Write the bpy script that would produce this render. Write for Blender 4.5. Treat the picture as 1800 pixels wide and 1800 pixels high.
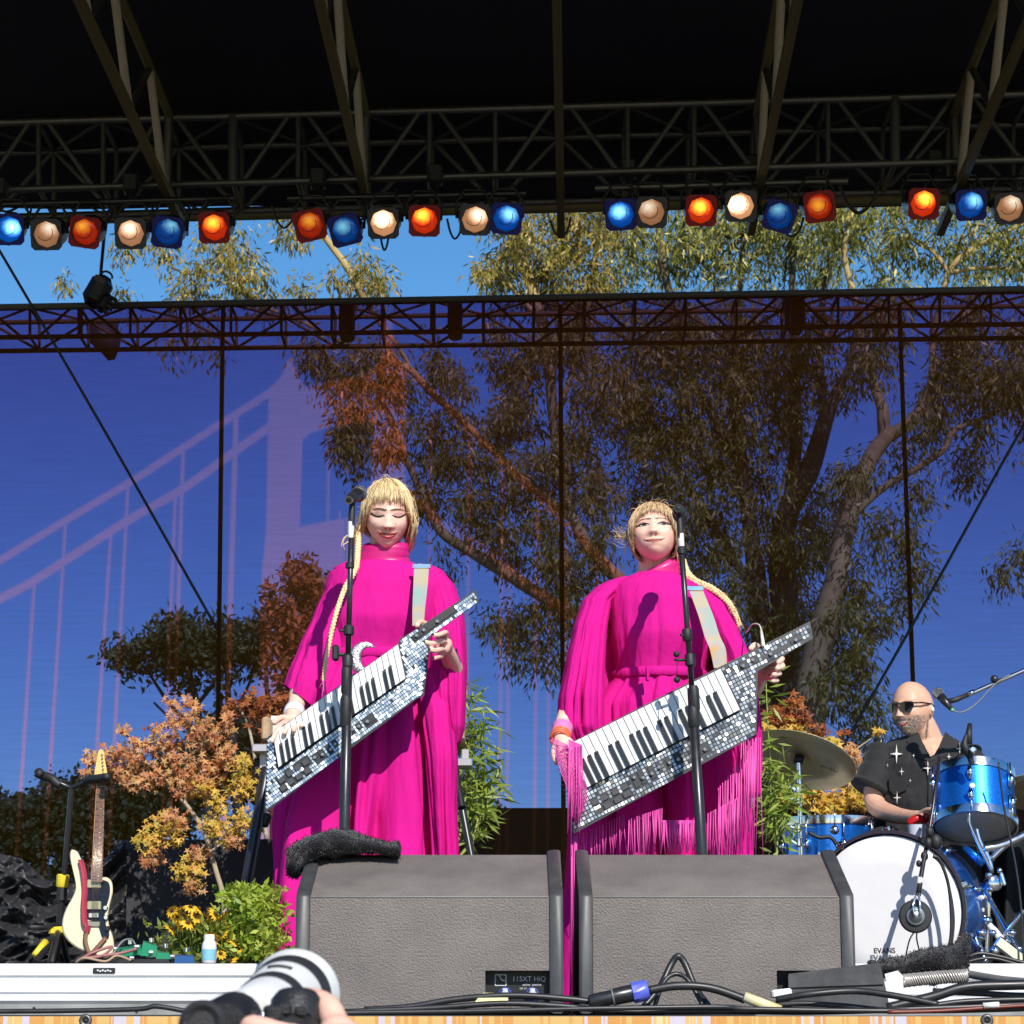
import bpy, math, random
from mathutils import Vector, Matrix, Euler, noise
R = math.radians
random.seed(7)
sc = bpy.context.scene
for o in list(bpy.data.objects):
    bpy.data.objects.remove(o)
COL = sc.collection

# ---------------------------------------------------------------- camera
F = 4300.0                      # focal length in pixels of the 1800 px photograph
PITCH = math.atan(900.0 / F)
ZC = -0.02                      # the eye is just below the stage floor (z = 0)
cd = bpy.data.cameras.new('camera')
cd.sensor_width = 36.0
cd.lens = F / 1800.0 * 36.0
cd.clip_start = 0.1
cd.clip_end = 3000.0
cd.dof.use_dof = True
cd.dof.focus_distance = 8.0
cd.dof.aperture_fstop = 22.0
cam = bpy.data.objects.new('camera', cd)
COL.objects.link(cam)
cam.location = (0, 0, ZC)
cam.rotation_euler = (R(90) + PITCH, 0, 0)
sc.camera = cam

# ---------------------------------------------------------------- daylight
SUN_ELEV, SUN_AZ = R(38), R(17)     # sun behind the photographer, a little to the right
w = bpy.data.worlds.new('World')
sc.world = w
w.use_nodes = True
wn = w.node_tree
bg = wn.nodes['Background']
sky = wn.nodes.new('ShaderNodeTexSky')
sky.sky_type = 'NISHITA'
sky.sun_disc = False
sky.sun_elevation = SUN_ELEV
sky.sun_rotation = R(180) - SUN_AZ
sky.air_density = 1.0
sky.dust_density = 0.2
sky.ozone_density = 3.0
hs = wn.nodes.new('ShaderNodeHueSaturation')
hs.inputs['Saturation'].default_value = 1.30
wn.links.new(sky.outputs[0], hs.inputs['Color'])
wn.links.new(hs.outputs[0], bg.inputs[0])
bg.inputs[1].default_value = 0.14
sd = bpy.data.lights.new('sun', 'SUN')
sd.energy = 5.0
sd.angle = R(0.53)
sd.color = (1.0, 0.95, 0.87)
sun = bpy.data.objects.new('sun', sd)
COL.objects.link(sun)
sdir = Vector((-math.sin(SUN_AZ) * math.cos(SUN_ELEV), math.cos(SUN_AZ) * math.cos(SUN_ELEV), -math.sin(SUN_ELEV)))
sun.rotation_euler = sdir.to_track_quat('-Z', 'Y').to_euler()
sun.location = (3, -10, 12)
sc.view_settings.view_transform = 'Standard'
sc.view_settings.look = 'None'
sc.view_settings.exposure = 0.0
sc.view_settings.gamma = 1.0
sc.view_settings.use_curve_mapping = False
sc.cycles.max_bounces = 8
sc.cycles.transparent_max_bounces = 16
sc.cycles.caustics_reflective = False
sc.cycles.caustics_refractive = False

# ---------------------------------------------------------------- measuring
CP, SP = math.cos(PITCH), math.sin(PITCH)
def P(x, y, Y):
    """the point at distance Y from the camera that the photograph shows at pixel x, y"""
    u, v = (x - 900.0) / F, (900.0 - y) / F
    d = Vector((u, CP - v * SP, SP + v * CP))
    return d * (Y / d.y) + Vector((0, 0, ZC))
def S(n, Y):
    """length in metres of n pixels at distance Y"""
    return n * Y / F * 1.01

# ---------------------------------------------------------------- materials
MATS = {}
def mat(name, col, rough=0.6, metal=0.0, var=0.0, scale=20.0, bump=0.0, bscale=60.0, spec=0.5, sheen=0.0,
        emit=None, estr=0.0, coat=0.0, island=0.0, trans=0.0, col2=None, bz=1.0, bdist=.01):
    if name in MATS:
        return MATS[name]
    m = bpy.data.materials.new(name)
    m.use_nodes = True
    nt = m.node_tree
    b = nt.nodes['Principled BSDF']
    b.inputs['Base Color'].default_value = (*col, 1)
    b.inputs['Roughness'].default_value = rough
    b.inputs['Metallic'].default_value = metal
    b.inputs['Specular IOR Level'].default_value = spec
    b.inputs['Sheen Weight'].default_value = sheen
    b.inputs['Coat Weight'].default_value = coat
    if trans:
        b.inputs['Transmission Weight'].default_value = trans
    if emit:
        b.inputs['Emission Color'].default_value = (*emit, 1)
        b.inputs['Emission Strength'].default_value = estr
    tc = nt.nodes.new('ShaderNodeTexCoord')
    src = None
    if var or col2:
        n = nt.nodes.new('ShaderNodeTexNoise')
        n.inputs['Scale'].default_value = scale
        n.inputs['Detail'].default_value = 6
        n.inputs['Roughness'].default_value = 0.65
        nt.links.new(tc.outputs['Object'], n.inputs['Vector'])
        r = nt.nodes.new('ShaderNodeValToRGB')
        c2 = col2 or tuple(min(1, c * (1 + var)) for c in col)
        c1 = col if col2 else tuple(c * (1 - var) for c in col)
        r.color_ramp.elements[0].position = 0.3
        r.color_ramp.elements[1].position = 0.7
        r.color_ramp.elements[0].color = (*c1, 1)
        r.color_ramp.elements[1].color = (*c2, 1)
        nt.links.new(n.outputs['Fac'], r.inputs[0])
        src = r.outputs[0]
        rr = nt.nodes.new('ShaderNodeMath')
        rr.operation = 'MULTIPLY_ADD'
        rr.inputs[1].default_value = 0.25
        rr.inputs[2].default_value = max(0.02, rough - 0.12)
        nt.links.new(n.outputs['Fac'], rr.inputs[0])
        nt.links.new(rr.outputs[0], b.inputs['Roughness'])
    if island:
        g = nt.nodes.new('ShaderNodeNewGeometry')
        h = nt.nodes.new('ShaderNodeHueSaturation')
        mr = nt.nodes.new('ShaderNodeMapRange')
        mr.inputs[3].default_value = 1 - island
        mr.inputs[4].default_value = 1 + island
        nt.links.new(g.outputs['Random Per Island'], mr.inputs[0])
        nt.links.new(mr.outputs[0], h.inputs['Value'])
        if src:
            nt.links.new(src, h.inputs['Color'])
        else:
            h.inputs['Color'].default_value = (*col, 1)
        src = h.outputs[0]
    if src:
        nt.links.new(src, b.inputs['Base Color'])
    if bump:
        n = nt.nodes.new('ShaderNodeTexNoise')
        n.inputs['Scale'].default_value = bscale
        n.inputs['Detail'].default_value = 4
        mpg = nt.nodes.new('ShaderNodeMapping')
        mpg.inputs['Scale'].default_value = (1, 1, bz)
        nt.links.new(tc.outputs['Object'], mpg.inputs[0])
        nt.links.new(mpg.outputs[0], n.inputs['Vector'])
        bp = nt.nodes.new('ShaderNodeBump')
        bp.inputs['Strength'].default_value = bump
        bp.inputs['Distance'].default_value = bdist
        nt.links.new(n.outputs['Fac'], bp.inputs['Height'])
        nt.links.new(bp.outputs[0], b.inputs['Normal'])
    MATS[name] = m
    return m

def leaf_mat(name, cols, rough=0.5, transl=0.3, spec=0.4):
    """each leaf its own tone between the given colours, a little light coming through"""
    if name in MATS:
        return MATS[name]
    m = bpy.data.materials.new(name)
    m.use_nodes = True
    nt = m.node_tree
    b = nt.nodes['Principled BSDF']
    b.inputs['Roughness'].default_value = rough
    b.inputs['Specular IOR Level'].default_value = spec
    g = nt.nodes.new('ShaderNodeNewGeometry')
    r = nt.nodes.new('ShaderNodeValToRGB')
    r.color_ramp.elements[0].color = (*cols[0], 1)
    r.color_ramp.elements[1].color = (*cols[-1], 1)
    for i, c in enumerate(cols[1:-1]):
        e = r.color_ramp.elements.new((i + 1) / (len(cols) - 1))
        e.color = (*c, 1)
    nt.links.new(g.outputs['Random Per Island'], r.inputs[0])
    nt.links.new(r.outputs[0], b.inputs['Base Color'])
    t = nt.nodes.new('ShaderNodeBsdfTranslucent')
    nt.links.new(r.outputs[0], t.inputs[0])
    mx = nt.nodes.new('ShaderNodeMixShader')
    mx.inputs[0].default_value = transl
    nt.links.new(b.outputs[0], mx.inputs[1])
    nt.links.new(t.outputs[0], mx.inputs[2])
    nt.links.new(mx.outputs[0], nt.nodes['Material Output'].inputs[0])
    MATS[name] = m
    return m

# ---------------------------------------------------------------- mesh building
def frame_of(d, ref=None):
    d = d.normalized()
    ref = ref or (Vector((0, 0, 1)) if abs(d.z) < 0.95 else Vector((0, 1, 0)))
    a = d.cross(ref).normalized()
    return a, a.cross(d).normalized()

class MB:
    def __init__(s):
        s.v, s.f = [], []
    def quad(s, *p):
        n = len(s.v)
        s.v += [Vector(q) for q in p]
        s.f.append(tuple(range(n, n + len(p))))
        return s
    def rings(s, rings, closed=True, cap=True):
        n0 = len(s.v)
        k = len(rings[0])
        for r in rings:
            s.v += [Vector(q) for q in r]
        for i in range(len(rings) - 1):
            for j in range(k if closed else k - 1):
                a, b = n0 + i * k + j, n0 + i * k + (j + 1) % k
                s.f.append((a, b, b + k, a + k))
        if cap and closed:
            s.f.append(tuple(reversed(range(n0, n0 + k))))
            s.f.append(tuple(range(n0 + (len(rings) - 1) * k, n0 + len(rings) * k)))
        return s
    def tube(s, pts, rad, n=8, flat=1.0, ref=None):
        pts = [Vector(p) for p in pts]
        rad = rad if isinstance(rad, (list, tuple)) else [rad] * len(pts)
        rr = []
        prev = ref
        for i, p in enumerate(pts):
            d = pts[min(i + 1, len(pts) - 1)] - pts[max(i - 1, 0)]
            if d.length < 1e-9:
                d = Vector((0, 0, 1))
            a, b = frame_of(d, prev if prev is not None and abs(d.normalized().dot(prev.normalized())) < 0.98 else None)
            prev = b
            rr.append([p + a * (math.cos(t) * rad[i]) + b * (math.sin(t) * rad[i] * flat)
                       for t in (2 * math.pi * k / n for k in range(n))])
        return s.rings(rr)
    def box(s, c, size, rot=None, bev=0.0):
        c = Vector(c)
        x, y, z = size[0] / 2, size[1] / 2, size[2] / 2
        M = (rot if isinstance(rot, Matrix) else Euler(rot).to_matrix()) if rot is not None else Matrix.Identity(3)
        if bev <= 0:
            q = [(-x, -y, -z), (x, -y, -z), (x, y, -z), (-x, y, -z)]
            s.rings([[c + M @ Vector(p) for p in q], [c + M @ Vector((p[0], p[1], z)) for p in q]])
            return s
        b = min(bev, x * .9, y * .9, z * .9)
        def ring(ix, zz):
            X, Y = x - ix, y - ix
            q = [(-X + b, -Y), (X - b, -Y), (X, -Y + b), (X, Y - b), (X - b, Y), (-X + b, Y), (-X, Y - b), (-X, -Y + b)]
            return [c + M @ Vector((p[0], p[1], zz)) for p in q]
        s.rings([ring(b * .9, -z), ring(0, -z + b), ring(0, z - b), ring(b * .9, z)])
        return s
    def lathe(s, prof, o=(0, 0, 0), axis=(0, 0, 1), n=24, cap=True):
        o, ax = Vector(o), Vector(axis).normalized()
        a, b = frame_of(ax)
        s.rings([[o + ax * z + (a * math.cos(t) + b * math.sin(t)) * r for t in (2 * math.pi * k / n for k in range(n))]
                 for r, z in prof], cap=cap)
        return s
    def ball(s, c, r, n=12, m=8, M=None):
        c = Vector(c)
        r = r if isinstance(r, (tuple, list)) else (r, r, r)
        M = M or Matrix.Identity(3)
        rr = []
        for i in range(m + 1):
            ph = math.pi * (i / m) * 0.996 + 0.006
            rr.append([c + M @ Vector((r[0] * math.sin(ph) * math.cos(t), r[1] * math.sin(ph) * math.sin(t), -r[2] * math.cos(ph)))
                       for t in (2 * math.pi * k / n for k in range(n))])
        return s.rings(rr)
    def prism(s, poly, off):
        off = Vector(off)
        return s.rings([[Vector(p) for p in poly], [Vector(p) + off for p in poly]])
    def grid(s, fn, nu, nv):
        n0 = len(s.v)
        for i in range(nu + 1):
            for j in range(nv + 1):
                s.v.append(Vector(fn(i / nu, j / nv)))
        for i in range(nu):
            for j in range(nv):
                a = n0 + i * (nv + 1) + j
                s.f.append((a, a + 1, a + nv + 2, a + nv + 1))
        return s

def base_of(parent):
    o, p = Vector((0, 0, 0)), parent
    while p is not None:
        o += p.location
        p = p.parent
    return o
def obj(name, mb, m, parent=None, smooth=True, kind=None, label=None, origin=None):
    """one mesh object from world-space geometry; a child's origin is its thing's base"""
    o0 = base_of(parent) if parent is not None else Vector(origin or (0, 0, 0))
    me = bpy.data.meshes.new(name)
    me.from_pydata([tuple(v - o0) for v in mb.v], [], mb.f)
    me.polygons.foreach_set('use_smooth', [bool(smooth)] * len(me.polygons))
    if smooth == 'auto':
        me.polygons.foreach_set('use_smooth', [True] * len(me.polygons))
        me.set_sharp_from_angle(angle=R(38))
    for mm in (m if isinstance(m, (list, tuple)) else [m]):
        me.materials.append(mm)
    me.update()
    o = bpy.data.objects.new(name, me)
    COL.objects.link(o)
    if parent is not None:
        o.parent = parent
    else:
        o.location = o0
    if kind:
        o['kind'] = kind
    if label:
        o['label'] = label
    return o
def thing(name, label, cat, loc=(0, 0, 0), group=None):
    o = bpy.data.objects.new(name, None)
    COL.objects.link(o)
    o.location = loc
    o.empty_display_size = 0.1
    o['label'], o['category'] = label, cat
    if group:
        o['group'] = group
    return o
def tag(o, label, cat, group=None):
    o['label'], o['category'] = label, cat
    if group:
        o['group'] = group
    return o
_unit = {}
def bar(name, p0, p1, r, m, parent, n=10, square=False):
    """a straight member: shares one unit mesh with all the others of its material"""
    key = (m.name, n, square)
    if key not in _unit:
        mb = MB()
        mb.rings([[(math.cos(t), math.sin(t), z) for t in (2 * math.pi * (k + .5) / n for k in range(n))] for z in (0, 1)])
        me = bpy.data.meshes.new(name)
        me.from_pydata([tuple(v) for v in mb.v], [], mb.f)
        if n > 4:
            me.polygons.foreach_set('use_smooth', [len(p.vertices) == 4 for p in me.polygons])
        me.materials.append(m)
        _unit[key] = me
    o = bpy.data.objects.new(name, _unit[key])
    COL.objects.link(o)
    p0, p1 = Vector(p0), Vector(p1)
    d = p1 - p0
    o.parent = parent
    q = d.to_track_quat('Z', 'Y')
    o.matrix_local = Matrix.LocRotScale(p0 - base_of(parent), q, (r, r, d.length))
    return o
def place(src, name, parent, M, o=None):
    c = bpy.data.objects.new(name, src)
    COL.objects.link(c)
    c.parent = parent
    c.matrix_local = M
    return c
def text(name, body, size, loc, rot, m, parent, ext=0.0006, align='CENTER', bold=0.0, sx=1.0):
    c = bpy.data.curves.new(name, 'FONT')
    c.body, c.size, c.extrude, c.align_x, c.align_y = body, size, ext, align, 'CENTER'
    c.offset = bold
    c.materials.append(m)
    tmp = bpy.data.objects.new(name, c)
    COL.objects.link(tmp)
    me = bpy.data.meshes.new_from_object(tmp.evaluated_get(bpy.context.evaluated_depsgraph_get()))
    bpy.data.objects.remove(tmp)
    o = bpy.data.objects.new(name, me)
    COL.objects.link(o)
    o.parent = parent
    o.location = Vector(loc) - base_of(parent)
    o.rotation_euler = rot
    o.scale = (sx, 1, 1)
    return o
def spline(pts, k=6):
    """Catmull-Rom through the points"""
    pts = [Vector(p) for p in pts]
    out = []
    for i in range(len(pts) - 1):
        a, b, c, d = pts[max(i - 1, 0)], pts[i], pts[i + 1], pts[min(i + 2, len(pts) - 1)]
        for j in range(k):
            t = j / k
            out.append(.5 * ((2 * b) + (c - a) * t + (2 * a - 5 * b + 4 * c - d) * t * t + (3 * b - a - 3 * c + d) * t ** 3))
    out.append(pts[-1])
    return out
def lerp(a, b, t):
    return a + (b - a) * t
def interp(tab, x):
    if x <= tab[0][0]:
        return tab[0][1:]
    for a, b in zip(tab, tab[1:]):
        if x <= b[0]:
            t = (x - a[0]) / (b[0] - a[0])
            t = t * t * (3 - 2 * t) * .35 + t * .65
            return tuple(lerp(p, q, t) for p, q in zip(a[1:], b[1:]))
    return tab[-1][1:]

# common materials
BLACK = mat('black_rubber', (0.018, 0.018, 0.02), .55, var=.3, scale=30)
BLACKM = mat('black_enamel', (0.02, 0.02, 0.023), .32, var=.25, scale=40, spec=.6)
CHROME = mat('chrome', (0.75, 0.76, 0.8), .12, 1.0, var=.08, scale=30)
STEEL = mat('dull_aluminium', (0.15, 0.148, 0.14), .42, .75, var=.18, scale=9, bump=.05)
OLIVE = mat('weathered_steel', (0.17, 0.145, 0.06), .55, .25, var=.25, scale=7, bump=.06)
WHITE = mat('white_laminate', (0.80, 0.80, 0.80), .38, var=.04, scale=8)
GREYTAPE = mat('white_tape', (0.78, 0.77, 0.74), .6, var=.05)
# ================================================================ setting
def struct(name, mb, m, smooth=False):
    return obj(name, mb, m, None, smooth, kind='structure')
gm = mat('park_ground', (0.09, 0.085, 0.04), .95, var=.45, scale=.6, bump=.3, bscale=5)
struct('ground', MB().grid(lambda u, v: (lerp(-900, 900, u), lerp(-30, 2000, v), -1.6), 6, 6), gm)
deck = mat('stage_deck', (0.075, 0.072, 0.072), .7, var=.35, scale=5, bump=.1, bscale=30)
fl = MB()
fl.box((0, 12.02, -0.06), (15, 12, 0.12))
struct('stage_floor', fl, deck)
# planks of deck carried on a dark substructure
sub = MB()
sub.box((0, 12.1, -.87), (14.8, 11.7, 1.46))
struct('stage_base', sub, mat('stage_skirt_black', (.012, .012, .013), .9))

# striped cloth along the front of the stage
def plaid():
    m = mat('striped_orange_cloth', (0.9, .5, .2), .85, bump=.15, bscale=300)
    nt = m.node_tree
    b = nt.nodes['Principled BSDF']
    tc = nt.nodes.new('ShaderNodeTexCoord')
    sx = nt.nodes.new('ShaderNodeSeparateXYZ')
    nt.links.new(tc.outputs['Object'], sx.inputs[0])
    cb = nt.nodes.new('ShaderNodeCombineXYZ')
    nt.links.new(sx.outputs[0], cb.inputs[0])
    n = nt.nodes.new('ShaderNodeTexNoise')
    n.inputs['Scale'].default_value = 4
    n.inputs['Detail'].default_value = 5
    n.inputs['Roughness'].default_value = .7
    nt.links.new(cb.outputs[0], n.inputs['Vector'])
    r = nt.nodes.new('ShaderNodeValToRGB')
    r.color_ramp.interpolation = 'CONSTANT'
    e = r.color_ramp.elements
    e[0].position = 0
    e[0].color = (.30, .2, .22, 1)
    e[1].position = .36
    e[1].color = (.5,.46,.54,1)
    for p, c in ((.41, (.62,.33,.10,1)), (.45, (.66,.42,.15,1)), (.49, (.62,.30,.08,1)), (.53, (.58,.52,.6,1)), (.56, (.68,.44,.17,1)),
                 (.60, (.66,.58,.3,1)), (.64, (.5,.44,.54,1))):
        q = e.new(p)
        q.color = c
    nt.links.new(n.outputs['Fac'], r.inputs[0])
    nt.links.new(r.outputs[0], b.inputs['Base Color'])
    return m
def cloth(u, v):
    x = lerp(-3.2, 3.2, u)
    return (x, 5.985 - .012 * math.sin(x * 21) * v - .006 * math.sin(x * 47 + 1) * v - .03 * v, -0.002 - v * 1.2)
sk = obj('stage_skirt', MB().grid(cloth, 260, 6), plaid(), None, True)
tag(sk, 'orange, yellow and lavender striped cloth hung along the front edge of the stage', 'cloth')
for i, x in enumerate((150, 1735)):
    b_ = thing('cloth_eyelet', ('round metal eyelet in the striped cloth below the guitar' if i == 0 else 'round metal eyelet in the striped cloth below the drums'), 'eyelet', P(x, 1794, 5.945), group='eyelets')
    c = P(x, 1794, 5.945)
    ri = MB()
    ri.rings([[c + Vector((math.cos(t) * r, y, math.sin(t) * r)) for t in (k * math.pi / 8 for k in range(16))] for r, y in ((.006, 0), (.009, -.004), (.014, -.003), (.016, .002))], cap=False)
    obj('ring', ri, STEEL, b_)
    obj('hole', MB().lathe([(.0062, 0), (.0062, .002)], c + Vector((0, .001, 0)), (0, 1, 0), 12), BLACK, b_)

# ---------------------------------------------------------------- roof
tarp = mat('roof_tarp', (0.004, 0.004, 0.018), .85, var=.3, scale=3)
def roofz(Y):
    return interp([(3.0, 6.9), (7.0, 6.42), (15.3, 5.90), (16.4, 5.52)], Y)[0]
rt = thing('stage_roof', 'dark navy tarpaulin roof stretched above the stage', 'roof', (0, 16, 5.5))
ro = MB()
def roof_top(u, v):
    Y = lerp(6.0, 16.35, u)
    x = lerp(-7.5, 7.5, v)
    return (x, Y, roofz(Y) + .05 + .03 * math.sin(x * 2.6) * math.sin(u * 9))
ro.grid(roof_top, 40, 50)
obj('tarp', ro, tarp, rt)
a0, a1 = P(-100, 389, 16.5), P(1900, 342, 16.0)
d_ = (a1 - a0)
bar('rear_purlin', a0 - d_, a1 + d_, .045, OLIVE, rt)
fl_ = MB()
fl_.box((0, 5.98, 6.62), (15, .06, .5))
obj('front_valance', fl_, tarp, rt)
for sx_ in (-1, 1):
    fs = MB().box((7.55 * sx_, 11.2, 6.2), (.06, 10.4, .9))
    obj('side_valance', fs, tarp, rt)

# rafters running from the front of the roof to the lighting truss
PALE = mat('lit_steel_tone', (0.50, 0.42, 0.36), .6, .1, var=.2, scale=8)  # paler, pinker steel colour stands for light caught by the braces
def rafter(px, label):
    b0 = P(px, 338, 15.0)
    vp = P(1015, 1930, 15.0)
    dr = (Vector((0, 0, ZC)) - vp).normalized()        # direction towards the viewer, parallel to the stage
    dr = dr / abs(dr.y)
    t = thing('roof_rafter', label, 'truss', b0, 'rafters under the roof')
    up = Vector((0, 0, .53))
    far, near = b0 - dr * .75, b0 + dr * 8.6
    bar('bottom_chord', far, near, .036, OLIVE, t, 4)
    bar('top_chord', b0 + up, near + up, .03, OLIVE, t, 10)
    bar('end_post', b0, b0 + up, .03, STEEL, t)
    k = 0
    s = .12
    while s < 8.0:
        bar('brace', b0 + dr * s, b0 + dr * (s + .62) + up, .026, PALE, t)
        bar('strut', b0 + dr * (s + 1.24), b0 + dr * (s + .62) + up, .022, STEEL, t)
        s += 1.24
    return t
rafter(293, 'leftmost steel roof rafter, reaching the truss above the left lamp bar')
rafter(641, 'steel roof rafter reaching the truss above the middle lamp bar')
rafter(1334, 'steel roof rafter reaching the truss beside the dark blue lamp of the third bar')
rafter(1682, 'steel roof rafter reaching the truss above the rightmost blue lamp')
cb_ = thing('roof_beam', 'single straight steel beam running from the picture top above the gap between lamp bars', 'beam', P(985, 340, 15))
c0 = P(985, 338, 15.0)
dr = (Vector((0, 0, ZC)) - P(1015, 1930, 15.0)).normalized()
dr = dr / abs(dr.y)
bar('beam_tube', c0 - dr * .8, c0 + dr * 8.6, .036, OLIVE, cb_, 4)

# box truss across the stage that carries the lamps
def box_truss(name, label, x0, x1, ytop, ybot, Y0, Y1, depth, bays, rc, rb, mc, mb_, split=(), chords=4, doubled=()):
    """front face spans pixels (x0,ytop[0])..(x1,ytop[1]); depth behind it"""
    A, B = P(x0, ytop[0], Y0), P(x1, ytop[1], Y1)
    C, D = P(x0, ybot[0], Y0), P(x1, ybot[1], Y1)
    t = thing(name, label, 'truss', C)
    bk = Vector((0, depth, 0))
    for p, q in ((A, B), (C, D)):
        bar('chord', p, q, rc, mc, t)
        bar('chord', p + bk, q + bk, rc, mc, t)
    for i in range(bays + 1):
        u = i / bays
        tp, bt = A.lerp(B, u), C.lerp(D, u)
        bar('post', tp, bt, rb * (1.9 if i in doubled else 1), mb_, t)
        bar('post', tp + bk, bt + bk, rb, mb_, t)
        bar('cross_tie', bt, bt + bk, rb, OLIVE if mc is not DARKST else mb_, t)
        bar('cross_tie', tp, tp + bk, rb, mb_, t)
        if i < bays:
            tp2, bt2 = A.lerp(B, (i + 1) / bays), C.lerp(D, (i + 1) / bays)
            g = .06 / (B - A).length * bays
            if i % 2 == 0:
                bar('diagonal', bt.lerp(bt2, g), tp2.lerp(tp, g), rb, mb_, t)
                bar('diagonal', bt + bk, tp2 + bk, rb, mb_, t)
                bar('diagonal', tp, tp2 + bk, rb * .9, mb_, t)
            else:
                bar('diagonal', tp.lerp(tp2, g), bt2.lerp(bt, g), rb, mb_, t)
                bar('diagonal', tp + bk, bt2 + bk, rb, mb_, t)
                bar('diagonal', tp2, tp + bk, rb * .9, mb_, t)
    return t
DARKST = mat('black_truss_steel', (0.10, 0.045, 0.010), .7, .0, var=.3)
GREYST = mat('grey_truss_tube', (0.085, 0.09, 0.095), .5, .5, var=.2, scale=10)
box_truss('lighting_truss', 'grey aluminium box truss spanning the roof above the row of lamps', -45, 2050, (217, 158), (335, 273), 15.25, 14.75, .55, 18, .026, .018, STEEL, GREYST, doubled=(4, 14))

# ---------------------------------------------------------------- printed scrim at the back of the stage
def scrim_mat(name, tint_top, tint_bot, surf_top, surf_bot, fac, back=0.0):
    m = bpy.data.materials.new(name)
    m.use_nodes = True
    nt = m.node_tree
    nt.nodes.remove(nt.nodes['Principled BSDF'])
    tr = nt.nodes.new('ShaderNodeBsdfTransparent')
    df = nt.nodes.new('ShaderNodeBsdfDiffuse')
    mx = nt.nodes.new('ShaderNodeMixShader')
    tc = nt.nodes.new('ShaderNodeTexCoord')
    sp = nt.nodes.new('ShaderNodeSeparateXYZ')
    nt.links.new(tc.outputs['Object'], sp.inputs[0])
    mr = nt.nodes.new('ShaderNodeMapRange')
    mr.inputs[1].default_value = 0.6
    mr.inputs[2].default_value = 5.0
    nt.links.new(sp.outputs[2], mr.inputs[0])
    mp = nt.nodes.new('ShaderNodeMapping')
    mp.inputs['Scale'].default_value = (1.2, 1, 22)
    nt.links.new(tc.outputs['Object'], mp.inputs[0])
    n = nt.nodes.new('ShaderNodeTexNoise')
    n.inputs['Scale'].default_value = 2.2
    n.inputs['Detail'].default_value = 6
    nt.links.new(mp.outputs[0], n.inputs['Vector'])
    at = nt.nodes.new('ShaderNodeAttribute')
    at.attribute_name = 'print'
    def two(c0, c1, c2, target, amt):
        a = nt.nodes.new('ShaderNodeMix')
        a.data_type = 'RGBA'
        a.inputs[6].default_value = (*c0, 1)
        a.inputs[7].default_value = (*c1, 1)
        nt.links.new(mr.outputs[0], a.inputs[0])
        h = nt.nodes.new('ShaderNodeHueSaturation')
        q = nt.nodes.new('ShaderNodeMapRange')
        q.inputs[1].default_value = .3
        q.inputs[2].default_value = .7
        q.inputs[3].default_value = 1 - amt
        q.inputs[4].default_value = 1 + amt
        nt.links.new(n.outputs['Fac'], q.inputs[0])
        nt.links.new(q.outputs[0], h.inputs['Value'])
        ink = nt.nodes.new('ShaderNodeMix')
        ink.data_type = 'RGBA'
        ink.inputs[7].default_value = (*c2, 1)
        nt.links.new(at.outputs['Fac'], ink.inputs[0])
        nt.links.new(a.outputs[2], ink.inputs[6])
        nt.links.new(ink.outputs[2], h.inputs['Color'])
        nt.links.new(h.outputs[0], target)
    two(tint_bot, tint_top, (.72, .27, .46), tr.inputs[0], .06)
    two(surf_bot, surf_top, (.62, .22, .04), df.inputs[0], .10)
    mx.inputs[0].default_value = fac
    tl = nt.nodes.new('ShaderNodeBsdfTranslucent')
    nt.links.new(df.inputs[0].links[0].from_socket, tl.inputs[0])
    m2 = nt.nodes.new('ShaderNodeMixShader')
    m2.inputs[0].default_value = back
    nt.links.new(df.outputs[0], m2.inputs[1])
    nt.links.new(tl.outputs[0], m2.inputs[2])
    nt.links.new(tr.outputs[0], mx.inputs[1])
    nt.links.new(m2.outputs[0], mx.inputs[2])
    nt.links.new(mx.outputs[0], nt.nodes['Material Output'].inputs[0])
    return m
YS = 16.6
SCRIM = scrim_mat('printed_mesh_scrim', (.23, .165, .425), (.20, .32, .64), (.36, .13, .0), (.24, .10, .0), .22)
sc_t = thing('printed_scrim', 'see-through blue and violet mesh backdrop printed with an orange suspension bridge', 'backdrop', (0, YS, 0))
def scz(x):                         # top edge, a little higher at the right
    return P(x, lerp(541, 509, x / 1800.0), YS).z
g0, g1 = P(-700, 541, YS).x, P(2500, 520, YS).x
import numpy as np
POLYS, LINES = [], []
def printed(name, px, m=None):
    POLYS.append(px)
def ribbon(name, pts, wpx, amt=1.0):
    LINES.append(([(p.x, p.y) for p in spline([Vector((x, y, 0)) for x, y in pts], 4)], wpx, amt))
printed('printed_tower', [(472, 688), (494, 662), (506, 632), (514, 632), (524, 664), (537, 681), (567, 672), (584, 669), (584, 749), (545, 762), (532, 774), (527, 926), (606, 911), (606, 1090), (606, 1500), (452, 1500), (457, 1060), (462, 985), (468, 930)])
printed('printed_tower', [(586, 669), (640, 662), (664, 640), (672, 618), (675, 560), (690, 560), (690, 616), (706, 642), (714, 668), (712, 900), (716, 1500), (608, 1500), (608, 911), (652, 900), (655, 740), (586, 749)])
for pts, wd in (([(-120, 1062), (0, 985), (115, 915), (225, 850), (325, 785), (395, 740), (474, 690), (500, 664)], 13),
                ([(-120, 1118), (0, 1052), (60, 1020), (225, 915), (320, 860), (410, 795), (472, 752)], 15),
                ([(712, 648), (760, 690), (830, 760), (885, 815), (940, 865), (1000, 925), (1060, 985), (1160, 1070), (1300, 1180)], 15),
                ([(712, 858), (780, 920), (870, 978), (960, 1050), (1080, 1130), (1240, 1230)], 15)):
    ribbon('printed_cable', pts, wd, .55 if pts[0][0] > 600 else 1.0)
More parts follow.
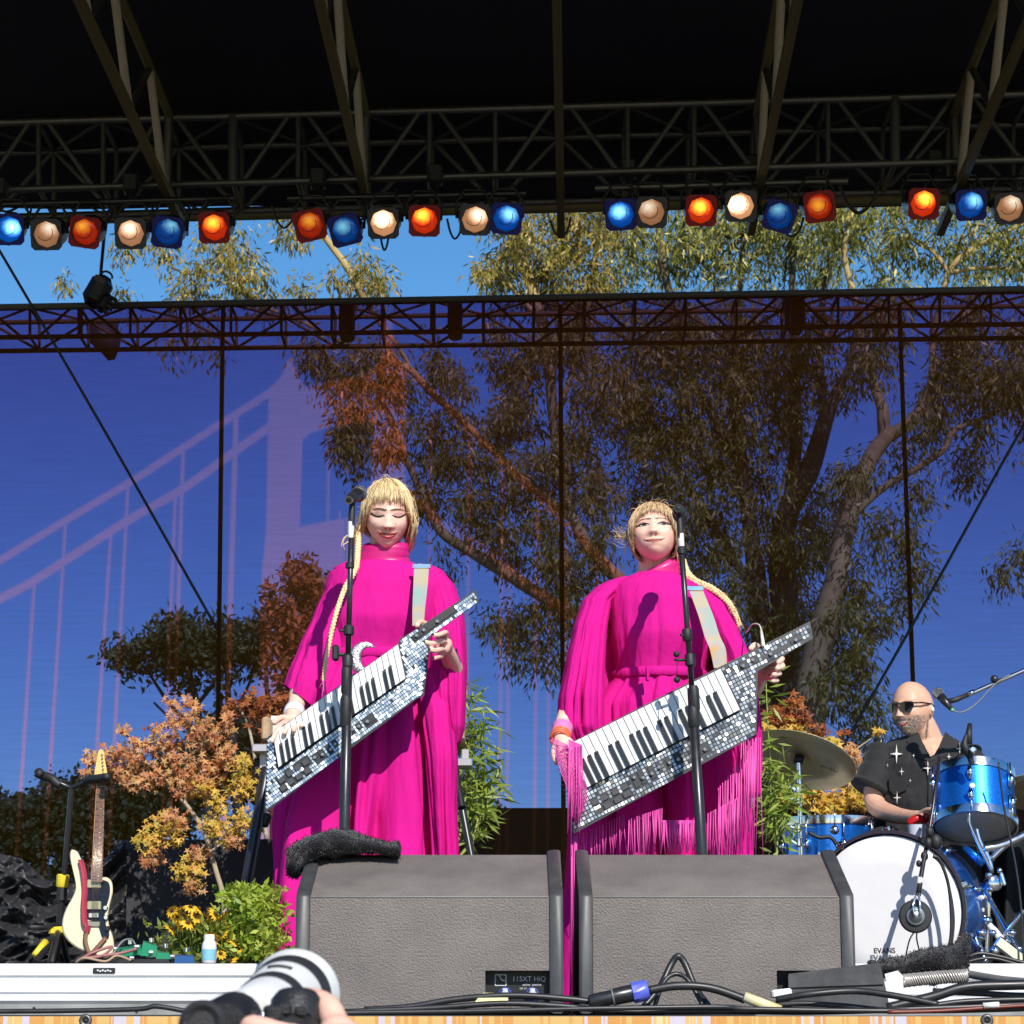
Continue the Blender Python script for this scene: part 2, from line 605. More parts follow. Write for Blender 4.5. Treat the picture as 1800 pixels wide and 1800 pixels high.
for x0, y0, x1, wd in ((60, 1026, 22, 7), (115, 922, 72, 7), (195, 938, 152, 7), (225, 856, 186, 7), (308, 872, 280, 7), (322, 792, 296, 8), (415, 730, 388, 12),
                       (578, 760, 570, 5), (597, 900, 590, 5), (757, 694, 752, 6), (825, 762, 818, 8), (884, 822, 876, 7), (945, 876, 938, 7), (996, 930, 990, 7), (1050, 985, 1046, 7),
                       (895, 1000, 890, 6), (965, 1060, 962, 6), (1110, 1030, 1108, 6), (1180, 1095, 1180, 6), (1260, 1160, 1262, 6)):
    ribbon('printed_hanger', [(x0, y0), (lerp(x0, x1, .5), lerp(y0, 1600, .5)), (x1, 1600)], wd * .78, .6 if x0 > 620 else 1.0)

def seg_dist(px, py, a, b):
    ax, ay, bx, by = *a, *b
    dx, dy = bx - ax, by - ay
    t = np.clip(((px - ax) * dx + (py - ay) * dy) / (dx * dx + dy * dy + 1e-9), 0, 1)
    return np.hypot(px - ax - t * dx, py - ay - t * dy)
def print_mask(X, Z):
    """how much bridge ink lies at each point of the sheet"""
    dep = YS * CP + (Z - ZC) * SP
    px = 900 + F * X / dep
    py = 900 - F * (-YS * SP + (Z - ZC) * CP) / dep
    m = np.zeros_like(px)
    for poly in POLYS:
        ins = np.zeros(px.shape, bool)
        dist = np.full(px.shape, 1e9)
        for a, b in zip(poly, poly[1:] + poly[:1]):
            if a[1] != b[1]:
                c = ((a[1] > py) != (b[1] > py)) & (px < (b[0] - a[0]) * (py - a[1]) / (b[1] - a[1]) + a[0])
                ins ^= c
            dist = np.minimum(dist, seg_dist(px, py, a, b))
        m = np.maximum(m, np.clip(.5 + np.where(ins, dist, -dist) / 4, 0, 1))
    for pts, wd, amt in LINES:
        for a, b in zip(pts, pts[1:]):
            sel = (px > min(a[0], b[0]) - wd) & (px < max(a[0], b[0]) + wd) & (py > min(a[1], b[1]) - wd) & (py < max(a[1], b[1]) + wd)
            if sel.any():
                d = seg_dist(px[sel], py[sel], a, b)
                m[sel] = np.maximum(m[sel], amt * np.clip((wd / 2 - d) / 4 + .5, 0, 1))
    return m
cols = np.concatenate([np.linspace(g0, P(-140, 900, YS).x, 12, endpoint=False), np.linspace(P(-140, 900, YS).x, P(1340, 900, YS).x, 600), np.linspace(P(1340, 900, YS).x, g1, 14)[1:]])
rows_ = np.linspace(0, 1, 300)
topz = np.interp(cols, [g0, g1], [scz(-700), scz(2500)])
GX = np.repeat(cols[:, None], len(rows_), 1)
GZ = topz[:, None] * rows_[None, :]
GYs = YS + .015 * np.sin((GX - g0) / (g1 - g0) * 60) * (1 - rows_[None, :])
nr = len(rows_)
idx = (np.arange(len(cols) - 1)[:, None] * nr + np.arange(nr - 1)[None, :]).ravel()
sme = bpy.data.meshes.new('mesh_sheet')
sme.from_pydata(np.stack([GX.ravel() - sc_t.location.x, GYs.ravel() - sc_t.location.y, GZ.ravel() - sc_t.location.z], 1).tolist(), [], np.stack([idx, idx + 1, idx + nr + 1, idx + nr], 1).tolist())
sme.attributes.new('print', 'FLOAT', 'POINT').data.foreach_set('value', print_mask(GX, GZ).ravel().astype(np.float32))
sme.materials.append(SCRIM)
sme.polygons.foreach_set('use_smooth', [True] * len(sme.polygons))
sob = bpy.data.objects.new('mesh_sheet', sme)
COL.objects.link(sob)
sob.parent = sc_t
hem = MB()
hem.tube([(g0, YS - .02, scz(-700)), (g1, YS - .02, scz(2500))], .022, 8)
obj('top_hem', hem, mat('scrim_hem', (.10, .09, .08), .6), sc_t)
for px0, px1, yb in ((391, 380, 1250), (985, 991, 1500), (1583, 1618, 1230)):
    s_ = MB()
    p0_, p1_ = P(px0, 600, YS + .05), P(px1, 1500 if yb > 1400 else 1560, YS + .05)
    s_.tube([p0_ + Vector((0, 0, .27)), p0_, p1_], .016, 6)
    obj('seam_strap', s_, mat('black_strap', (.008, .007, .010), .9), sc_t)
# truss behind the scrim
box_truss('backdrop_truss', 'dark box truss behind the top of the printed backdrop', -300, 2100, (547, 508), (597, 566), 17.0, 16.8, .36, 27, .019, .011, DARKST, DARKST, doubled=(5, 12, 19))
bt_ = [o for o in bpy.data.objects if o.name.startswith('backdrop_truss')][0]
for x in (600, 790, 1390):
    bb = MB()
    p = P(x + 10, lerp(575, 545, x / 1800), 17.0)
    bb.box(p, (S(26, 17.), .26, S(64, 17.)), bev=.02)
    obj('connector_plate', bb, DARKST, bt_, 'auto')

# guy cables in front of the scrim
def cable(name, label, pts, r, m=BLACK, cat='cable', n=6, k=6, group=None):
    q = spline(pts, k)
    o = obj(name, MB().tube([p - q[0] for p in q], r, n), m, None, True)
    o.location = q[0]
    tag(o, label, cat, group)
    return o
cable('guy_cable', 'thin dark guy cable slanting down across the backdrop behind the guitar side', [P(-60, 345, 16.25), P(0, 442, 16.25), P(190, 768, 16.25), P(381, 1105, 16.25)], .011)
cable('guy_cable', 'thin dark guy cable slanting down towards the drummer', [P(1880, 640, 16.25), P(1800, 748, 16.25), P(1640, 1035, 16.25), P(1482, 1312, 16.25), P(1420, 1420, 16.25)], .011)
cable('guy_cable', 'faint thin wire slanting from the eucalyptus trunk to the drummer', [P(1360, 1212, 16.5), P(1440, 1262, 16.5), P(1530, 1318, 16.5), P(1600, 1360, 16.5)], .004, mat('grey_wire', (.25, .22, .25), .6))

# chain hoist hanging by the left end of the backdrop
h = thing('chain_hoist', 'black motor hoist hanging on a chain over the backdrop top', 'hoist', P(180, 560, 17.6))
hb = MB()
c = P(172, 512, 16.4)
hm = Euler((R(8), R(28), R(10))).to_matrix()
hb.box(c, (.16, .16, .24), hm, .05)
obj('motor_body', hb, BLACKM, h, 'auto')
obj('gear_cover', MB().box(c + hm @ Vector((.08, 0, -.05)), (.08, .14, .14), hm, .03), BLACK, h, 'auto')
obj('label_plate', MB().box(c + hm @ Vector((-.02, -.083, .07)), (.08, .004, .04), hm), mat('faded_label', (.16, .12, .12), .5), h, False)
obj('lifting_eye', MB().tube([c + hm @ Vector((.04 * math.cos(t), 0, .125 + .03 * math.sin(t))) for t in (k * math.pi / 6 for k in range(7))], .008, 6), BLACKM, h)
for i in range(4):
    obj('cooling_fin', MB().box(c + hm @ Vector((.125, 0, -.10 + i * .036)), (.04, .12, .016), hm), BLACK, h, False)
obj('chain', MB().tube([P(184, 405, 16.4), P(178, 470, 16.4), P(176, 500, 16.4)], .012, 6), BLACK, h)
lb = MB()
lb.rings([[P(x, y, 17.6 + dy) for x, y, dy in rr] for rr in ([(150, 562, 0), (206, 562, 0), (206, 562, .25), (150, 562, .25)], [(155, 600, 0), (212, 600, 0), (212, 600, .25), (155, 600, .25)], [(180, 622, 0), (210, 612, 0), (210, 612, .2), (180, 622, .2)], [(190, 634, .05), (202, 632, .05), (202, 632, .15), (190, 634, .15)])])
obj('chain_bag', lb, BLACK, h)

# ---------------------------------------------------------------- stage lamps
def lamp_glass(kind, b):
    base = {'blue': (.0, .13, .75), 'red': (1.0, .045, .004), 'warm': (1.0, .46, .22)}[kind]
    hot = {'blue': (.25, .75, 1.0), 'red': (1.0, .42, .03), 'warm': (1.0, .88, .68)}[kind]
    m = bpy.data.materials.new('lamp_glass_' + kind)
    m.use_nodes = True
    nt = m.node_tree
    pb = nt.nodes['Principled BSDF']
    pb.inputs['Base Color'].default_value = (*[c * .3 for c in base], 1)
    pb.inputs['Roughness'].default_value = .15
    tc = nt.nodes.new('ShaderNodeTexCoord')
    mp = nt.nodes.new('ShaderNodeMapping')
    mp.inputs['Location'].default_value = (random.uniform(-.3, .3), 0, random.uniform(-.55, -.1))
    mp.inputs['Scale'].default_value = (11, 6, 13)
    nt.links.new(tc.outputs['Object'], mp.inputs[0])
    gr = nt.nodes.new('ShaderNodeTexGradient')
    gr.gradient_type = 'SPHERICAL'
    nt.links.new(mp.outputs[0], gr.inputs[0])
    n = nt.nodes.new('ShaderNodeTexNoise')
    n.inputs['Scale'].default_value = 60
    nt.links.new(tc.outputs['Object'], n.inputs['Vector'])
    ad = nt.nodes.new('ShaderNodeMath')
    ad.operation = 'MULTIPLY_ADD'
    ad.inputs[1].default_value = .25
    nt.links.new(n.outputs['Fac'], ad.inputs[0])
    nt.links.new(gr.outputs['Fac'], ad.inputs[2])
    r = nt.nodes.new('ShaderNodeValToRGB')
    r.color_ramp.elements[0].color = (*base, 1)
    r.color_ramp.elements[0].position = .38
    r.color_ramp.elements[1].color = (*hot, 1)
    r.color_ramp.elements[1].position = .98
    nt.links.new(ad.outputs[0], r.inputs[0])
    nt.links.new(r.outputs[0], pb.inputs['Emission Color'])
    e = nt.nodes.new('ShaderNodeMapRange')
    e.inputs[1].default_value = .3
    e.inputs[2].default_value = 1.0
    e.inputs[3].default_value = .13 + .40 * b
    e.inputs[4].default_value = .5 + 4.2 * b * b
    nt.links.new(ad.outputs[0], e.inputs[0])
    nt.links.new(e.outputs[0], pb.inputs['Emission Strength'])
    return m
GEL = {'blue': mat('blue_gel', (.003, .005, .16), .5, emit=(.0, .003, .3), estr=.05), 'red': mat('red_gel', (.17, .002, .004), .5, emit=(.5, .0, .01), estr=.06), 'warm': mat('frost_gel', (.06, .06, .08), .4)}  # blue and red gels emit faintly, standing for lamplight passing through
RING = mat('lamp_front_ring', (.06, .055, .055), .35, .6, var=.2)
# (pixel x, y, colour, brightness, gel tilt, label)
LAMPS = [(15, 403, 'blue', .9, 2, 'bright pale blue stage lamp, first of all from the left picture edge'),
         (82, 412, 'warm', .35, 0, 'dim cream stage lamp, second from the left picture edge'),
         (150, 408, 'red', .3, -9, 'plain orange-red stage lamp, third from the left picture edge'),
         (230, 410, 'warm', .55, 0, 'cream stage lamp, fourth from the left picture edge'),
         (295, 408, 'blue', .2, -7, 'dark blue stage lamp between a cream and a red lamp, left bar'),
         (377, 400, 'red', .7, 0, 'glowing orange stage lamp, last of the left lamp bar'),
         (545, 396, 'red', .25, 12, 'dull red stage lamp, first of the middle lamp bar'),
         (607, 404, 'blue', .2, 14, 'dark blue stage lamp with tilted gel, second of the middle lamp bar'),
         (674, 392, 'warm', 1.0, 0, 'brilliant white stage lamp, third of the middle lamp bar'),
         (746, 388, 'red', .85, 0, 'glowing orange stage lamp in the middle of the middle bar'),
         (835, 386, 'warm', .6, 0, 'cream stage lamp with side glare, fifth of the middle bar'),
         (890, 384, 'blue', .55, -4, 'mid blue stage lamp, last of the middle lamp bar'),
         (1091, 377, 'blue', .65, 2, 'light blue stage lamp, first of the third lamp bar'),
         (1145, 373, 'warm', .3, 0, 'dim peach stage lamp, second of the third lamp bar'),
         (1232, 370, 'red', .85, 0, 'glowing orange stage lamp beside the brightest white lamp, third bar'),
         (1302, 362, 'warm', 1.25, 0, 'brightest white stage lamp of all, third lamp bar'),
         (1370, 380, 'blue', .15, -16, 'darkest blue stage lamp with sagging gel, third bar'),
         (1440, 363, 'red', .28, 8, 'plain red stage lamp ending the third bar'),
         (1623, 358, 'red', 1.0, 0, 'brightest orange-red stage lamp, first of the last bar'),
         (1706, 360, 'blue', .5, 3, 'mid blue stage lamp on the last bar near the right edge'),
         (1775, 366, 'warm', .35, 0, 'peach stage lamp at the right picture edge')]
YL = 14.9
BARS = [(-60, 412, 361, 349, 'black pipe carrying the six lamps nearest the left edge'), (505, 925, 349, 340, 'black pipe carrying the middle six lamps'),
        (1046, 1490, 331, 318, 'pipe coloured paler as if lit, carrying six lamps above the second singer'), (1588, 1990, 318, 310, 'black pipe carrying the last lamps at the right edge')]
for i, (x0, x1, y0, y1, lab) in enumerate(BARS):
    t = thing('lamp_bar', lab, 'pipe', P((x0 + x1) / 2, y0, YL), 'lamp bars')
    bar('pipe', P(x0, y0, YL), P(x1, y1, YL), .022, STEEL if i == 2 else BLACKM, t)  # third pipe takes a lighter metal to stand for light on it
    for u in (.13, .62):
        p = P(lerp(x0, x1, u), lerp(y0, y1, u), YL)
        hk = MB()
        top = lerp(335, 273, (lerp(x0, x1, u) + 45) / 2095)
        q = P(lerp(x0, x1, u), top, YL + .15)
        hk.box(q + Vector((0, -.03, 0)), (.10, .12, .13), bev=.015)
        hk.tube([q, p], .016, 6)
        obj('clamp', hk, BLACK, t, 'auto')
    lo = MB()
    for k in range(5):                                   # loops of lamp cable along the pipe
        a, b = lerp(x0, x1, .08 + .18 * k), lerp(x0, x1, .22 + .18 * k)
        yy = lerp(y0, y1, .1 + .18 * k)
        lo.tube(spline([P(a, yy - 3, YL + .02), P((a + b) / 2, yy + random.uniform(6, 26), YL + .02), P(b, yy - 3, YL + .02)], 5), .009, 5)
    obj('lamp_cable', lo, BLACK, t)
for (x, y, k, b, tilt, lab) in LAMPS:
    c = P(x, y, YL - .12)
    t = thing('stage_lamp', lab, 'stage lamp', c, 'coloured stage lamps')
    aim = Vector((random.uniform(-.10, .10), -1, -.42)).normalized()
    a, u_ = frame_of(aim)
    if u_.z < 0:
        a, u_ = -a, -u_
    lens_r = .083
    can = MB()
    can.lathe([(.08, -.04), (.084, .0), (.086, .01), (.095, .01), (.098, -.02), (.098, -.20), (.09, -.24), (.06, -.30), (.03, -.32)], c, aim, 20)
    obj('can', can, BLACKM, t, 'auto')
    ring = MB().lathe([(.085, -.012), (.085, .014), (.104, .014), (.104, -.012)], c, aim, 8, cap=False)
    obj('front_ring', ring, RING, t, 'auto')
    gl = MB()
    s_ = .099
    tr = Matrix.Rotation(R(tilt), 3, aim)
    A_, U_ = tr @ a, tr @ u_
    ang = [(.5 + j) * math.pi / 12 for j in range(24)]
    def sq(th):
        cx, cy = math.cos(th), math.sin(th)
        m_ = max(abs(cx), abs(cy))
        return cx / m_ * s_, cy / m_ * s_
    inn = [c + aim * .02 + A_ * (math.cos(th) * .086) + U_ * (math.sin(th) * .086) for th in ang]
    out = [c + aim * .02 + A_ * sq(th)[0] + U_ * sq(th)[1] for th in ang]
    gl.rings([inn, out, [p - aim * .004 for p in out], [p - aim * .004 for p in inn]], cap=False)
    obj('gel_frame', gl, GEL[k], t, False)
    me = MB()
    me.lathe([(lens_r, 0), (lens_r * .9, .006), (lens_r * .6, .014), (.002, .018)], c - aim * .012, aim, 20)
    obj('lens', me, lamp_glass(k, b), t)
    yb = MB()
    yb.tube([c + aim * .006 + a * (math.cos(th) * .05 + .01) + u_ * (math.sin(th) * .05 + .012) for th in [2.6 + q * .2 for q in range(17)]], .0022, 5)
    obj('reflector_edge', yb, RING, t)
    yk = MB()
    mid = c - aim * .1
    yk.tube([mid + a * .108, mid + a * .115 + Vector((0, 0, .1)), mid + a * .06 + Vector((0, 0, .19)), mid - a * .06 + Vector((0, 0, .19)), mid - a * .115 + Vector((0, 0, .1)), mid - a * .108], .010, 6)
    obj('yoke', yk, BLACK, t)
    obj('pigtail', MB().tube(spline([c - aim * .31, c - aim * .38 + Vector((.05, 0, .02)), c - aim * .33 + Vector((.1, .02, .12)), c - aim * .2 + Vector((.05, .02, .22))], 5), .008, 5), BLACK, t)
for x, y, dx, dy in ((500, 372, 22, 30), (985, 395, 18, 22), (676, 415, 8, 26), (1510, 340, 34, 36), (800, 395, 14, 26), (1392, 395, 20, 22)):
    cable('lamp_lead', {500: 'black cable loop at the start of the middle lamp bar', 985: 'black cable loop dangling over leaves right of the middle bar', 676: 'short black safety wire below the brilliant white lamp', 1510: 'large black cable loop sagging after the third lamp bar', 800: 'black cable loop beside the cream lamp of the middle bar', 1392: 'black cable hanging below the darkest blue lamp'}[x],
          [P(x - dx, y - dy * .4, YL), P(x - dx * .6, y + dy * .5, YL), P(x, y + dy * .95, YL), P(x + dx * .7, y + dy * .4, YL), P(x + dx, y - dy * .6, YL)], .012 if x == 1510 else .007, group='lamp leads')
# ================================================================ trees and hills behind the stage
BARK = mat('eucalyptus_bark', (.18, .125, .045), .85, scale=1.3, col2=(.58, .43, .18), bump=.4, bscale=8)
BARKD = mat('dark_bark', (.10, .078, .05), .9, var=.45, scale=1.6, bump=.4, bscale=9)
EUC = leaf_mat('eucalyptus_leaves', [(.06, .07, .010), (.22, .22, .03), (.11, .12, .018), (.38, .34, .07), (.52, .44, .12)], .4, .18)
EUCT = leaf_mat('eucalyptus_reddish_leaves', [(.07, .08, .010), (.24, .22, .035), (.32, .20, .04), (.52, .42, .11)], .4, .18)
PINE = leaf_mat('pine_needles', [(.05, .08, .02), (.11, .14, .035), (.20, .19, .06)], .6, .12)
OLIVEL = leaf_mat('dry_cypress_leaves', [(.09, .08, .02), (.20, .16, .045), (.32, .23, .08)], .6, .15)
def add_leaf(mb, p, d, side, L, W):
    n = len(mb.v)
    m = p + d * (L * .45)
    mb.v += [p, m + side * W, p + d * L, m - side * W]
    mb.f.append((n, n + 1, n + 2, n + 3))
def rnd_dir():
    while True:
        v = Vector((random.uniform(-1, 1), random.uniform(-1, 1), random.uniform(-1, 1)))
        if .05 < v.length < 1:
            return v.normalized()
def clump(mb, c, rad, n, L, W, droop=.8):
    for _ in range(n):
        o = rnd_dir() * (rad * random.random() ** .6)
        o.z = o.z * 1.15
        d = (rnd_dir() * (1 - droop) + Vector((0, 0, -droop)) + o * (.35 / max(rad, .01))).normalized()
        s = d.cross(rnd_dir()).normalized()
        k = random.uniform(.45, 1.4)
        add_leaf(mb, c + o, d, s, L * k, W * k)
def limb(mb, pts, Y, tw=None):
    """pts: (x px, y px, width px[, extra depth])"""
    q = [P(p[0], p[1], Y + (p[3] if len(p) > 3 else 0)) for p in pts]
    sp = spline(q, 5)
    rr = []
    for i in range(len(sp)):
        u = i / 5.0
        a = int(min(u, len(pts) - 2))
        rr.append(S(lerp(pts[a][2], pts[a + 1][2], u - a), Y) / 2 * (1 + .13 * noise.noise(sp[i] * .9)))
    sp = [p + Vector((noise.noise(p * .8) * .07, noise.noise(p * .8 + Vector((9, 0, 0))) * .1, 0)) * min(1, i * .2) for i, p in enumerate(sp)]
    mb.tube(sp, rr, 10)
    return sp
def crown_from(mb, discs, Y, dep, L, W, per, crad, droop, tw=None, hub=None):
    """discs: (x, y, r, clumps): leaf clumps strewn through a rounded volume around each spot"""
    for x, y, r, n in discs:
        c0 = P(x, y, Y)
        rm = S(r, Y)
        for _ in range(int(n * .6) if y < 530 and x > 840 else n):
            v = rnd_dir() * (random.random() ** .45)
            c = c0 + Vector((v.x * rm, v.y * dep, v.z * rm))
            clump(mb, c, crad * random.uniform(.6, 1.25), int(per * random.uniform(.6, 1.4)), L, W, droop)
            if tw is not None and random.random() < .3:
                e = c0 + Vector((v.x * rm * .2, v.y * dep * .2, rm * .25))
                tw.tube([e, e.lerp(c, .5) + Vector((0, 0, .12 * rm)), c], [.035, .022, .008], 4)
def tree(name, label, base, bark, leaf, limbs, discs, Y, dep, L, W, per, crad, droop=.64, group=None):
    t = thing(name, label, 'tree', base, group)
    tr, cr = MB(), MB()
    for l in limbs:
        limb(tr, l, Y)
    crown_from(cr, discs, Y, dep, L, W, per, crad, droop, tr)
    obj('trunk', tr, bark, t)
    obj('crown', cr, leaf, t, False)
    return t
GY = -1.6
random.seed(3)
def gbase(x, Y):
    p = P(x, 1500, Y)
    return Vector((p.x, Y, GY))
YE = 44.0
# pale trunk forking in a Y at the right
tree('eucalyptus_tree', 'eucalyptus with pale trunk forking in a Y, seen through the backdrop above the cymbal', gbase(1420, YE - 2), BARK, EUC,
     [[(1412, 1960, 70), (1418, 1500, 66), (1420, 1290, 60), (1440, 1130, 54), (1470, 1020, 42), (1488, 930, 36), (1508, 860, 32), (1534, 800, 31), (1560, 765, 27)],
      [(1556, 770, 26), (1546, 720, 22), (1532, 680, 18), (1516, 600, 15), (1500, 520, 13), (1486, 440, 10), (1500, 330, 7)],
      [(1556, 770, 26), (1600, 742, 21), (1626, 700, 17), (1640, 650, 15), (1644, 590, 12), (1668, 480, 10), (1730, 425, 9), (1810, 390, 8)],
      [(1505, 900, 15), (1560, 852, 13), (1620, 818, 12), (1662, 790, 12), (1682, 755, 11), (1740, 730, 10), (1800, 690, 8), (1880, 650, 6)],
      [(1668, 480, 9), (1640, 440, 8), (1600, 415, 7), (1560, 330, 6)],
      [(1668, 480, 8), (1740, 470, 7), (1830, 480, 5)]],
     [(1560, 560, 55, 22), (1530, 660, 45, 14), (1580, 430, 60, 32), (1700, 420, 70, 38), (1790, 430, 60, 30), (1650, 350, 70, 24), (1690, 640, 60, 26), (1745, 690, 55, 26), (1800, 660, 50, 22), (1640, 720, 45, 12),
      (1700, 560, 50, 16), (1780, 590, 45, 12), (1500, 850, 40, 12), (1530, 940, 26, 7), (1720, 790, 26, 6), (1735, 815, 16, 4), (1610, 870, 22, 5), (1600, 780, 30, 8), (1790, 360, 60, 24), (1480, 380, 50, 22), (1540, 350, 50, 20),
      (1512, 1060, 24, 8), (1500, 1150, 24, 9), (1540, 1100, 26, 7), (1590, 950, 20, 6), (1600, 1010, 18, 6), (1590, 1055, 14, 4), (1455, 1210, 22, 7), (1505, 1195, 16, 6), (1520, 1240, 18, 6), (1540, 1270, 14, 4), (1528, 1295, 12, 3), (1430, 1240, 20, 5),
      (1500, 1000, 22, 5), (1840, 740, 40, 10), (1480, 1100, 30, 7), (1790, 985, 18, 4), (1760, 1000, 10, 2)],
     YE - 2, 2.2, .16, .0185, 74, .38, .56)
# dense middle eucalyptus with dark trunks
tree('eucalyptus_tree', 'dense eucalyptus with two dark trunks behind the second singer', gbase(1350, YE + 2), BARKD, EUC,
     [[(1360, 1980, 60), (1358, 1500, 56), (1350, 1290, 48), (1345, 1150, 42), (1330, 1050, 37), (1320, 950, 31), (1310, 850, 28), (1300, 770, 24), (1290, 650, 16), (1300, 520, 12), (1310, 400, 10)],
      [(1390, 1500, 60), (1388, 1290, 54), (1385, 1150, 52), (1375, 1000, 48), (1388, 900, 44), (1420, 830, 40), (1448, 745, 33), (1470, 690, 20), (1492, 640, 12), (1510, 560, 8)],
      [(1310, 850, 22), (1260, 740, 16), (1200, 640, 13), (1180, 520, 14), (1165, 440, 16), (1160, 400, 15), (1150, 330, 12)],
      [(1388, 900, 30), (1400, 740, 22), (1395, 600, 16), (1390, 500, 13), (1400, 400, 12), (1420, 320, 9)],
      [(1330, 1050, 20), (1240, 900, 16), (1180, 800, 12), (1120, 700, 9)],
      [(1448, 745, 20), (1440, 600, 12), (1455, 480, 12), (1490, 420, 10), (1540, 370, 8)]],
     [(1200, 450, 65, 44), (1290, 440, 65, 46), (1390, 430, 65, 46), (1460, 450, 55, 30), (1240, 370, 60, 34), (1340, 360, 60, 34), (1430, 350, 55, 28), (1130, 420, 50, 24), (1100, 480, 45, 20), (1230, 600, 80, 46), (1330, 610, 80, 46), (1420, 620, 65, 34),
      (1200, 720, 80, 44), (1300, 740, 80, 40), (1390, 720, 55, 22), (1150, 830, 75, 34), (1250, 850, 75, 34), (1340, 860, 55, 18), (1420, 900, 45, 14), (1180, 940, 60, 22), (1270, 960, 50, 16), (1290, 1060, 45, 14), (1410, 1000, 40, 12), (1440, 1080, 36, 12),
      (1120, 620, 60, 28), (1110, 720, 50, 22), (1240, 1050, 40, 10), (1350, 1100, 40, 12), (1460, 950, 34, 10), (1370, 990, 36, 10), (1420, 1150, 34, 9), (1330, 1190, 36, 9)],
     YE + 2, 3.0, .16, .0185, 80, .43, .56)
# long-limbed eucalyptus leaning left
tree('eucalyptus_tree', 'long-limbed eucalyptus leaning out behind the printed bridge tower', gbase(1270, YE), BARK, EUCT,
     [[(1290, 1980, 50), (1280, 1500, 46), (1262, 1290, 40), (1210, 1160, 34), (1120, 1050, 28), (1050, 980, 23), (1008, 915, 20), (986, 830, 18), (974, 740, 18), (962, 640, 22), (950, 560, 22), (925, 480, 20), (906, 420, 16), (890, 350, 12)],
      [(1210, 1160, 28), (1080, 1110, 24), (960, 1052, 22), (890, 1005, 22), (830, 972, 20), (775, 935, 18), (742, 868, 16), (712, 800, 13), (690, 740, 11), (665, 690, 9)],
      [(1008, 915, 14), (930, 850, 13), (870, 795, 14), (815, 742, 14), (760, 690, 14), (722, 650, 13), (680, 632, 11), (640, 618, 10), (606, 606, 9), (540, 570, 7), (470, 540, 6), (400, 500, 5), (330, 480, 3)],
      [(722, 650, 9), (700, 610, 9), (660, 560, 10), (632, 515, 13), (602, 462, 13), (572, 415, 12), (540, 360, 9)],
      [(974, 740, 12), (1010, 640, 10), (1040, 520, 10), (1050, 430, 10), (1060, 350, 8)],
      [(950, 560, 12), (910, 520, 8), (860, 450, 6)]],
     [(905, 440, 60, 42), (870, 500, 45, 26), (960, 480, 55, 38), (1020, 440, 55, 36), (1060, 500, 45, 22), (900, 380, 50, 26), (990, 380, 60, 32), (1060, 380, 45, 22), (1010, 530, 40, 16),
      (1010, 620, 60, 30), (1060, 700, 55, 26), (930, 640, 40, 16), (890, 640, 26, 9), (880, 590, 16, 4), (860, 620, 16, 4), (920, 720, 42, 16), (1010, 780, 50, 22), (880, 760, 40, 14), (960, 820, 45, 18), (840, 820, 36, 12), (900, 860, 45, 18), (1050, 870, 45, 18), (960, 920, 45, 16), (830, 910, 40, 16), (890, 950, 40, 15), (970, 1010, 50, 20), (1050, 980, 45, 16),
      (660, 640, 45, 18), (620, 680, 42, 16), (580, 650, 32, 10), (545, 640, 16, 5), (690, 690, 40, 14), (640, 740, 34, 12), (600, 770, 20, 6), (620, 810, 22, 7), (600, 745, 16, 5), (690, 780, 36, 12), (760, 760, 34, 12), (770, 820, 34, 12), (745, 880, 34, 12), (800, 680, 30, 9), (770, 640, 30, 9), (820, 740, 24, 7),
      (930, 1080, 50, 14), (1020, 1080, 50, 16), (880, 1110, 30, 6), (960, 1150, 40, 8), (860, 1090, 18, 4), (1000, 1180, 30, 5), (900, 1150, 16, 3), (790, 990, 14, 3),
      (630, 492, 30, 8), (660, 500, 22, 7), (590, 500, 14, 3), (520, 408, 24, 5), (490, 395, 14, 3), (545, 430, 10, 1), (530, 520, 14, 4),
      (300, 470, 26, 5), (360, 490, 34, 9), (410, 470, 32, 8), (440, 510, 30, 8), (320, 520, 26, 6), (240, 465, 12, 2), (258, 435, 10, 1), (420, 430, 18, 3), (220, 520, 12, 2), (470, 520, 20, 4), (385, 425, 16, 3), (130, 530, 6, 1), (300, 600, 16, 3), (380, 605, 12, 3), (340, 605, 10, 2), (395, 445, 22, 3)],
     YE, 2.0, .16, .0185, 64, .36, .56)
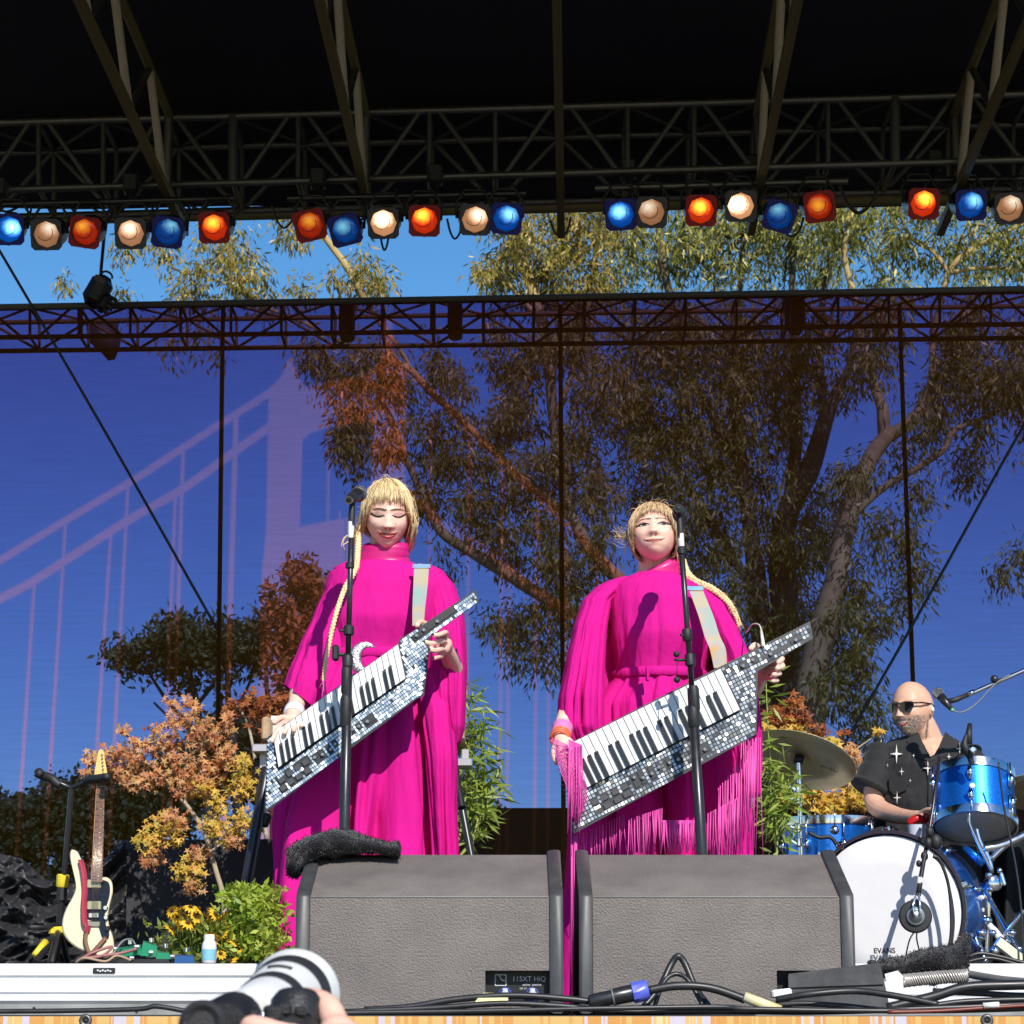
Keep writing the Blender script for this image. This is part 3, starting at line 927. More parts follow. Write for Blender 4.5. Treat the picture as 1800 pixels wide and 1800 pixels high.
# pines on the left behind the scrim
YPn = 70.0
PL = [('wind-swept dark pine leaning left behind the maple, furthest left of the pines', [[(380, 1700, 20), (370, 1500, 18), (352, 1290, 14), (336, 1200, 12), (320, 1140, 8)], [(352, 1290, 10), (300, 1240, 7), (260, 1180, 5), (230, 1155, 4)], [(350, 1280, 8), (310, 1270, 5), (270, 1235, 4)], [(345, 1240, 8), (390, 1180, 6), (400, 1120, 4)]],
       [(320, 1120, 34, 28), (280, 1140, 30, 22), (245, 1155, 22, 14), (215, 1165, 14, 8), (350, 1140, 34, 26), (300, 1180, 24, 10), (390, 1130, 26, 14), (340, 1200, 18, 5)], PINE),
      ('slim dark pine behind the black seam of the backdrop', [[(430, 1700, 18), (420, 1500, 16), (408, 1290, 12), (398, 1180, 9), (392, 1120, 6)], [(408, 1260, 7), (440, 1200, 5), (450, 1150, 4)]], [(395, 1115, 26, 16), (420, 1140, 26, 16), (375, 1150, 20, 9), (445, 1125, 22, 12), (400, 1190, 16, 5)], PINE),
      ('olive cypress with tall rounded top beside the first singer', [[(560, 1700, 22), (552, 1500, 20), (545, 1290, 16), (540, 1160, 12), (535, 1050, 8)], [(545, 1240, 9), (520, 1150, 7), (510, 1080, 4)], [(545, 1260, 9), (500, 1220, 7), (480, 1160, 4)], [(480, 1700, 14), (478, 1300, 10), (470, 1200, 8), (466, 1140, 5)]],
       [(530, 1030, 36, 34), (560, 1060, 34, 26), (500, 1090, 30, 20), (475, 1060, 16, 7), (540, 1110, 36, 24), (470, 1120, 26, 16), (575, 1130, 34, 20), (510, 1150, 26, 14), (460, 1160, 24, 12), (550, 1180, 26, 12), (500, 1200, 18, 6)], OLIVEL)]
random.seed(11)
for lab, limbs, discs, lm in PL:
    tree('pine_tree', lab, gbase(limbs[0][0][0], YPn), BARKD, lm, limbs, discs, YPn, 2.2, .24, .05, 34, .42, .1, 'trees behind the maple')
# wooded hillside
wood = MB()
random.seed(5)
prof = [(-80, 1405), (0, 1418), (40, 1425), (70, 1400), (130, 1390), (200, 1375), (260, 1365), (330, 1330), (380, 1270), (430, 1260), (480, 1290), (560, 1300), (700, 1330), (830, 1390), (870, 1450), (1000, 1470), (1200, 1440), (1400, 1430), (1700, 1445), (1900, 1440)]
for _ in range(8000):
    x = random.uniform(-150, 900) if random.random() < .75 else random.uniform(-300, 2100)
    yt = interp(prof, x)[0]
    y = yt + abs(random.gauss(0, 1)) * 55 + random.uniform(0, 14) * math.sin(x * .12)
    clump(wood, P(x, min(y, 1640), 105 + random.uniform(-6, 6)), random.uniform(.5, 1.0), 12, .27, .10, .15)
wd = obj('hillside_woods', wood, leaf_mat('hillside_foliage', [(.03, .045, .012), (.07, .085, .022), (.14, .12, .04)], .7, .1), None, False, kind='stuff')
wd['label'], wd['category'] = 'far dark green wooded hillside seen through the bottom of the backdrop', 'woods'
def hillz(u, v):
    x = lerp(-900, 2700, u)
    pt = P(x, interp(prof, x)[0] + 30, 109)
    return (pt.x, 109 + v * 130, pt.z + v * 1.5 if v < 1 else -2) if v > 0 else (pt.x, 104, -2)
hl = struct('hill', MB().grid(lambda u, v: hillz(u, v), 60, 3), mat('hill_undergrowth', (.02, .026, .01), .95, var=.5, scale=.4), True)
# dark wall behind the scrim
fw = thing('dark_wall', 'low near-black wall behind the foot of the backdrop between the singers', 'wall', (P(1300, 1500, 21).x, 21, 0))
A_, B_ = P(815, 1421, 21), P(2600, 1404, 21)
FW = mat('black_hoarding', (.02, .019, .022), .9, var=.4, scale=1.2)
for i in range(9):
    p, q = A_.lerp(B_, i / 9), A_.lerp(B_, (i + 1) / 9)
    mb = MB().box(((p.x + q.x) / 2, 21, (p.z + GY) / 2), (q.x - p.x - .012, .1, p.z - GY))
    obj('panel', mb, FW, fw, False)
# ================================================================ stage furniture, front to back
# ---------------------------------------------------------------- risers with white edge
ALU = mat('white_riser_edge', (.80, .80, .81), .35, .1, var=.05, scale=6)
DARKGAP = mat('riser_shadow_gap', (.16, .155, .15), .7, var=.25, scale=6)  # dark grey stands for the shade in the gap under the riser
def riser(label, x0, x1, Y0, Y1, z1):
    t = thing('stage_riser', label, 'riser', ((x0 + x1) / 2, Y0, 0), 'low risers on the stage')
    prof = [(0.035, 0.0), (.044, -.012), (.060, -.012), (.062, -.004), (.066, -.004), (.068, -.012), (.104, -.012), (.106, -.003), (.112, -.003), (.114, -.012), (z1 - .003, -.012), (z1, -.009)]
    mb = MB()
    mb.rings([[(x, Y0 + d, z) for z, d in prof] + [(x, Y0 + .08, z1), (x, Y0 + .08, .035)] for x in (x0, x1)])
    obj('edge_extrusion', mb, ALU, t, False)
    obj('deck_top', MB().box(((x0 + x1) / 2, (Y0 + .082 + Y1) / 2, z1 - .02), (x1 - x0, Y1 - Y0 - .084, .038)), deck, t, False)
    obj('underframe', MB().box(((x0 + x1) / 2, (Y0 + .03 + Y1) / 2, .0175), (x1 - x0 - .02, Y1 - Y0 - .06, .035)), DARKGAP, t, False)
    obj('kick_rail', MB().box(((x0 + x1) / 2, Y0 - .005, .02), (x1 - x0, .02, .03)), mat('galvanised_rail', (.30, .30, .29), .6, .3, var=.3, scale=5), t, False)
    return t
ZR = P(200, 1694, 7.0).z
rl = riser('low white-edged riser under the guitar and pedals', -2.4, P(498, 1700, 7.0).x, 7.0, 9.6, ZR)
lp = MB()
lp.box(P(183, 1706, 6.985), (S(38, 7), .006, S(9, 7)), bev=.002)
pl_ = obj('maker_plate', lp, BLACK, rl, 'auto')
sq_ = MB()
for i in range(6):
    sq_.box(P(172 + i * 4.4, 1706 + (1 if i % 2 else -.3), 6.981), (S(3, 7), .002, S(2.6, 7)))
obj('plate_lettering', sq_, WHITE, rl, False)
bolts = MB()
for x in (60, 242, 400):
    bolts.lathe([(.004, 0), (.004, .004)], P(x, 1772, 6.975), (0, -1, 0), 8)
obj('bolts', bolts, BLACKM, rl)
rr_ = riser('low white-edged riser under the drum kit', P(1300, 1700, 7.6).x, 3.2, 7.6, 11.6, P(1750, 1694, 7.6).z)
ZR2 = P(1750, 1694, 7.6).z
# ---------------------------------------------------------------- floor monitors
TOLEX = mat('monitor_textured_paint', (.195, .170, .156), .58, var=.26, scale=3.2, bump=.6, bscale=185, spec=.45)
BUMP = mat('monitor_rubber_edge', (.055, .055, .058), .45, var=.25, scale=12)
LOGO = mat('white_print', (.62, .62, .64), .6)
def monitor(label, xl, xr, cx_rec, logo):
    Y0, Y1 = 6.4, 6.76
    zk, zt = P(900, 1577, Y0).z, P(900, 1503, Y1).z
    x0, x1 = P(xl, 1690, Y0).x, P(xr, 1690, Y0).x
    t = thing('floor_monitor', label, 'speaker', ((x0 + x1) / 2, Y0, 0), 'floor monitors at the stage edge')
    prof = [(Y0, .012), (Y0, zk - .004), (Y0 + .004, zk), (Y1 - .006, zt), (Y1, zt), (Y1 + .012, zt - .01), (Y0 + .72, .12), (Y0 + .70, .012)]
    e = .036
    rx0, rx1, rz = P(cx_rec[0], 1700, Y0).x, P(cx_rec[1], 1700, Y0).x, P(900, 1706, Y0).z
    zb = .03
    # cabinet with a real recess for the sockets
    cab = MB()
    def strip(xa, xb, pr):
        cab.rings([[(xa, y, z) for y, z in pr], [(xb, y, z) for y, z in pr]])
    strip(x0 + e, rx0, prof)
    strip(rx1, x1 - e, prof)
    strip(rx0, rx1, [(Y0, rz)] + prof[1:7] + [(Y0 + .70, .012), (Y0 + .70, rz)])
    strip(rx0, rx1, [(Y0, .012), (Y0, zb), (Y0 + .7, zb), (Y0 + .7, .012)])
    obj('cabinet', cab, TOLEX, t, 'auto')
    seam = MB().tube([(x0 + e + .002, Y0 - .0005, zk + .0005), (x1 - e - .002, Y0 - .0005, zk + .0005)], .0012, 6)
    obj('panel_seam', seam, mat('worn_seam', (.34, .33, .32), .6), t)
    obj('socket_panel', MB().box(((rx0 + rx1) / 2, Y0 + .05, (rz + zb) / 2), (rx1 - rx0, .012, rz - zb)), mat('socket_plate', (.006, .006, .007), .5), t, False)
    for sx, s in ((x0, 1), (x1, -1)):
        b = MB()
        pb = [(Y0 - .012, .006), (Y0 - .012, zk), (Y0 - .006, zk + .008), (Y1 - .004, zt + .014), (Y1 + .02, zt + .012), (Y1 + .03, zt - .01), (Y0 + .73, .12), (Y0 + .72, .006)]
        yc = sum(p[0] for p in pb) / 8
        zc_ = sum(p[1] for p in pb) / 8
        rings = []
        for dx, k in ((0, .985), (.006, 1.0), (e - .012, 1.0), (e - .002, .985), (e, .96)):
            rings.append([(sx + s * dx, yc + (y - yc) * k, zc_ + (z - zc_) * k) for y, z in pb])
        b.rings(rings)
        obj('edge_bumper', b, BUMP, t, 'auto')
    if logo:
        f0 = Y0 + .042
        lg = MB()
        lx, lz = P(880, 1723, f0).x, P(880, 1723, f0).z
        h_ = .014
        for a, b in (((-h_, -h_), (h_, -h_)), ((h_, -h_), (h_, h_)), ((h_, h_), (-h_, h_)), ((-h_, h_), (-h_, -h_)), ((-h_ * .3, h_), (h_ * .2, 0)), ((h_ * .2, 0), (h_ * .9, -h_ * .1))):
            p, q = Vector((lx + a[0], f0, lz + a[1])), Vector((lx + b[0], f0, lz + b[1]))
            lg.tube([p, q], .0016, 4)
        obj('logo', lg, LOGO, t, False)
        text('model_lettering', '115XT HiQ', .018, (P(930, 1721, f0).x, f0, P(930, 1721, f0).z), (R(90), 0, 0), LOGO, t, align='CENTER')
        text('small_lettering', 'active  passive', .0085, (P(935, 1731, f0).x, f0, P(935, 1731, f0).z), (R(90), 0, 0), LOGO, t)
        text('small_lettering', 'MF LF   HF', .0075, (P(925, 1738, f0).x, f0, P(925, 1738, f0).z), (R(90), 0, 0), LOGO, t)
        for x in (888, 936):
            so = MB()
            c = P(x, 1750, Y0 + .03)
            so.lathe([(.018, 0), (.018, .03), (.014, .034), (.014, .0)], c + Vector((0, .03, 0)), (0, -1, .1), 16)
            sk_ = obj('socket', so, mat('blue_socket', (.06, .10, .42), .35), t, 'auto')
            pl = MB().lathe([(.011, 0), (.012, .05), (.008, .056)], c + Vector((0, .01, 0)), (0, -1, .05), 12)
            pl.box(c + Vector((0, -.03, .012)), (.012, .02, .012))
            obj('plug', pl, mat('grey_plug', (.62, .62, .66), .35, .3), sk_, 'auto')
    return t
m1 = monitor('grey floor monitor below the first singer with a fur-like towel on its corner', 519, 990, (853, 966), True)
m2 = monitor('grey floor monitor below the second singer, behind the blue plug', 1018, 1503, (1365, 1470), False)
text('model_lettering', '115XT HiQ', .011, (P(1300, 1900, 6.4).x, 6.43, -.5), (R(90), 0, 0), LOGO, m2) if False else None
# ---------------------------------------------------------------- fur-like towels
FUR = mat('black_fleece', (.012, .011, .014), 1.0, var=.5, scale=45, bump=1.0, bscale=160, spec=.1, sheen=.25)
def towel(label, pts, Y, thick, seed, fluff=2600):
    """a crumpled cloth: lumpy loft along pixel points (x, y_top, y_bottom, dY)"""
    random.seed(seed)
    t = thing('black_towel', label, 'towel', P(pts[len(pts) // 2][0], pts[len(pts) // 2][2], Y), 'crumpled black towels')
    mb = MB()
    sec = spline([Vector((p[0], p[1], p[2])) for p in pts], 5)
    dys = spline([Vector((p[3], 0, 0)) for p in pts], 5)
    rings = []
    n = 20
    for i, s in enumerate(sec):
        ring = []
        for k in range(n):
            th = 2 * math.pi * k / n
            yy = lerp(s.y, s.z, (1 - math.sin(th)) / 2)
            p = P(s.x, yy, Y + dys[i].x + thick * math.cos(th))
            nz = noise.noise(p * 22 + Vector((seed, 0, 0))) * .02 + noise.noise(p * 9 + Vector((0, seed, 0))) * .022
            cc = P(s.x, (s.y + s.z) / 2, Y + dys[i].x)
            p = p + (p - cc).normalized() * nz + Vector((noise.noise(p * 14) * .01, 0, 0))
            ring.append(p)
        rings.append(ring)
    mb.rings(rings)
    o = obj('cloth', mb, FUR, t)
    fz = MB()
    for _ in range(fluff):                      # short pile standing off the cloth
        f = random.choice(mb.f[:-2])
        a = mb.v[f[0]].lerp(mb.v[f[2]], random.random()).lerp(mb.v[f[1]], random.random() * .5)
        nn = (mb.v[f[1]] - mb.v[f[0]]).cross(mb.v[f[3]] - mb.v[f[0]])
        if nn.length < 1e-9:
            continue
        d = (nn.normalized() + rnd_dir() * .8).normalized()
        s = d.cross(rnd_dir()).normalized()
        add_leaf(fz, a, d, s, random.uniform(.006, .012), .0011)
    obj('pile', fz, FUR, t, False, kind='stuff')
    return t
towel('crumpled black fleece towel draped over the corner of the first floor monitor', [(505, 1500, 1530, -.06), (520, 1488, 1540, -.06), (545, 1468, 1512, -.02), (580, 1460, 1508, 0), (625, 1464, 1507, .02), (660, 1474, 1506, .02), (695, 1485, 1504, .03), (702, 1492, 1503, .03)], 6.72, .10, 4)
towel('crumpled black fleece towel lying in front of the bass drum', [(1526, 1693, 1703, 0), (1550, 1690, 1714, 0), (1592, 1684, 1722, 0), (1630, 1668, 1724, 0), (1665, 1656, 1726, 0), (1694, 1644, 1728, .02), (1703, 1652, 1724, .03)], 6.62, .10, 8)
# ---------------------------------------------------------------- cables along the stage lip
CAB = mat('black_cable_jacket', (.022, .022, .024), .38, var=.3, scale=18, spec=.55)
def zp(x, y, Y):
    return P(x, y, Y)
cable('speaker_cable', 'thick black cable lying along the stage lip below the first monitor', [P(640, 1775, 6.12), P(720, 1770, 6.12), P(800, 1757, 6.12), P(900, 1750, 6.12), P(1000, 1756, 6.12), P(1060, 1764, 6.12)], .0085, CAB, n=10)
cable('speaker_cable', 'second black cable running beneath the first one on the stage lip', [P(600, 1779, 6.08), P(760, 1772, 6.08), P(880, 1764, 6.08), P(980, 1768, 6.08), P(1100, 1778, 6.08), P(1250, 1777, 6.08), P(1420, 1779, 6.07), P(1600, 1774, 6.07), P(1900, 1762, 6.07)], .0075, CAB, n=10)
cable('speaker_cable', 'lower black cable against the stage edge from left to right', [P(560, 1781, 6.05), P(800, 1778, 6.05), P(1040, 1773, 6.05), P(1260, 1770, 6.06), P(1330, 1774, 6.05), P(1640, 1777, 6.05), P(1900, 1770, 6.05)], .0065, CAB, n=10)
cable('speaker_cable', 'thin black cable on the stage edge below the white riser', [P(-60, 1778, 6.06), P(100, 1777, 6.06), P(240, 1774, 6.06), P(275, 1769, 6.06), P(330, 1778, 6.06)], .006, CAB, n=8)
cable('looped_cable', 'black cable bent up in a pointed loop before the second monitor', [P(1130, 1772, 6.16), P(1160, 1735, 6.18), P(1180, 1695, 6.2), P(1192, 1681, 6.2), P(1204, 1694, 6.2), P(1222, 1735, 6.18), P(1245, 1768, 6.14)], .0085, CAB, n=10)
cable('looped_cable', 'small inner black cable loop in front of the second monitor', [P(1150, 1770, 6.14), P(1168, 1725, 6.15), P(1190, 1712, 6.16), P(1212, 1726, 6.15), P(1235, 1768, 6.13)], .006, CAB, n=8)
cable('power_cable', 'thick black cable leaving the blue ringed connector to the yellow sleeve', [P(1140, 1741, 6.1), P(1190, 1733, 6.1), P(1250, 1737, 6.1), P(1310, 1757, 6.09)], .0105, CAB, n=12)
cable('power_cable', 'black cable running from the dark box to the right stage edge', [P(1365, 1757, 6.14), P(1420, 1748, 6.12), P(1500, 1742, 6.12), P(1570, 1750, 6.1), P(1650, 1766, 6.08)], .0085, CAB, n=10)
cable('power_cable', 'thickest black cable crossing below the towel at the lower right', [P(1560, 1772, 6.2), P(1640, 1752, 6.2), P(1700, 1735, 6.2), P(1800, 1731, 6.2), P(1900, 1726, 6.2)], .0125, CAB, n=12)
cable('power_cable', 'black cable between two others at the lower right corner', [P(1640, 1742, 6.24), P(1720, 1746, 6.24), P(1800, 1750, 6.24), P(1900, 1748, 6.24)], .008, CAB, n=10)
cable('power_cable', 'grey cable sheath before the riser at the lower right', [P(1700, 1712, 6.5), P(1760, 1722, 6.4), P(1830, 1728, 6.3), P(1900, 1732, 6.3)], .0105, mat('grey_cable', (.16, .16, .16), .45, var=.2), n=10)
cable('power_cable', 'red-brown cable along the stage edge at the lower right', [P(1560, 1779, 6.035), P(1650, 1777, 6.035), P(1760, 1770, 6.035), P(1900, 1762, 6.035)], .005, mat('red_brown_cable', (.16, .03, .015), .4), n=8)
cable('power_cable', 'black cable tucked under the dark box', [P(1330, 1772, 6.18), P(1400, 1764, 6.17), P(1480, 1768, 6.16), P(1580, 1776, 6.14), P(1700, 1760, 6.14), P(1900, 1755, 6.14)], .007, CAB, n=8)
# connector with the blue collar
cn = thing('cable_connector', 'black barrel connector with a blue locking collar on the stage lip', 'connector', P(1090, 1772, 6.09))
a, b = P(1034, 1762, 6.09), P(1128, 1742, 6.09)
d = (b - a).normalized()
L = (b - a).length
obj('barrel', MB().lathe([(.008, 0), (.016, .004), (.0185, .012), (.0185, L * .45), (.021, L * .46), (.0215, L * .86), (.018, L * .9)], a, d, 18), BLACKM, cn, 'auto')
cl_ = MB().lathe([(.019, L * .8), (.026, L * .83), (.026, L * 1.06), (.022, L * 1.12), (.012, L * 1.13)], a, d, 9)
obj('collar', cl_, mat('blue_collar', (.10, .13, .62), .35), cn, 'auto')
obj('barrel_band', MB().lathe([(.0217, L * .44), (.0225, L * .445), (.0225, L * .47), (.0217, L * .475)], a, d, 18), mat('grey_band', (.15, .15, .16), .4), cn)
tp = MB().tube([P(1308, 1752, 6.085), P(1340, 1765, 6.085), P(1372, 1776, 6.085)], [.0125, .0135, .012], 12)
tag(obj('tape_sleeve', tp, mat('yellow_tape', (.75, .55, .16), .55, scale=30, col2=(.70, .66, .5)), None), 'pale yellow taped sleeve on the black cable', 'tape')
tt = MB()
ta, tb = P(835, 1763, 6.1), P(893, 1748, 6.16)
tt.rings([[P(833, 1764, 6.1), P(893, 1764, 6.1), P(893, 1764, 6.2), P(838, 1764, 6.2)], [P(845, 1748, 6.12), P(893, 1748, 6.12), P(893, 1748, 6.18), P(848, 1748, 6.18)], [P(850, 1745, 6.15), P(882, 1745, 6.15), P(882, 1745, 6.17), P(850, 1745, 6.17)]])
tag(obj('tape_tag', tt, mat('yellow_gaffer', (.82, .76, .36), .6, var=.05), None, 'auto'), 'pale yellow tape tag folded on a cable before the first monitor', 'tape')
wt = MB().tube([P(1728, 1768, 6.033), P(1756, 1766, 6.033)], .0075, 10)
tag(obj('tape_wrap', wt, GREYTAPE, None), 'short white tape wrap on the cable at the lower right', 'tape')
wb = MB().box(P(1373, 1746, 6.2), (S(34, 6.2), .05, S(14, 6.2)), (0, R(-6), 0), .004)
tag(obj('cable_plug', wb, WHITE, None, 'auto'), 'small white plug at the left end of the dark box', 'plug')
# dark box with a white lid block and braided cable wrap
bx = thing('cable_box', 'scuffed black cable box lying in front of the second monitor', 'box', P(1470, 1770, 6.25))
q0 = [(1384, 1716), (1548, 1696), (1564, 1770), (1392, 1775)]
mbx = MB()
mbx.rings([[P(x, y, 6.22) for x, y in q0], [P(x, y, 6.42) for x, y in q0]])
SCUFF = mat('scuffed_black_box', (.035, .035, .037), .75, scale=14, col2=(.10, .10, .105), bump=.2, bscale=50)
obj('shell', mbx, SCUFF, bx, False)
obj('box_lid', MB().rings([[P(x, y, 6.214) for x, y in ((1386, 1712), (1546, 1692), (1553, 1730), (1386, 1736))], [P(x, y, 6.43) for x, y in ((1386, 1712), (1546, 1692), (1553, 1730), (1386, 1736))]]), SCUFF, bx, False)
wbk = MB().rings([[P(x, y, 6.26) for x, y in ((1555, 1712), (1578, 1706), (1588, 1716), (1588, 1736), (1562, 1740))], [P(x, y, 6.36) for x, y in ((1555, 1712), (1578, 1706), (1588, 1716), (1588, 1736), (1562, 1740))]])
obj('end_cap', wbk, mat('off_white_plastic', (.72, .72, .70), .5, var=.06), bx, False)
br = thing('braided_cable', 'silver and black braided cable wrap below the towel', 'cable', P(1640, 1735, 6.3))
core = [P(1588, 1724, 6.3), P(1640, 1719, 6.3), P(1700, 1715, 6.3)]
obj('cable_core', MB().tube(spline(core, 6), .014, 10), BLACK, br)
for ph in range(6):
    q = spline(core, 20)
    hx = MB()
    hx.tube([p + Vector((0, math.cos(i * .75 + ph * 1.05) * .0155, math.sin(i * .75 + ph * 1.05) * .0155)) for i, p in enumerate(q)], .0026, 5)
    obj('braid_strand', hx, mat('silver_braid', (.6, .55, .5), .35, .5), br)
# ---------------------------------------------------------------- black tarpaulin heap and dark box at the left
TARP = mat('black_plastic_tarp', (.03, .03, .033), .5, var=.3, scale=4, bump=.5, bscale=16, spec=.5)
def tarp_fn(u, v):
    x = lerp(-160, 222, u)
    top = interp([(-160, 1480), (0, 1500), (40, 1512), (85, 1548), (130, 1555), (165, 1530), (195, 1500), (222, 1478)], x)[0]
    y = lerp(top, 1712, v ** .9)
    n1 = noise.noise(Vector((u * 6 + v * 3, v * 4 - u * 2, 3)))
    n2 = noise.noise(Vector((u * 15 + v * 9, v * 9 - u * 3, 7)))
    n3 = noise.noise(Vector((u * 34 - v * 12, v * 26, 1)))
    Y = 8.72 + .36 * u ** 3 - .34 * v * (1 - .7 * u ** 2) + .22 * abs(n1) + .10 * abs(n2) + .03 * abs(n3) - .10
    return P(x, y, Y)
tp_ = obj('black_tarpaulin', MB().grid(tarp_fn, 150, 80), TARP, None, True)
tp_.modifiers.new('thick', 'SOLIDIFY').thickness = .006
tag(tp_, 'crumpled black plastic tarpaulin draped behind the guitar stand', 'tarpaulin')
BOXG = mat('dark_felt_panel', (.045, .045, .052), .9, var=.18, scale=8, bump=.15, bscale=80)
pb0 = [P(190, 1478, 9.12), P(484, 1474, 9.12)]
pan = MB()
pan.rings([[(P(200, 1478, 9.12).x, 9.12, ZR), (P(560, 1478, 9.12).x, 9.12, ZR), (P(560, 1478, 9.12).x, 9.75, ZR), (P(200, 1478, 9.12).x, 9.75, ZR)],
           [(P(200, 1478, 9.12).x, 9.12, P(300, 1477, 9.12).z), (P(560, 1478, 9.12).x, 9.12, P(300, 1474, 9.12).z), (P(560, 1478, 9.12).x, 9.75, P(300, 1474, 9.12).z), (P(200, 1478, 9.12).x, 9.75, P(300, 1477, 9.12).z)]])
bxp = obj('covered_case', pan, BOXG, None, False)
tag(bxp, 'large case under flat black cloth behind the maple trunk', 'case')
# ================================================================ plants on the stage
MAPLE = leaf_mat('autumn_maple_leaves', [(.32, .09, .03), (.66, .27, .10), (.50, .16, .06), (.76, .42, .17), (.58, .40, .12), (.74, .36, .22), (.40, .22, .08)], .5, .3)
MAPLEY = leaf_mat('yellow_maple_leaves', [(.72, .42, .06), (.82, .56, .10), (.55, .45, .06), (.78, .36, .10)], .5, .3)
MAPLED = leaf_mat('dark_red_maple_leaves', [(.16, .03, .012), (.36, .09, .02), (.48, .17, .04), (.1, .03, .015)], .5, .3)
TWIG = mat('pale_twig', (.42, .34, .24), .8, var=.25, scale=20)
def star_leaf(mb, c, nrm, r):
    a, b = frame_of(nrm)
    t0 = random.random() * 6.28
    n0 = len(mb.v)
    mb.v.append(c)
    for k in range(10):
        t = t0 + k * math.pi / 5
        rr = r * (1.0 if k % 2 == 0 else .38) * (1 if k != 5 else .5)
        mb.v.append(c + (a * math.cos(t) + b * math.sin(t)) * rr + nrm * (-.18 * rr if k % 2 == 0 else 0))
    for k in range(5):
        mb.f.append((n0, n0 + 1 + (2 * k - 1) % 10, n0 + 1 + 2 * k, n0 + 1 + (2 * k + 1) % 10))
def maple(name, label, Y, limbs, discs, leafm, base, r=.028, group=None, twigs=True):
    t = thing(name, label, 'tree', base, group)
    tr = MB()
    for l in limbs:
        limb(tr, l, Y)
    lv = {}
    for x, y, rad, n, mi in discs:
        c0, rm = P(x, y, Y), S(rad, Y)
        mb = lv.setdefault(mi, MB())
        for _ in range(int(n * 1.5)):
            v = rnd_dir() * random.random() ** .5
            p = c0 + Vector((v.x * rm, v.y * max(rm, .12), v.z * rm * .85))
            nn = (Vector((random.uniform(-.6, .6), -.8, random.uniform(.1, 1))) + rnd_dir() * .7).normalized()
            star_leaf(mb, p, nn, r * random.uniform(.5, 1.3))
            if twigs and random.random() < .05:
                tr.tube([c0 + Vector((0, 0, -rm * .3)), c0.lerp(p, .6), p], [.004, .0025, .0012], 4)
    obj('trunk', tr, TWIG, t)
    for mi, mb in lv.items():
        obj('crown', mb, leafm[mi], t, False)
    return t
random.seed(21)
YM = 8.7
mp_ = maple('maple_tree', 'potted maple with orange and yellow leaves beside the guitar', YM,
      [[(392, 1640, 9), (385, 1580, 10), (372, 1530, 9), (360, 1480, 9), (348, 1450, 8), (330, 1420, 7), (312, 1398, 6), (285, 1360, 4), (240, 1330, 3), (190, 1320, 2)],
       [(326, 1415, 5), (325, 1370, 4), (330, 1300, 4), (340, 1250, 3), (345, 1225, 2)], [(348, 1450, 5), (390, 1420, 4), (430, 1390, 3), (450, 1370, 2)], [(360, 1485, 4), (340, 1500, 3), (320, 1510, 2)], [(365, 1500, 4), (400, 1470, 3), (430, 1450, 2)], [(330, 1330, 3), (380, 1290, 2), (410, 1260, 1.5)], [(312, 1398, 3), (320, 1385, 2.5), (316, 1375, 2)]],
      [(330, 1270, 42, 95, 0), (290, 1300, 42, 100, 0), (370, 1300, 46, 110, 0), (240, 1320, 36, 85, 0), (200, 1330, 32, 75, 0), (165, 1335, 22, 42, 0), (310, 1350, 46, 105, 0), (360, 1360, 42, 90, 0), (250, 1370, 36, 75, 0), (400, 1330, 30, 55, 0), (220, 1365, 26, 45, 0), (340, 1235, 20, 26, 0), (400, 1262, 16, 16, 0), (155, 1360, 12, 10, 0), (215, 1285, 18, 20, 0), (365, 1390, 36, 70, 1), (325, 1385, 26, 40, 0), (300, 1235, 12, 10, 0),
       (430, 1350, 28, 55, 1), (430, 1385, 34, 75, 1), (290, 1460, 40, 105, 1), (260, 1480, 26, 50, 1), (310, 1440, 28, 50, 0), (270, 1510, 22, 40, 0), (330, 1530, 32, 70, 1), (350, 1500, 22, 35, 0), (340, 1560, 22, 36, 0), (400, 1460, 36, 80, 1), (435, 1440, 26, 45, 1), (370, 1450, 26, 40, 1), (415, 1480, 18, 26, 0), (445, 1455, 18, 24, 1), (385, 1420, 24, 30, 1)],
      [MAPLE, MAPLEY], Vector((P(392, 1640, YM).x, YM, ZR)), .0155)
maple('red_maple', 'dark red-leaved maple in the shade behind the orange one', 10.6, [[(470, 1480, 8), (465, 1350, 6), (450, 1270, 4), (430, 1240, 3)]], [(440, 1235, 32, 70, 0), (480, 1240, 30, 60, 0), (410, 1245, 20, 26, 0), (470, 1260, 26, 40, 0), (500, 1235, 26, 40, 0), (455, 1270, 26, 24, 0)], [MAPLED], Vector((P(470, 1500, 10.6).x, 10.6, 0)), .022)
YR = 11.6
maple('maple_tree', 'small yellow and orange maple behind the cymbal', YR, [[(1430, 1500, 8), (1425, 1420, 7), (1410, 1340, 5), (1390, 1280, 3)], [(1425, 1420, 5), (1460, 1360, 4), (1500, 1320, 3), (1540, 1290, 2)], [(1425, 1400, 4), (1380, 1340, 3), (1360, 1290, 2)]],
      [(1370, 1262, 30, 60, 2), (1395, 1240, 24, 36, 2), (1350, 1285, 22, 50, 1), (1385, 1285, 28, 70, 1), (1410, 1265, 20, 26, 2), (1440, 1290, 18, 20, 2), (1460, 1310, 20, 30, 1), (1495, 1330, 26, 50, 0), (1505, 1370, 24, 55, 0), (1480, 1290, 12, 10, 2), (1545, 1285, 8, 12, 1), (1490, 1400, 30, 70, 1), (1440, 1400, 34, 90, 1), (1390, 1400, 30, 70, 1), (1460, 1430, 30, 60, 1), (1520, 1410, 20, 40, 1), (1410, 1350, 28, 40, 1)], [MAPLE, MAPLEY, MAPLED], Vector((P(1430, 1500, YR).x, YR, ZR2)), .026)
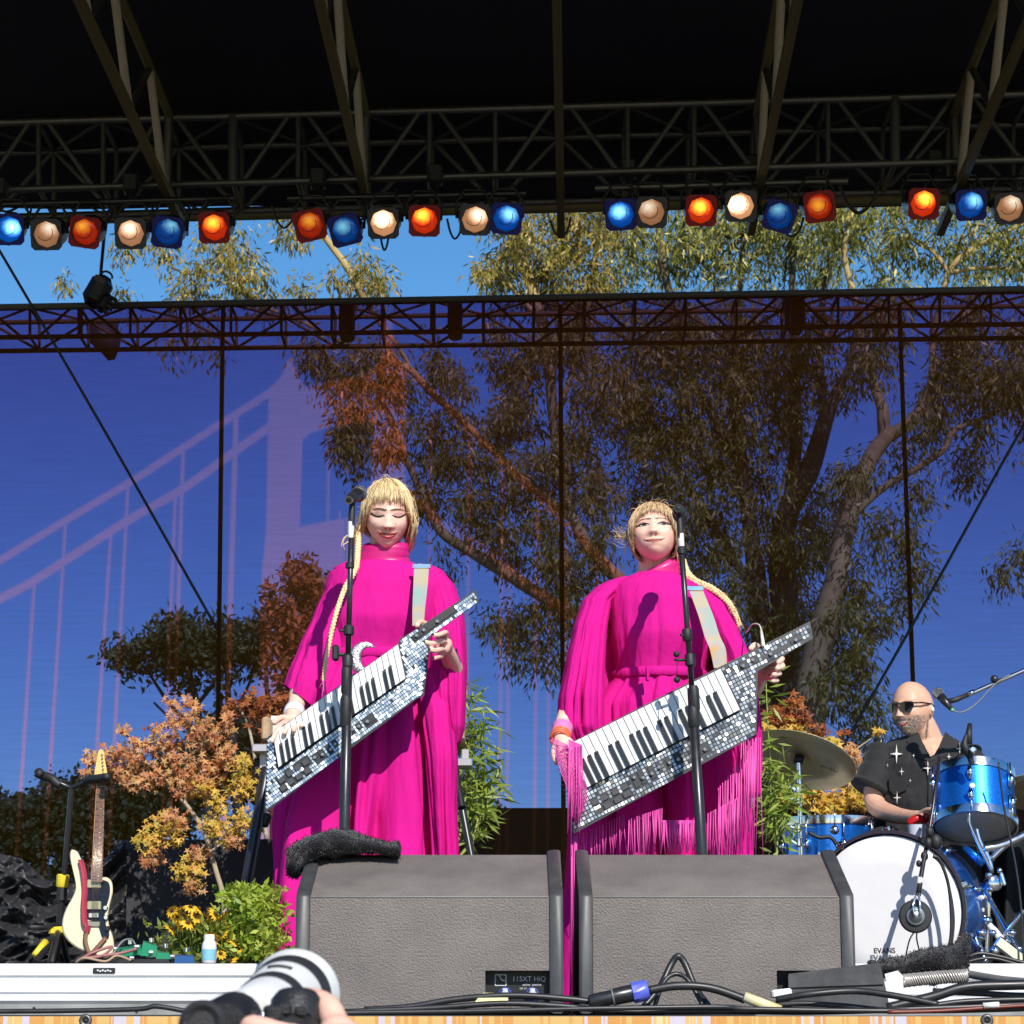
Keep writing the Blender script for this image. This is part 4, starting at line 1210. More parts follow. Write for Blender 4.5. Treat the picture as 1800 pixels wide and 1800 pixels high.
BAM = leaf_mat('bamboo_leaves', [(.16, .24, .03), (.30, .42, .06), (.42, .50, .10), (.10, .16, .03)], .45, .35)
def bamboo(label, Y, stems, n, L, seed, dY=.12):
    random.seed(seed)
    t = thing('bamboo_plant', label, 'plant', Vector((P(stems[0][0][0], 1490, Y).x, Y, ZR)), 'bamboo plants beside the singers')
    st, lf = MB(), MB()
    for s in stems:
        sp = limb(st, s, Y)
        for _ in range(n):
            p = random.choice(sp[2:]) + Vector((random.gauss(0, .028), random.gauss(0, dY * .4), random.gauss(0, .03)))
            d = Vector((random.uniform(-1, 1), random.uniform(-.8, .4), random.uniform(-1.0, .35))).normalized()
            add_leaf(lf, p, d, d.cross(rnd_dir()).normalized(), L * random.uniform(.6, 1.3), .0058)
    obj('stems', st, mat('bamboo_stem', (.32, .36, .10), .5, var=.2), t)
    obj('leaves', lf, BAM, t, False)
    return t
bamboo('feathery green bamboo behind the sleeve of the first singer', 8.9, [[(815, 1640, 4), (818, 1480, 4), (822, 1350, 3), (826, 1260, 2), (824, 1195, 1.5)], [(825, 1500, 4), (838, 1400, 3), (845, 1320, 2), (852, 1250, 1.5)], [(805, 1480, 4), (810, 1400, 3), (815, 1330, 2), (812, 1280, 1)], [(825, 1480, 3), (850, 1400, 2), (846, 1340, 2)]], 150, .075, 31)
bamboo('feathery green bamboo below the keytar neck of the second singer', 9.3, [[(1352, 1640, 4), (1354, 1480, 4), (1350, 1380, 3), (1345, 1300, 2), (1342, 1200, 1.5)], [(1365, 1480, 4), (1375, 1420, 3), (1378, 1370, 2)], [(1345, 1480, 3), (1345, 1400, 2), (1350, 1340, 2)]], 130, .08, 32)
# flowering plants
GREENL = leaf_mat('fresh_green_leaves', [(.26, .40, .03), (.42, .55, .06), (.55, .62, .12), (.16, .28, .02)], .45, .35)
random.seed(41)
YF = 7.72
sh = thing('green_shrub', 'bright green leafy shrub at the hem of the first singer', 'plant', Vector((P(440, 1690, YF).x, YF, ZR)))
sl = MB()
for _ in range(2100):
    x, y = random.gauss(445, 26), random.uniform(1560, 1692)
    x += (y - 1620) * .1
    if x < 375:
        continue
    p = P(x, y, YF + random.gauss(0, .10))
    d = Vector((random.uniform(-1, 1), random.uniform(-1, .2), random.uniform(-.3, 1))).normalized()
    add_leaf(sl, p, d, d.cross(rnd_dir()).normalized(), random.uniform(.02, .042), .007)
obj('leaves', sl, GREENL, sh, False)
st = MB()
for k in range(9):
    x = 415 + k * 8
    st.tube([P(x, 1700, YF), P(x + random.uniform(-8, 8), 1620, YF), P(x + random.uniform(-20, 20), 1565, YF)], [.004, .003, .001], 5)
obj('stems', st, mat('green_stem', (.16, .24, .05), .6), sh)
fp = thing('flower_plant', 'clump of yellow flowers with brown eyes before the dark case', 'plant', Vector((P(350, 1690, 7.6).x, 7.6, ZR)))
pet = MB()
for k in range(11):
    t = k * 2 * math.pi / 11
    d = Vector((math.cos(t), math.sin(t), -.25))
    s = Vector((-math.sin(t), math.cos(t), 0))
    pet.v += [d * .006, d * .016 + s * .0055, d * .026 - Vector((0, 0, .004)), d * .016 - s * .0055]
    n = len(pet.v)
    pet.f.append((n - 4, n - 3, n - 2, n - 1))
pm = bpy.data.meshes.new('flower')
eye = MB().ball((0, 0, .002), (.0075, .0075, .006), 8, 5)
nv = len(pet.v)
pm.from_pydata([tuple(v) for v in pet.v + eye.v], [], pet.f + [tuple(i + nv for i in f) for f in eye.f])
pm.materials.append(mat('yellow_petals', (.82, .47, .02), .55, var=.12, scale=60))
pm.materials.append(mat('brown_flower_eye', (.07, .03, .012), .8))
pm.polygons.foreach_set('material_index', [0] * len(pet.f) + [1] * len(eye.f))
fs = MB()
fl2 = MB()
FLW = [(302, 1601), (318, 1596), (335, 1594), (350, 1597), (366, 1600), (378, 1606), (345, 1610), (330, 1622), (318, 1628), (312, 1612), (340, 1630), (360, 1612), (385, 1620), (398, 1630), (376, 1632), (392, 1642), (405, 1650), (380, 1655), (402, 1668), (415, 1655), (388, 1676), (372, 1645), (410, 1636), (420, 1668), (300, 1632), (404, 1690), (358, 1622), (322, 1608), (390, 1608), (370, 1662)]
for i, (x, y) in enumerate(FLW):
    p = P(x, y, 7.60 + random.uniform(-.06, .06))
    M = Matrix.LocRotScale(p - fp.location, Euler((R(random.uniform(15, 70)), R(random.uniform(-30, 30)), random.random() * 6)), Vector((1, 1, 1)) * random.uniform(.75, 1.1))
    place(pm, 'flower', fp, M)
    fs.tube([P(x + random.uniform(-4, 10), 1700, 7.63), P(x + random.uniform(-4, 6), (y + 1700) / 2, 7.63), p], .0022, 5)
for _ in range(900):
    x, y = random.gauss(355, 34), random.uniform(1625, 1695)
    p = P(x, y, 7.66 + random.gauss(0, .05))
    d = Vector((random.uniform(-1, 1), random.uniform(-1, .2), random.uniform(-.1, 1))).normalized()
    add_leaf(fl2, p, d, d.cross(rnd_dir()).normalized(), random.uniform(.02, .045), .006)
obj('stems', fs, mat('green_stem', (.16, .24, .05), .6), fp)
obj('leaves', fl2, leaf_mat('olive_green_leaves', [(.12, .18, .02), (.26, .32, .05), (.4, .42, .1)], .5, .3), fp, False)
# ---------------------------------------------------------------- guitar stand, guitar, pedals
YG = 7.9
gs = thing('guitar_stand', 'black folding guitar stand with yellow clamps', 'stand', Vector((P(115, 1690, YG).x, YG, ZR)))
YEL = mat('yellow_plastic', (.80, .62, .04), .4, var=.05)
bar('upright', P(98, 1690, YG + .1), P(110, 1570, YG + .06), .012, BLACKM, gs)
bar('upright', P(110, 1570, YG + .06), P(126, 1385, YG), .009, BLACKM, gs)
for x0, y0, dY in ((62, 1692, -.1), (88, 1695, -.25), (120, 1695, .3)):
    bar('leg', P(104, 1632, YG + .06), P(x0, y0, YG + dY), .011, BLACKM, gs)
obj('leg_sleeve', MB().tube([P(80, 1656, YG - .02), P(62, 1680, YG - .07)], .013, 8), YEL, gs)
obj('height_collar', MB().lathe([(.018, -.02), (.021, -.015), (.021, .018), (.017, .022)], P(110, 1549, YG + .06), (.05, 0, 1), 12), YEL, gs, 'auto')
obj('height_knob', MB().lathe([(.017, -.03), (.017, .01), (.013, .014)], P(109, 1566, YG + .06), (.05, 0, 1), 12), BLACK, gs, 'auto')
obj('leg_clamp', MB().box(P(101, 1637, YG + .04), (.05, .05, .028), (0, R(-4), 0), .008), YEL, gs, 'auto')
obj('yoke_bar', MB().tube(spline([P(76, 1364, YG + .02), P(100, 1374, YG), P(126, 1384, YG), P(150, 1374, YG - .03), P(168, 1368, YG - .06)], 4), .008, 8), BLACKM, gs)
obj('neck_cradle', MB().tube(spline([P(68, 1357, YG - .04), P(72, 1362, YG - .02), P(90, 1368, YG), P(100, 1377, YG), P(106, 1380, YG)], 4), .015, 8), BLACK, gs)
obj('neck_cradle', MB().tube(spline([P(152, 1372, YG - .03), P(165, 1369, YG - .07), P(186, 1366, YG - .10), P(187, 1366, YG - .14)], 4), .013, 8), BLACK, gs)
obj('rest_arm', MB().tube([P(104, 1630, YG + .05), P(52, 1630, YG - .05)], .008, 8), BLACK, gs)
gt = thing('electric_guitar', 'cream electric guitar with black pickguard and rosewood neck on the stand', 'guitar', Vector((P(160, 1690, YG - .1).x, YG - .1, ZR)))
CREAM = mat('cream_lacquer', (.80, .70, .46), .22, var=.04, scale=5, coat=.5)
def gp(x, y, dY=0.0):
    return P(x, y, YG - .14 + (1690 - y) / 330 * .10 + dY)
body = [(126, 1493), (136, 1497), (143, 1512), (148, 1530), (156, 1540), (168, 1546), (180, 1542), (190, 1543), (197, 1552), (198, 1570), (193, 1592), (190, 1612), (193, 1630), (199, 1648), (200, 1666), (195, 1680), (180, 1683), (160, 1676), (138, 1668), (120, 1654), (110, 1636), (110, 1616), (117, 1596), (128, 1576), (133, 1560), (130, 1540), (124, 1515), (123, 1500)]
def gplate(name, poly, dY, th, m, parent, bev=0):
    pts = spline([Vector((x, y, 0)) for x, y in poly + [poly[0]]], 3)[:-1]
    cx, cy = sum(p.x for p in pts) / len(pts), sum(p.y for p in pts) / len(pts)
    mb = MB()
    rg = [[gp(p.x, p.y, dY) for p in pts]]
    if bev:
        rg = [[gp(cx + (p.x - cx) * .95, cy + (p.y - cy) * .97, dY) for p in pts], [gp(p.x, p.y, dY + bev) for p in pts]]
    rg.append([gp(p.x, p.y, dY + th - bev) for p in pts])
    if bev:
        rg.append([gp(cx + (p.x - cx) * .95, cy + (p.y - cy) * .97, dY + th) for p in pts])
    mb.rings(rg)
    return obj(name, mb, m, parent, 'auto')
gbody = gplate('body', body, 0, .042, CREAM, gt, .005)
gplate('pickguard', [(152, 1535), (166, 1545), (182, 1547), (192, 1553), (193, 1572), (187, 1594), (184, 1612), (188, 1632), (192, 1640), (190, 1650), (180, 1648), (174, 1630), (168, 1620), (152, 1612), (149, 1580), (150, 1555)], -.004, .006, mat('black_pickguard', (.010, .009, .009), .2, coat=.4), gt)
nk = MB()
nk.rings([[gp(x, y, d) for x, y, d in ((160, 1546, -.018), (179, 1546, -.018), (179, 1546, .01), (170, 1546, .02), (160, 1546, .01))],
          [gp(x, y, d) for x, y, d in ((170, 1368, -.012), (184, 1368, -.012), (184, 1368, .006), (177, 1368, .014), (170, 1368, .006))]])
obj('neck', nk, mat('maple_neck', (.62, .36, .10), .35, var=.1, scale=12), gt, False)
fbd = MB()
fbd.rings([[gp(x, y, d) for x, y, d in ((161, 1550, -.026), (180, 1550, -.026), (180, 1550, -.0185), (161, 1550, -.0185))], [gp(x, y, d) for x, y, d in ((171, 1368, -.020), (184.5, 1368, -.020), (184.5, 1368, -.0125), (171, 1368, -.0125))]])
fb = obj('fingerboard', fbd, mat('rosewood', (.22, .10, .06), .5, var=.35, scale=60), gt, False)
fr = MB()
for k in range(20):
    u = 1 - 2 ** (-k / 12.0 * 1.0) if False else (1 - 2 ** (-(k + 1) / 12)) / (1 - 2 ** (-21 / 12))
    y = lerp(1368, 1550, u)
    fr.tube([gp(lerp(171, 161, u), y, lerp(-.021, -.027, u)), gp(lerp(184.5, 180, u), y, lerp(-.021, -.027, u))], .0011, 4)
obj('frets', fr, mat('nickel', (.7, .66, .55), .25, 1.0), fb)
hd = MB()
hp = [(170, 1368), (185, 1368), (189, 1362), (187, 1350), (184, 1335), (183, 1322), (178, 1316), (173, 1320), (170, 1335), (167, 1352), (166, 1362)]
hd.rings([[gp(x, y, -.012) for x, y in hp], [gp(x, y, .003) for x, y in hp]])
hs_ = obj('headstock', hd, mat('honey_maple', (.78, .52, .16), .3, var=.08, coat=.3), gt, 'auto')
for k in range(6):
    obj('tuner', MB().lathe([(.0028, 0), (.0028, .008), (.0016, .010)], gp(182 - k * .4, 1358 - k * 6.4, -.012), (0, -1, 0), 8), mat('nickel', (.7, .66, .55), .25, 1.0), hs_)
for y in (1554, 1592):
    obj('pickup', MB().box(gp(165.5, y, -.008), (S(24, 7.8), .012, S(15, 7.8)), (0, 0, 0), .003), mat('aged_pickup_cover', (.42, .40, .26), .4, var=.1), gt, 'auto')
obj('bridge', MB().box(gp(165, 1609, -.008), (S(18, 7.8), .01, S(9, 7.8)), None, .002), CHROME, gt, 'auto')
obj('tailpiece', MB().box(gp(165, 1624, -.006), (S(22, 7.8), .006, S(9, 7.8)), None, .002), mat('dull_nickel', (.5, .46, .36), .3, .9), gt, 'auto')
for x, y in ((186, 1596), (187, 1613), (190, 1632)):
    obj('knob', MB().lathe([(.007, 0), (.008, .004), (.006, .014)], gp(x, y, -.003), (0, -1, 0), 12), CHROME if y < 1620 else BLACK, gt, 'auto')
sr = MB()
for k in range(6):
    sr.tube([gp(161.5 + k * 1.6, 1616, -.016), gp(163 + k * 2.6, 1550, -.030), gp(172.5 + k * 2.0, 1368, -.024)], .0006, 3)
obj('strings', sr, mat('nickel', (.7, .66, .55), .25, 1.0), gt)
obj('strap', MB().tube(spline([gp(142, 1512, -.006), gp(147, 1530, -.012), gp(150, 1560, -.012), gp(148, 1590, -.012), gp(149, 1620, -.012), gp(154, 1630, -.010), gp(152, 1640, -.008)], 4), .012, 8, .3), mat('crimson_strap', (.36, .03, .06), .7, var=.2), gt)
obj('strap_tail', MB().tube(spline([gp(152, 1636, -.01), gp(150, 1655, -.01), gp(158, 1676, -.01), gp(172, 1664, -.012), gp(186, 1648, -.01)], 4), .007, 6, .3), mat('brown_leather', (.20, .09, .05), .6), gt)
# pedals and leads
GRN = mat('green_pedal_paint', (.02, .30, .15), .3, .2, var=.08)
def pedal(name, label, q, Y, dY, h, m, cat='effects pedal'):
    t = thing(name, label, cat, P(sum(p[0] for p in q) / len(q), 1692, Y), 'effects pedals')
    mb = MB()
    mb.rings([[P(x, y, Y) for x, y in q], [P(x, y - h, Y + dY) for x, y in q]])
    obj('case', mb, m, t, False)
    c = P(sum(p[0] for p in q) / len(q), sum(p[1] for p in q) / len(q) - 6, Y)
    obj('switch', MB().lathe([(.008, 0), (.008, .012), (.005, .014)], c + Vector((0, .05, .015)), (0, 0, 1), 10), CHROME, t, 'auto')
    obj('jack', MB().lathe([(.007, 0), (.007, .012)], c + Vector((-.03, 0, 0)), (-1, -.3, 0), 8), CHROME, t, 'auto')
    return t
YPd = 7.25
pedal('effects_pedal', 'long green effects pedal seen past the guitar body', [(199, 1684), (248, 1678), (248, 1664), (205, 1670)], YPd, .12, 4, GRN)
pedal('effects_pedal', 'upright green wedge pedal, tallest of the green pedals', [(246, 1680), (274, 1682), (276, 1664), (252, 1656)], YPd - .02, .1, 3, GRN)
pedal('effects_pedal', 'low green pedal at the end of the green row', [(274, 1686), (300, 1686), (297, 1676), (276, 1674)], YPd - .02, .1, 3, GRN)
pedal('effects_pedal', 'small blue pedal with white switches beside the bottle', [(306, 1694), (342, 1694), (340, 1681), (308, 1681)], YPd, .1, 3, mat('blue_pedal_paint', (.02, .10, .30), .35))
pedal('effects_pedal', 'flat black pedal board below the green pedals', [(206, 1695), (300, 1695), (296, 1686), (210, 1686)], YPd - .04, .14, 2, BLACK)
cable('guitar_lead', 'pink and brown guitar lead heaped at the foot of the guitar', [P(135, 1690, 7.2), P(160, 1676, 7.2), P(196, 1664, 7.22), P(180, 1680, 7.18), P(150, 1684, 7.16), P(210, 1676, 7.2), P(240, 1668, 7.2)], .0045, mat('dusty_pink_lead', (.35, .14, .14), .5))
cable('guitar_lead', 'grey lead arching over the green pedals', [P(196, 1682, 7.2), P(215, 1655, 7.22), P(232, 1652, 7.24), P(240, 1668, 7.24)], .003, mat('grey_lead', (.2, .2, .2), .5))
cable('guitar_lead', 'tan lead coiled on the riser below the guitar', [P(134, 1692, 7.14), P(150, 1684, 7.12), P(185, 1690, 7.12), P(205, 1680, 7.14), P(230, 1688, 7.12)], .004, mat('tan_lead', (.4, .28, .18), .6))
cable('guitar_lead', 'black lead hanging before the flowers', [P(364, 1692, 7.3), P(362, 1660, 7.6), P(366, 1630, 7.9), P(400, 1602, 8.0), P(440, 1570, 8.0), P(480, 1530, 8.0)], .004)
bo = thing('drink_bottle', 'white bottle with pale blue label standing by the pedals', 'bottle', P(367, 1693, 7.3))
bc = P(367, 1693, 7.3)
obj('bottle_body', MB().lathe([(.020, 0), (.022, .004), (.022, .05), (.020, .058), (.015, .066)], bc, (0, 0, 1), 16), mat('milky_plastic', (.78, .82, .84), .3), bo, 'auto')
obj('label_band', MB().lathe([(.0226, .008), (.0226, .040)], bc, (0, 0, 1), 16, cap=False), mat('pale_blue_label', (.25, .55, .68), .4), bo)
obj('cap', MB().lathe([(.016, .064), (.016, .08), (.014, .083)], bc, (0, 0, 1), 14), WHITE, bo, 'auto')
# keyboard on splayed black legs behind the first singer
kb = thing('keyboard_stand', 'white and wood keyboard on splayed black legs behind the first singer', 'keyboard', Vector((P(640, 1690, 9.0).x, 9.0, ZR)))
YK = 8.75
obj('keyboard_case', MB().rings([[P(476, 1300, YK), P(476, 1258, YK), P(476, 1258, YK + .32), P(476, 1300, YK + .32)], [P(812, 1300, YK), P(812, 1262, YK), P(812, 1262, YK + .32), P(812, 1300, YK + .32)]]), mat('cream_keyboard_case', (.75, .73, .68), .4), kb, False)
for x in (477, 811):
    obj('wood_cheek', MB().box(P(x, 1292, YK + .1), (.03, .42, S(40, YK)), None, .006), mat('cheek_wood', (.50, .34, .20), .5, var=.2, scale=25), kb, 'auto')
for x0, x1 in ((452, 470), (800, 830)):
    obj('side_tray', MB().box(P((x0 + x1) / 2, 1343 if x0 > 600 else 1318, YK - .05), (S(30, YK), .12, S(14, YK)), None, .004), mat('grey_tray', (.52, .52, .55), .4, .4), kb, 'auto')
    obj('tray_post', MB().box(P((x0 + x1) / 2 + 3, 1335, YK - .03), (S(13, YK), .05, S(34, YK)), None, .003), mat('grey_tray', (.52, .52, .55), .4, .4), kb, 'auto')
obj('amp_box', MB().box(P(470, 1372, YK + .05), (S(44, YK), .2, S(70, YK)), None, .01), BLACK, kb, 'auto')
for a, b in (((470, 1350), (432, 1560)), ((432, 1560), (388, 1696))):
    bar('leg', P(a[0], a[1], 8.6), P(b[0], b[1], 8.5), .021 if a[1] < 1500 else .017, BLACKM, kb)
for a, b in (((797, 1340), (812, 1420)), ((812, 1420), (856, 1650))):
    bar('leg', P(a[0], a[1], 8.7), P(b[0], b[1], 8.6), .014, BLACKM, kb)
obj('leg_joint', MB().box(P(462, 1440, 8.58), (.05, .05, .05), (0, R(20), 0), .008), BLACK, kb, 'auto')
# ================================================================ people
SKIN = mat('fair_skin', (.95, .63, .50), .46, col2=(.90, .50, .39), scale=13, spec=.35)
SKIN.node_tree.nodes['Principled BSDF'].inputs['Subsurface Weight'].default_value = .12
SKIN.node_tree.nodes['Principled BSDF'].inputs['Subsurface Radius'].default_value = (.012, .005, .003)
TAN = mat('tanned_skin', (.76, .47, .34), .45, col2=(.68, .36, .25), scale=18, spec=.35)
LIP = mat('lips', (.46, .05, .06), .4)
LASH = mat('dark_lashes', (.02, .012, .012), .6)
LID = mat('eyelid_shadow', (.52, .28, .24), .5)
MOUTH = mat('mouth_inside', (.12, .02, .02), .6)
TEETH = mat('teeth', (.8, .76, .7), .3)
def g_(x, s):
    return math.exp(-(x / s) ** 2 / 2)
class Head:
    """an analytic head; the face looks along -Y before it is turned"""
    def __init__(s, c, yaw=0, pitch=0, roll=0, k=1.0, male=False, kx=1.0, ky=1.0, kz=1.0, chin=1.0):
        s.chin = chin
        s.c, s.k, s.male, s.kx, s.ky, s.kz = Vector(c), k, male, kx, ky, kz
        s.M = (Matrix.Rotation(R(yaw), 3, 'Z') @ Matrix.Rotation(R(pitch), 3, 'X') @ Matrix.Rotation(R(roll), 3, 'Y'))
    def W(s, p):
        if s.chin != 1.0 and p[2] < -.066:
            p = (p[0], p[1], -.066 + (p[2] + .066) * s.chin)
        return s.c + s.M @ (Vector((p[0] * s.kx, p[1] * s.ky, p[2] * s.kz)) * s.k)
    def hw(s, z):                       # half width at height z
        t = max(0.0, -z / .115)
        return .0745 * (1 - (.16 if s.male else .42) * t ** 1.7)
    def disp(s, x, z):
        d = 0.0
        zt = max(0, min(1, (.018 - z) / .052))
        if -.06 < z < .03:
            a = lerp(.007, .025 if s.male else .021, zt ** 1.3)
            if z < -.034:
                a *= max(0, 1 - (-.034 - z) / .012)
            d += a * g_(x, lerp(.008, .0125, zt))
        d += .006 * g_(abs(x) - .011, .006) * g_(z + .033, .006)            # nostril wings
        for sx in (-1, 1):
            d -= .011 * g_(x - sx * .033, .016) * g_(z - .010, .011)         # sockets
            d += .0075 * g_(x - sx * .033, .0115) * g_(z - .008, .0075)      # eyeball under the lid
            d += .0035 * g_(x - sx * .034, .018) * g_(z - .031, .006)        # brow
            d += .006 * g_(x - sx * .041, .015) * g_(z + .026, .014)         # cheek
        d += .0065 * g_(x, .020) * g_(z + .058, .0055) + .0075 * g_(x, .018) * g_(z + .071, .006) - .003 * g_(x, .02) * g_(z + .064, .0025)
        d += .010 * g_(x, .018) * g_(z + .100, .014)                         # chin
        return d
    def fy(s, x, z):
        a = max(0.0, 1 - (x / s.hw(z)) ** 2 - (z / .118) ** 2)
        return -(.088 * a ** .42) - s.disp(x, z) + .004
    def add(s, mb, n=76, m=64):
        rings = []
        for i in range(m + 1):
            ph = math.pi * (i / m) * .992 + .0125
            z = -.116 * math.cos(ph)
            rr = math.sin(ph)
            ring = []
            for k in range(n):
                t = 2 * math.pi * k / n
                cx, cy = math.cos(t), math.sin(t)
                x = s.hw(z) * rr * cx
                if cy < 0:
                    y = s.fy(x, z) if abs(x) < s.hw(z) * rr * .999 else 0
                    f = min(1, -cy * 1.6)
                    y = lerp(.100 * rr * cy * .6, y, f)
                else:
                    yb = .100 * rr * cy
                    if z < -.02:
                        yb *= max(.35, 1 + (z + .02) / .13)
                    y = yb
                ring.append(s.W((x, y, z)))
            rings.append(ring)
        mb.rings(rings)
        for sx in (-1, 1):                                                   # ears
            mb.ball(s.W((sx * .077, .012, -.008)), (.009 * s.k, .016 * s.k, .030 * s.k), 10, 8, s.M)
    def line(s, pts, lift=.0015):
        return [s.W((x, s.fy(x, z) - lift, z)) for x, z in pts]
    def patch(s, outline_top, outline_bot, lift=.0015, nv=4):
        mb = MB()
        rows = []
        for (x0, z0), (x1, z1) in zip(outline_top, outline_bot):
            rows.append([s.W((lerp(x0, x1, v / nv), s.fy(lerp(x0, x1, v / nv), lerp(z0, z1, v / nv)) - lift * (1 if 0 < v < nv else .2), lerp(z0, z1, v / nv))) for v in range(nv + 1)])
        mb.rings(rows, closed=False)
        return mb
def grow(name, mb, m, parent, voxel=.0036, it=2):
    """weld overlapping volumes into one continuous skin"""
    o0 = base_of(parent)
    me = bpy.data.meshes.new('raw')
    me.from_pydata([tuple(v - o0) for v in mb.v], [], mb.f)
    t = bpy.data.objects.new('raw', me)
    COL.objects.link(t)
    r = t.modifiers.new('r', 'REMESH')
    r.mode, r.voxel_size = 'VOXEL', voxel
    sm = t.modifiers.new('s', 'SMOOTH')
    sm.factor, sm.iterations = .5, it
    out = bpy.data.meshes.new_from_object(t.evaluated_get(bpy.context.evaluated_depsgraph_get()))
    bpy.data.objects.remove(t)
    out.name = name
    out.materials.clear()
    out.materials.append(m)
    out.polygons.foreach_set('use_smooth', [True] * len(out.polygons))
    o = bpy.data.objects.new(name, out)
    COL.objects.link(o)
    o.parent = parent
    return o
def chain(mb, pts, n=14):
    """pts: (x px, y px, Y, radius m): a rounded tapering limb"""
    q = [P(*p[:3]) for p in pts]
    sp = spline(q, 4)
    rr = []
    for i in range(len(sp)):
        u = i / 4.0
        a = int(min(u, len(pts) - 2))
        rr.append(lerp(pts[a][3], pts[a + 1][3], u - a))
    mb.tube(sp, rr, n)
    mb.ball(sp[0], rr[0], 12, 8)
    mb.ball(sp[-1], rr[-1], 12, 8)
DRESS = mat('magenta_crepe', (.64, .011, .255), .85, var=.05, scale=6, bump=.55, bscale=26, spec=.12, bz=.22, bdist=.02)
SATIN = mat('magenta_satin', (.62, .010, .20), .42, var=.08, scale=9, spec=.5)
FRING = mat('pink_fringe', (.84, .10, .46), .5, island=.3, spec=.5)
def gown(name, rows, Yc, parent, m, seed, fold, closed_ends=True, nu=120, nv=90, dep=None, sharp=.6, dyf=None, creases=10, cd=1.1):
    """draped cloth lofted through (y px, centre x px, half width px, half depth m, dY); fold(u_y, angle) gives pleat depth"""
    mb = MB()
    rings = []
    rc = random.Random(seed)
    CR = [(rc.uniform(math.pi * .95, math.pi * 2.05), rc.uniform(-.3, .3), rc.uniform(.35, 1.0), rc.uniform(.035, .10), rc.uniform(-.1, .55), rc.uniform(.7, 1.3)) for _ in range(creases)]
    y0, y1 = rows[0][0], rows[-1][0]
    for i in range(nv + 1):
        y = lerp(y0, y1, i / nv)
        cx, hw, dp, dY = interp(rows, y)
        c = P(cx, y, Yc)
        rx = S(hw, Yc)
        ring = []
        for k in range(nu):
            t = 2 * math.pi * k / nu
            nz = noise.noise(Vector((math.cos(t) * 2.3, math.sin(t) * 2.3, y * .0016 + seed)))
            nz2 = noise.noise(Vector((math.cos(t) * 5.2 + seed, math.sin(t) * 5.2, y * .0022)))
            a = fold(y, t)
            f = 1 + a * (nz * 1.3 + nz2 * .9 * sharp)
            vv = i / nv
            for a0, dr_, dp_, wd_, v0, v1 in CR:
                if v0 < vv < v1:
                    f -= a * cd * dp_ * math.exp(-((t - a0 - dr_ * vv) / wd_) ** 2) * min(1, (vv - v0) * 6, (v1 - vv) * 6)
            side = abs(math.cos(t)) ** 3
            f = lerp(f, 1 + (f - 1) * .35, side)
            cz = P(cx, y + (dyf(y, t) if dyf else 0), Yc).z
            ring.append(Vector((c.x + rx * math.cos(t) * f, Yc + dY + dp * math.sin(t) * f, cz)))
        rings.append(ring)
    mb.rings(rings, cap=closed_ends)
    return obj(name, mb, m, parent)
def fringe(name, lines, parent, seed, m=FRING, r=.0016):
    """lines: (x0, y0, x1, y1, length px, Y, count)"""
    random.seed(seed)
    mb = MB()
    for x0, y0, x1, y1, ln, Y, n in lines:
        for k in range(n):
            u = (k + random.random() * .8) / n
            x, y = lerp(x0, x1, u), lerp(y0, y1, u)
            L = ln * random.uniform(.8, 1.12)
            sw = random.uniform(-6, 6)
            dY = random.uniform(-.012, .012)
            mb.tube([P(x, y, Y + dY), P(x + sw * .3, y + L * .5, Y + dY - .004), P(x + sw, y + L, Y + dY + random.uniform(-.01, .01))], [r, r, r * .6], 4)
    return obj(name, mb, m, parent)
HAIR1 = mat('blonde_hair', (.76, .56, .30), .45, island=.7, spec=.5)
HAIR2 = mat('light_brown_hair', (.64, .44, .25), .45, island=.6, spec=.5)
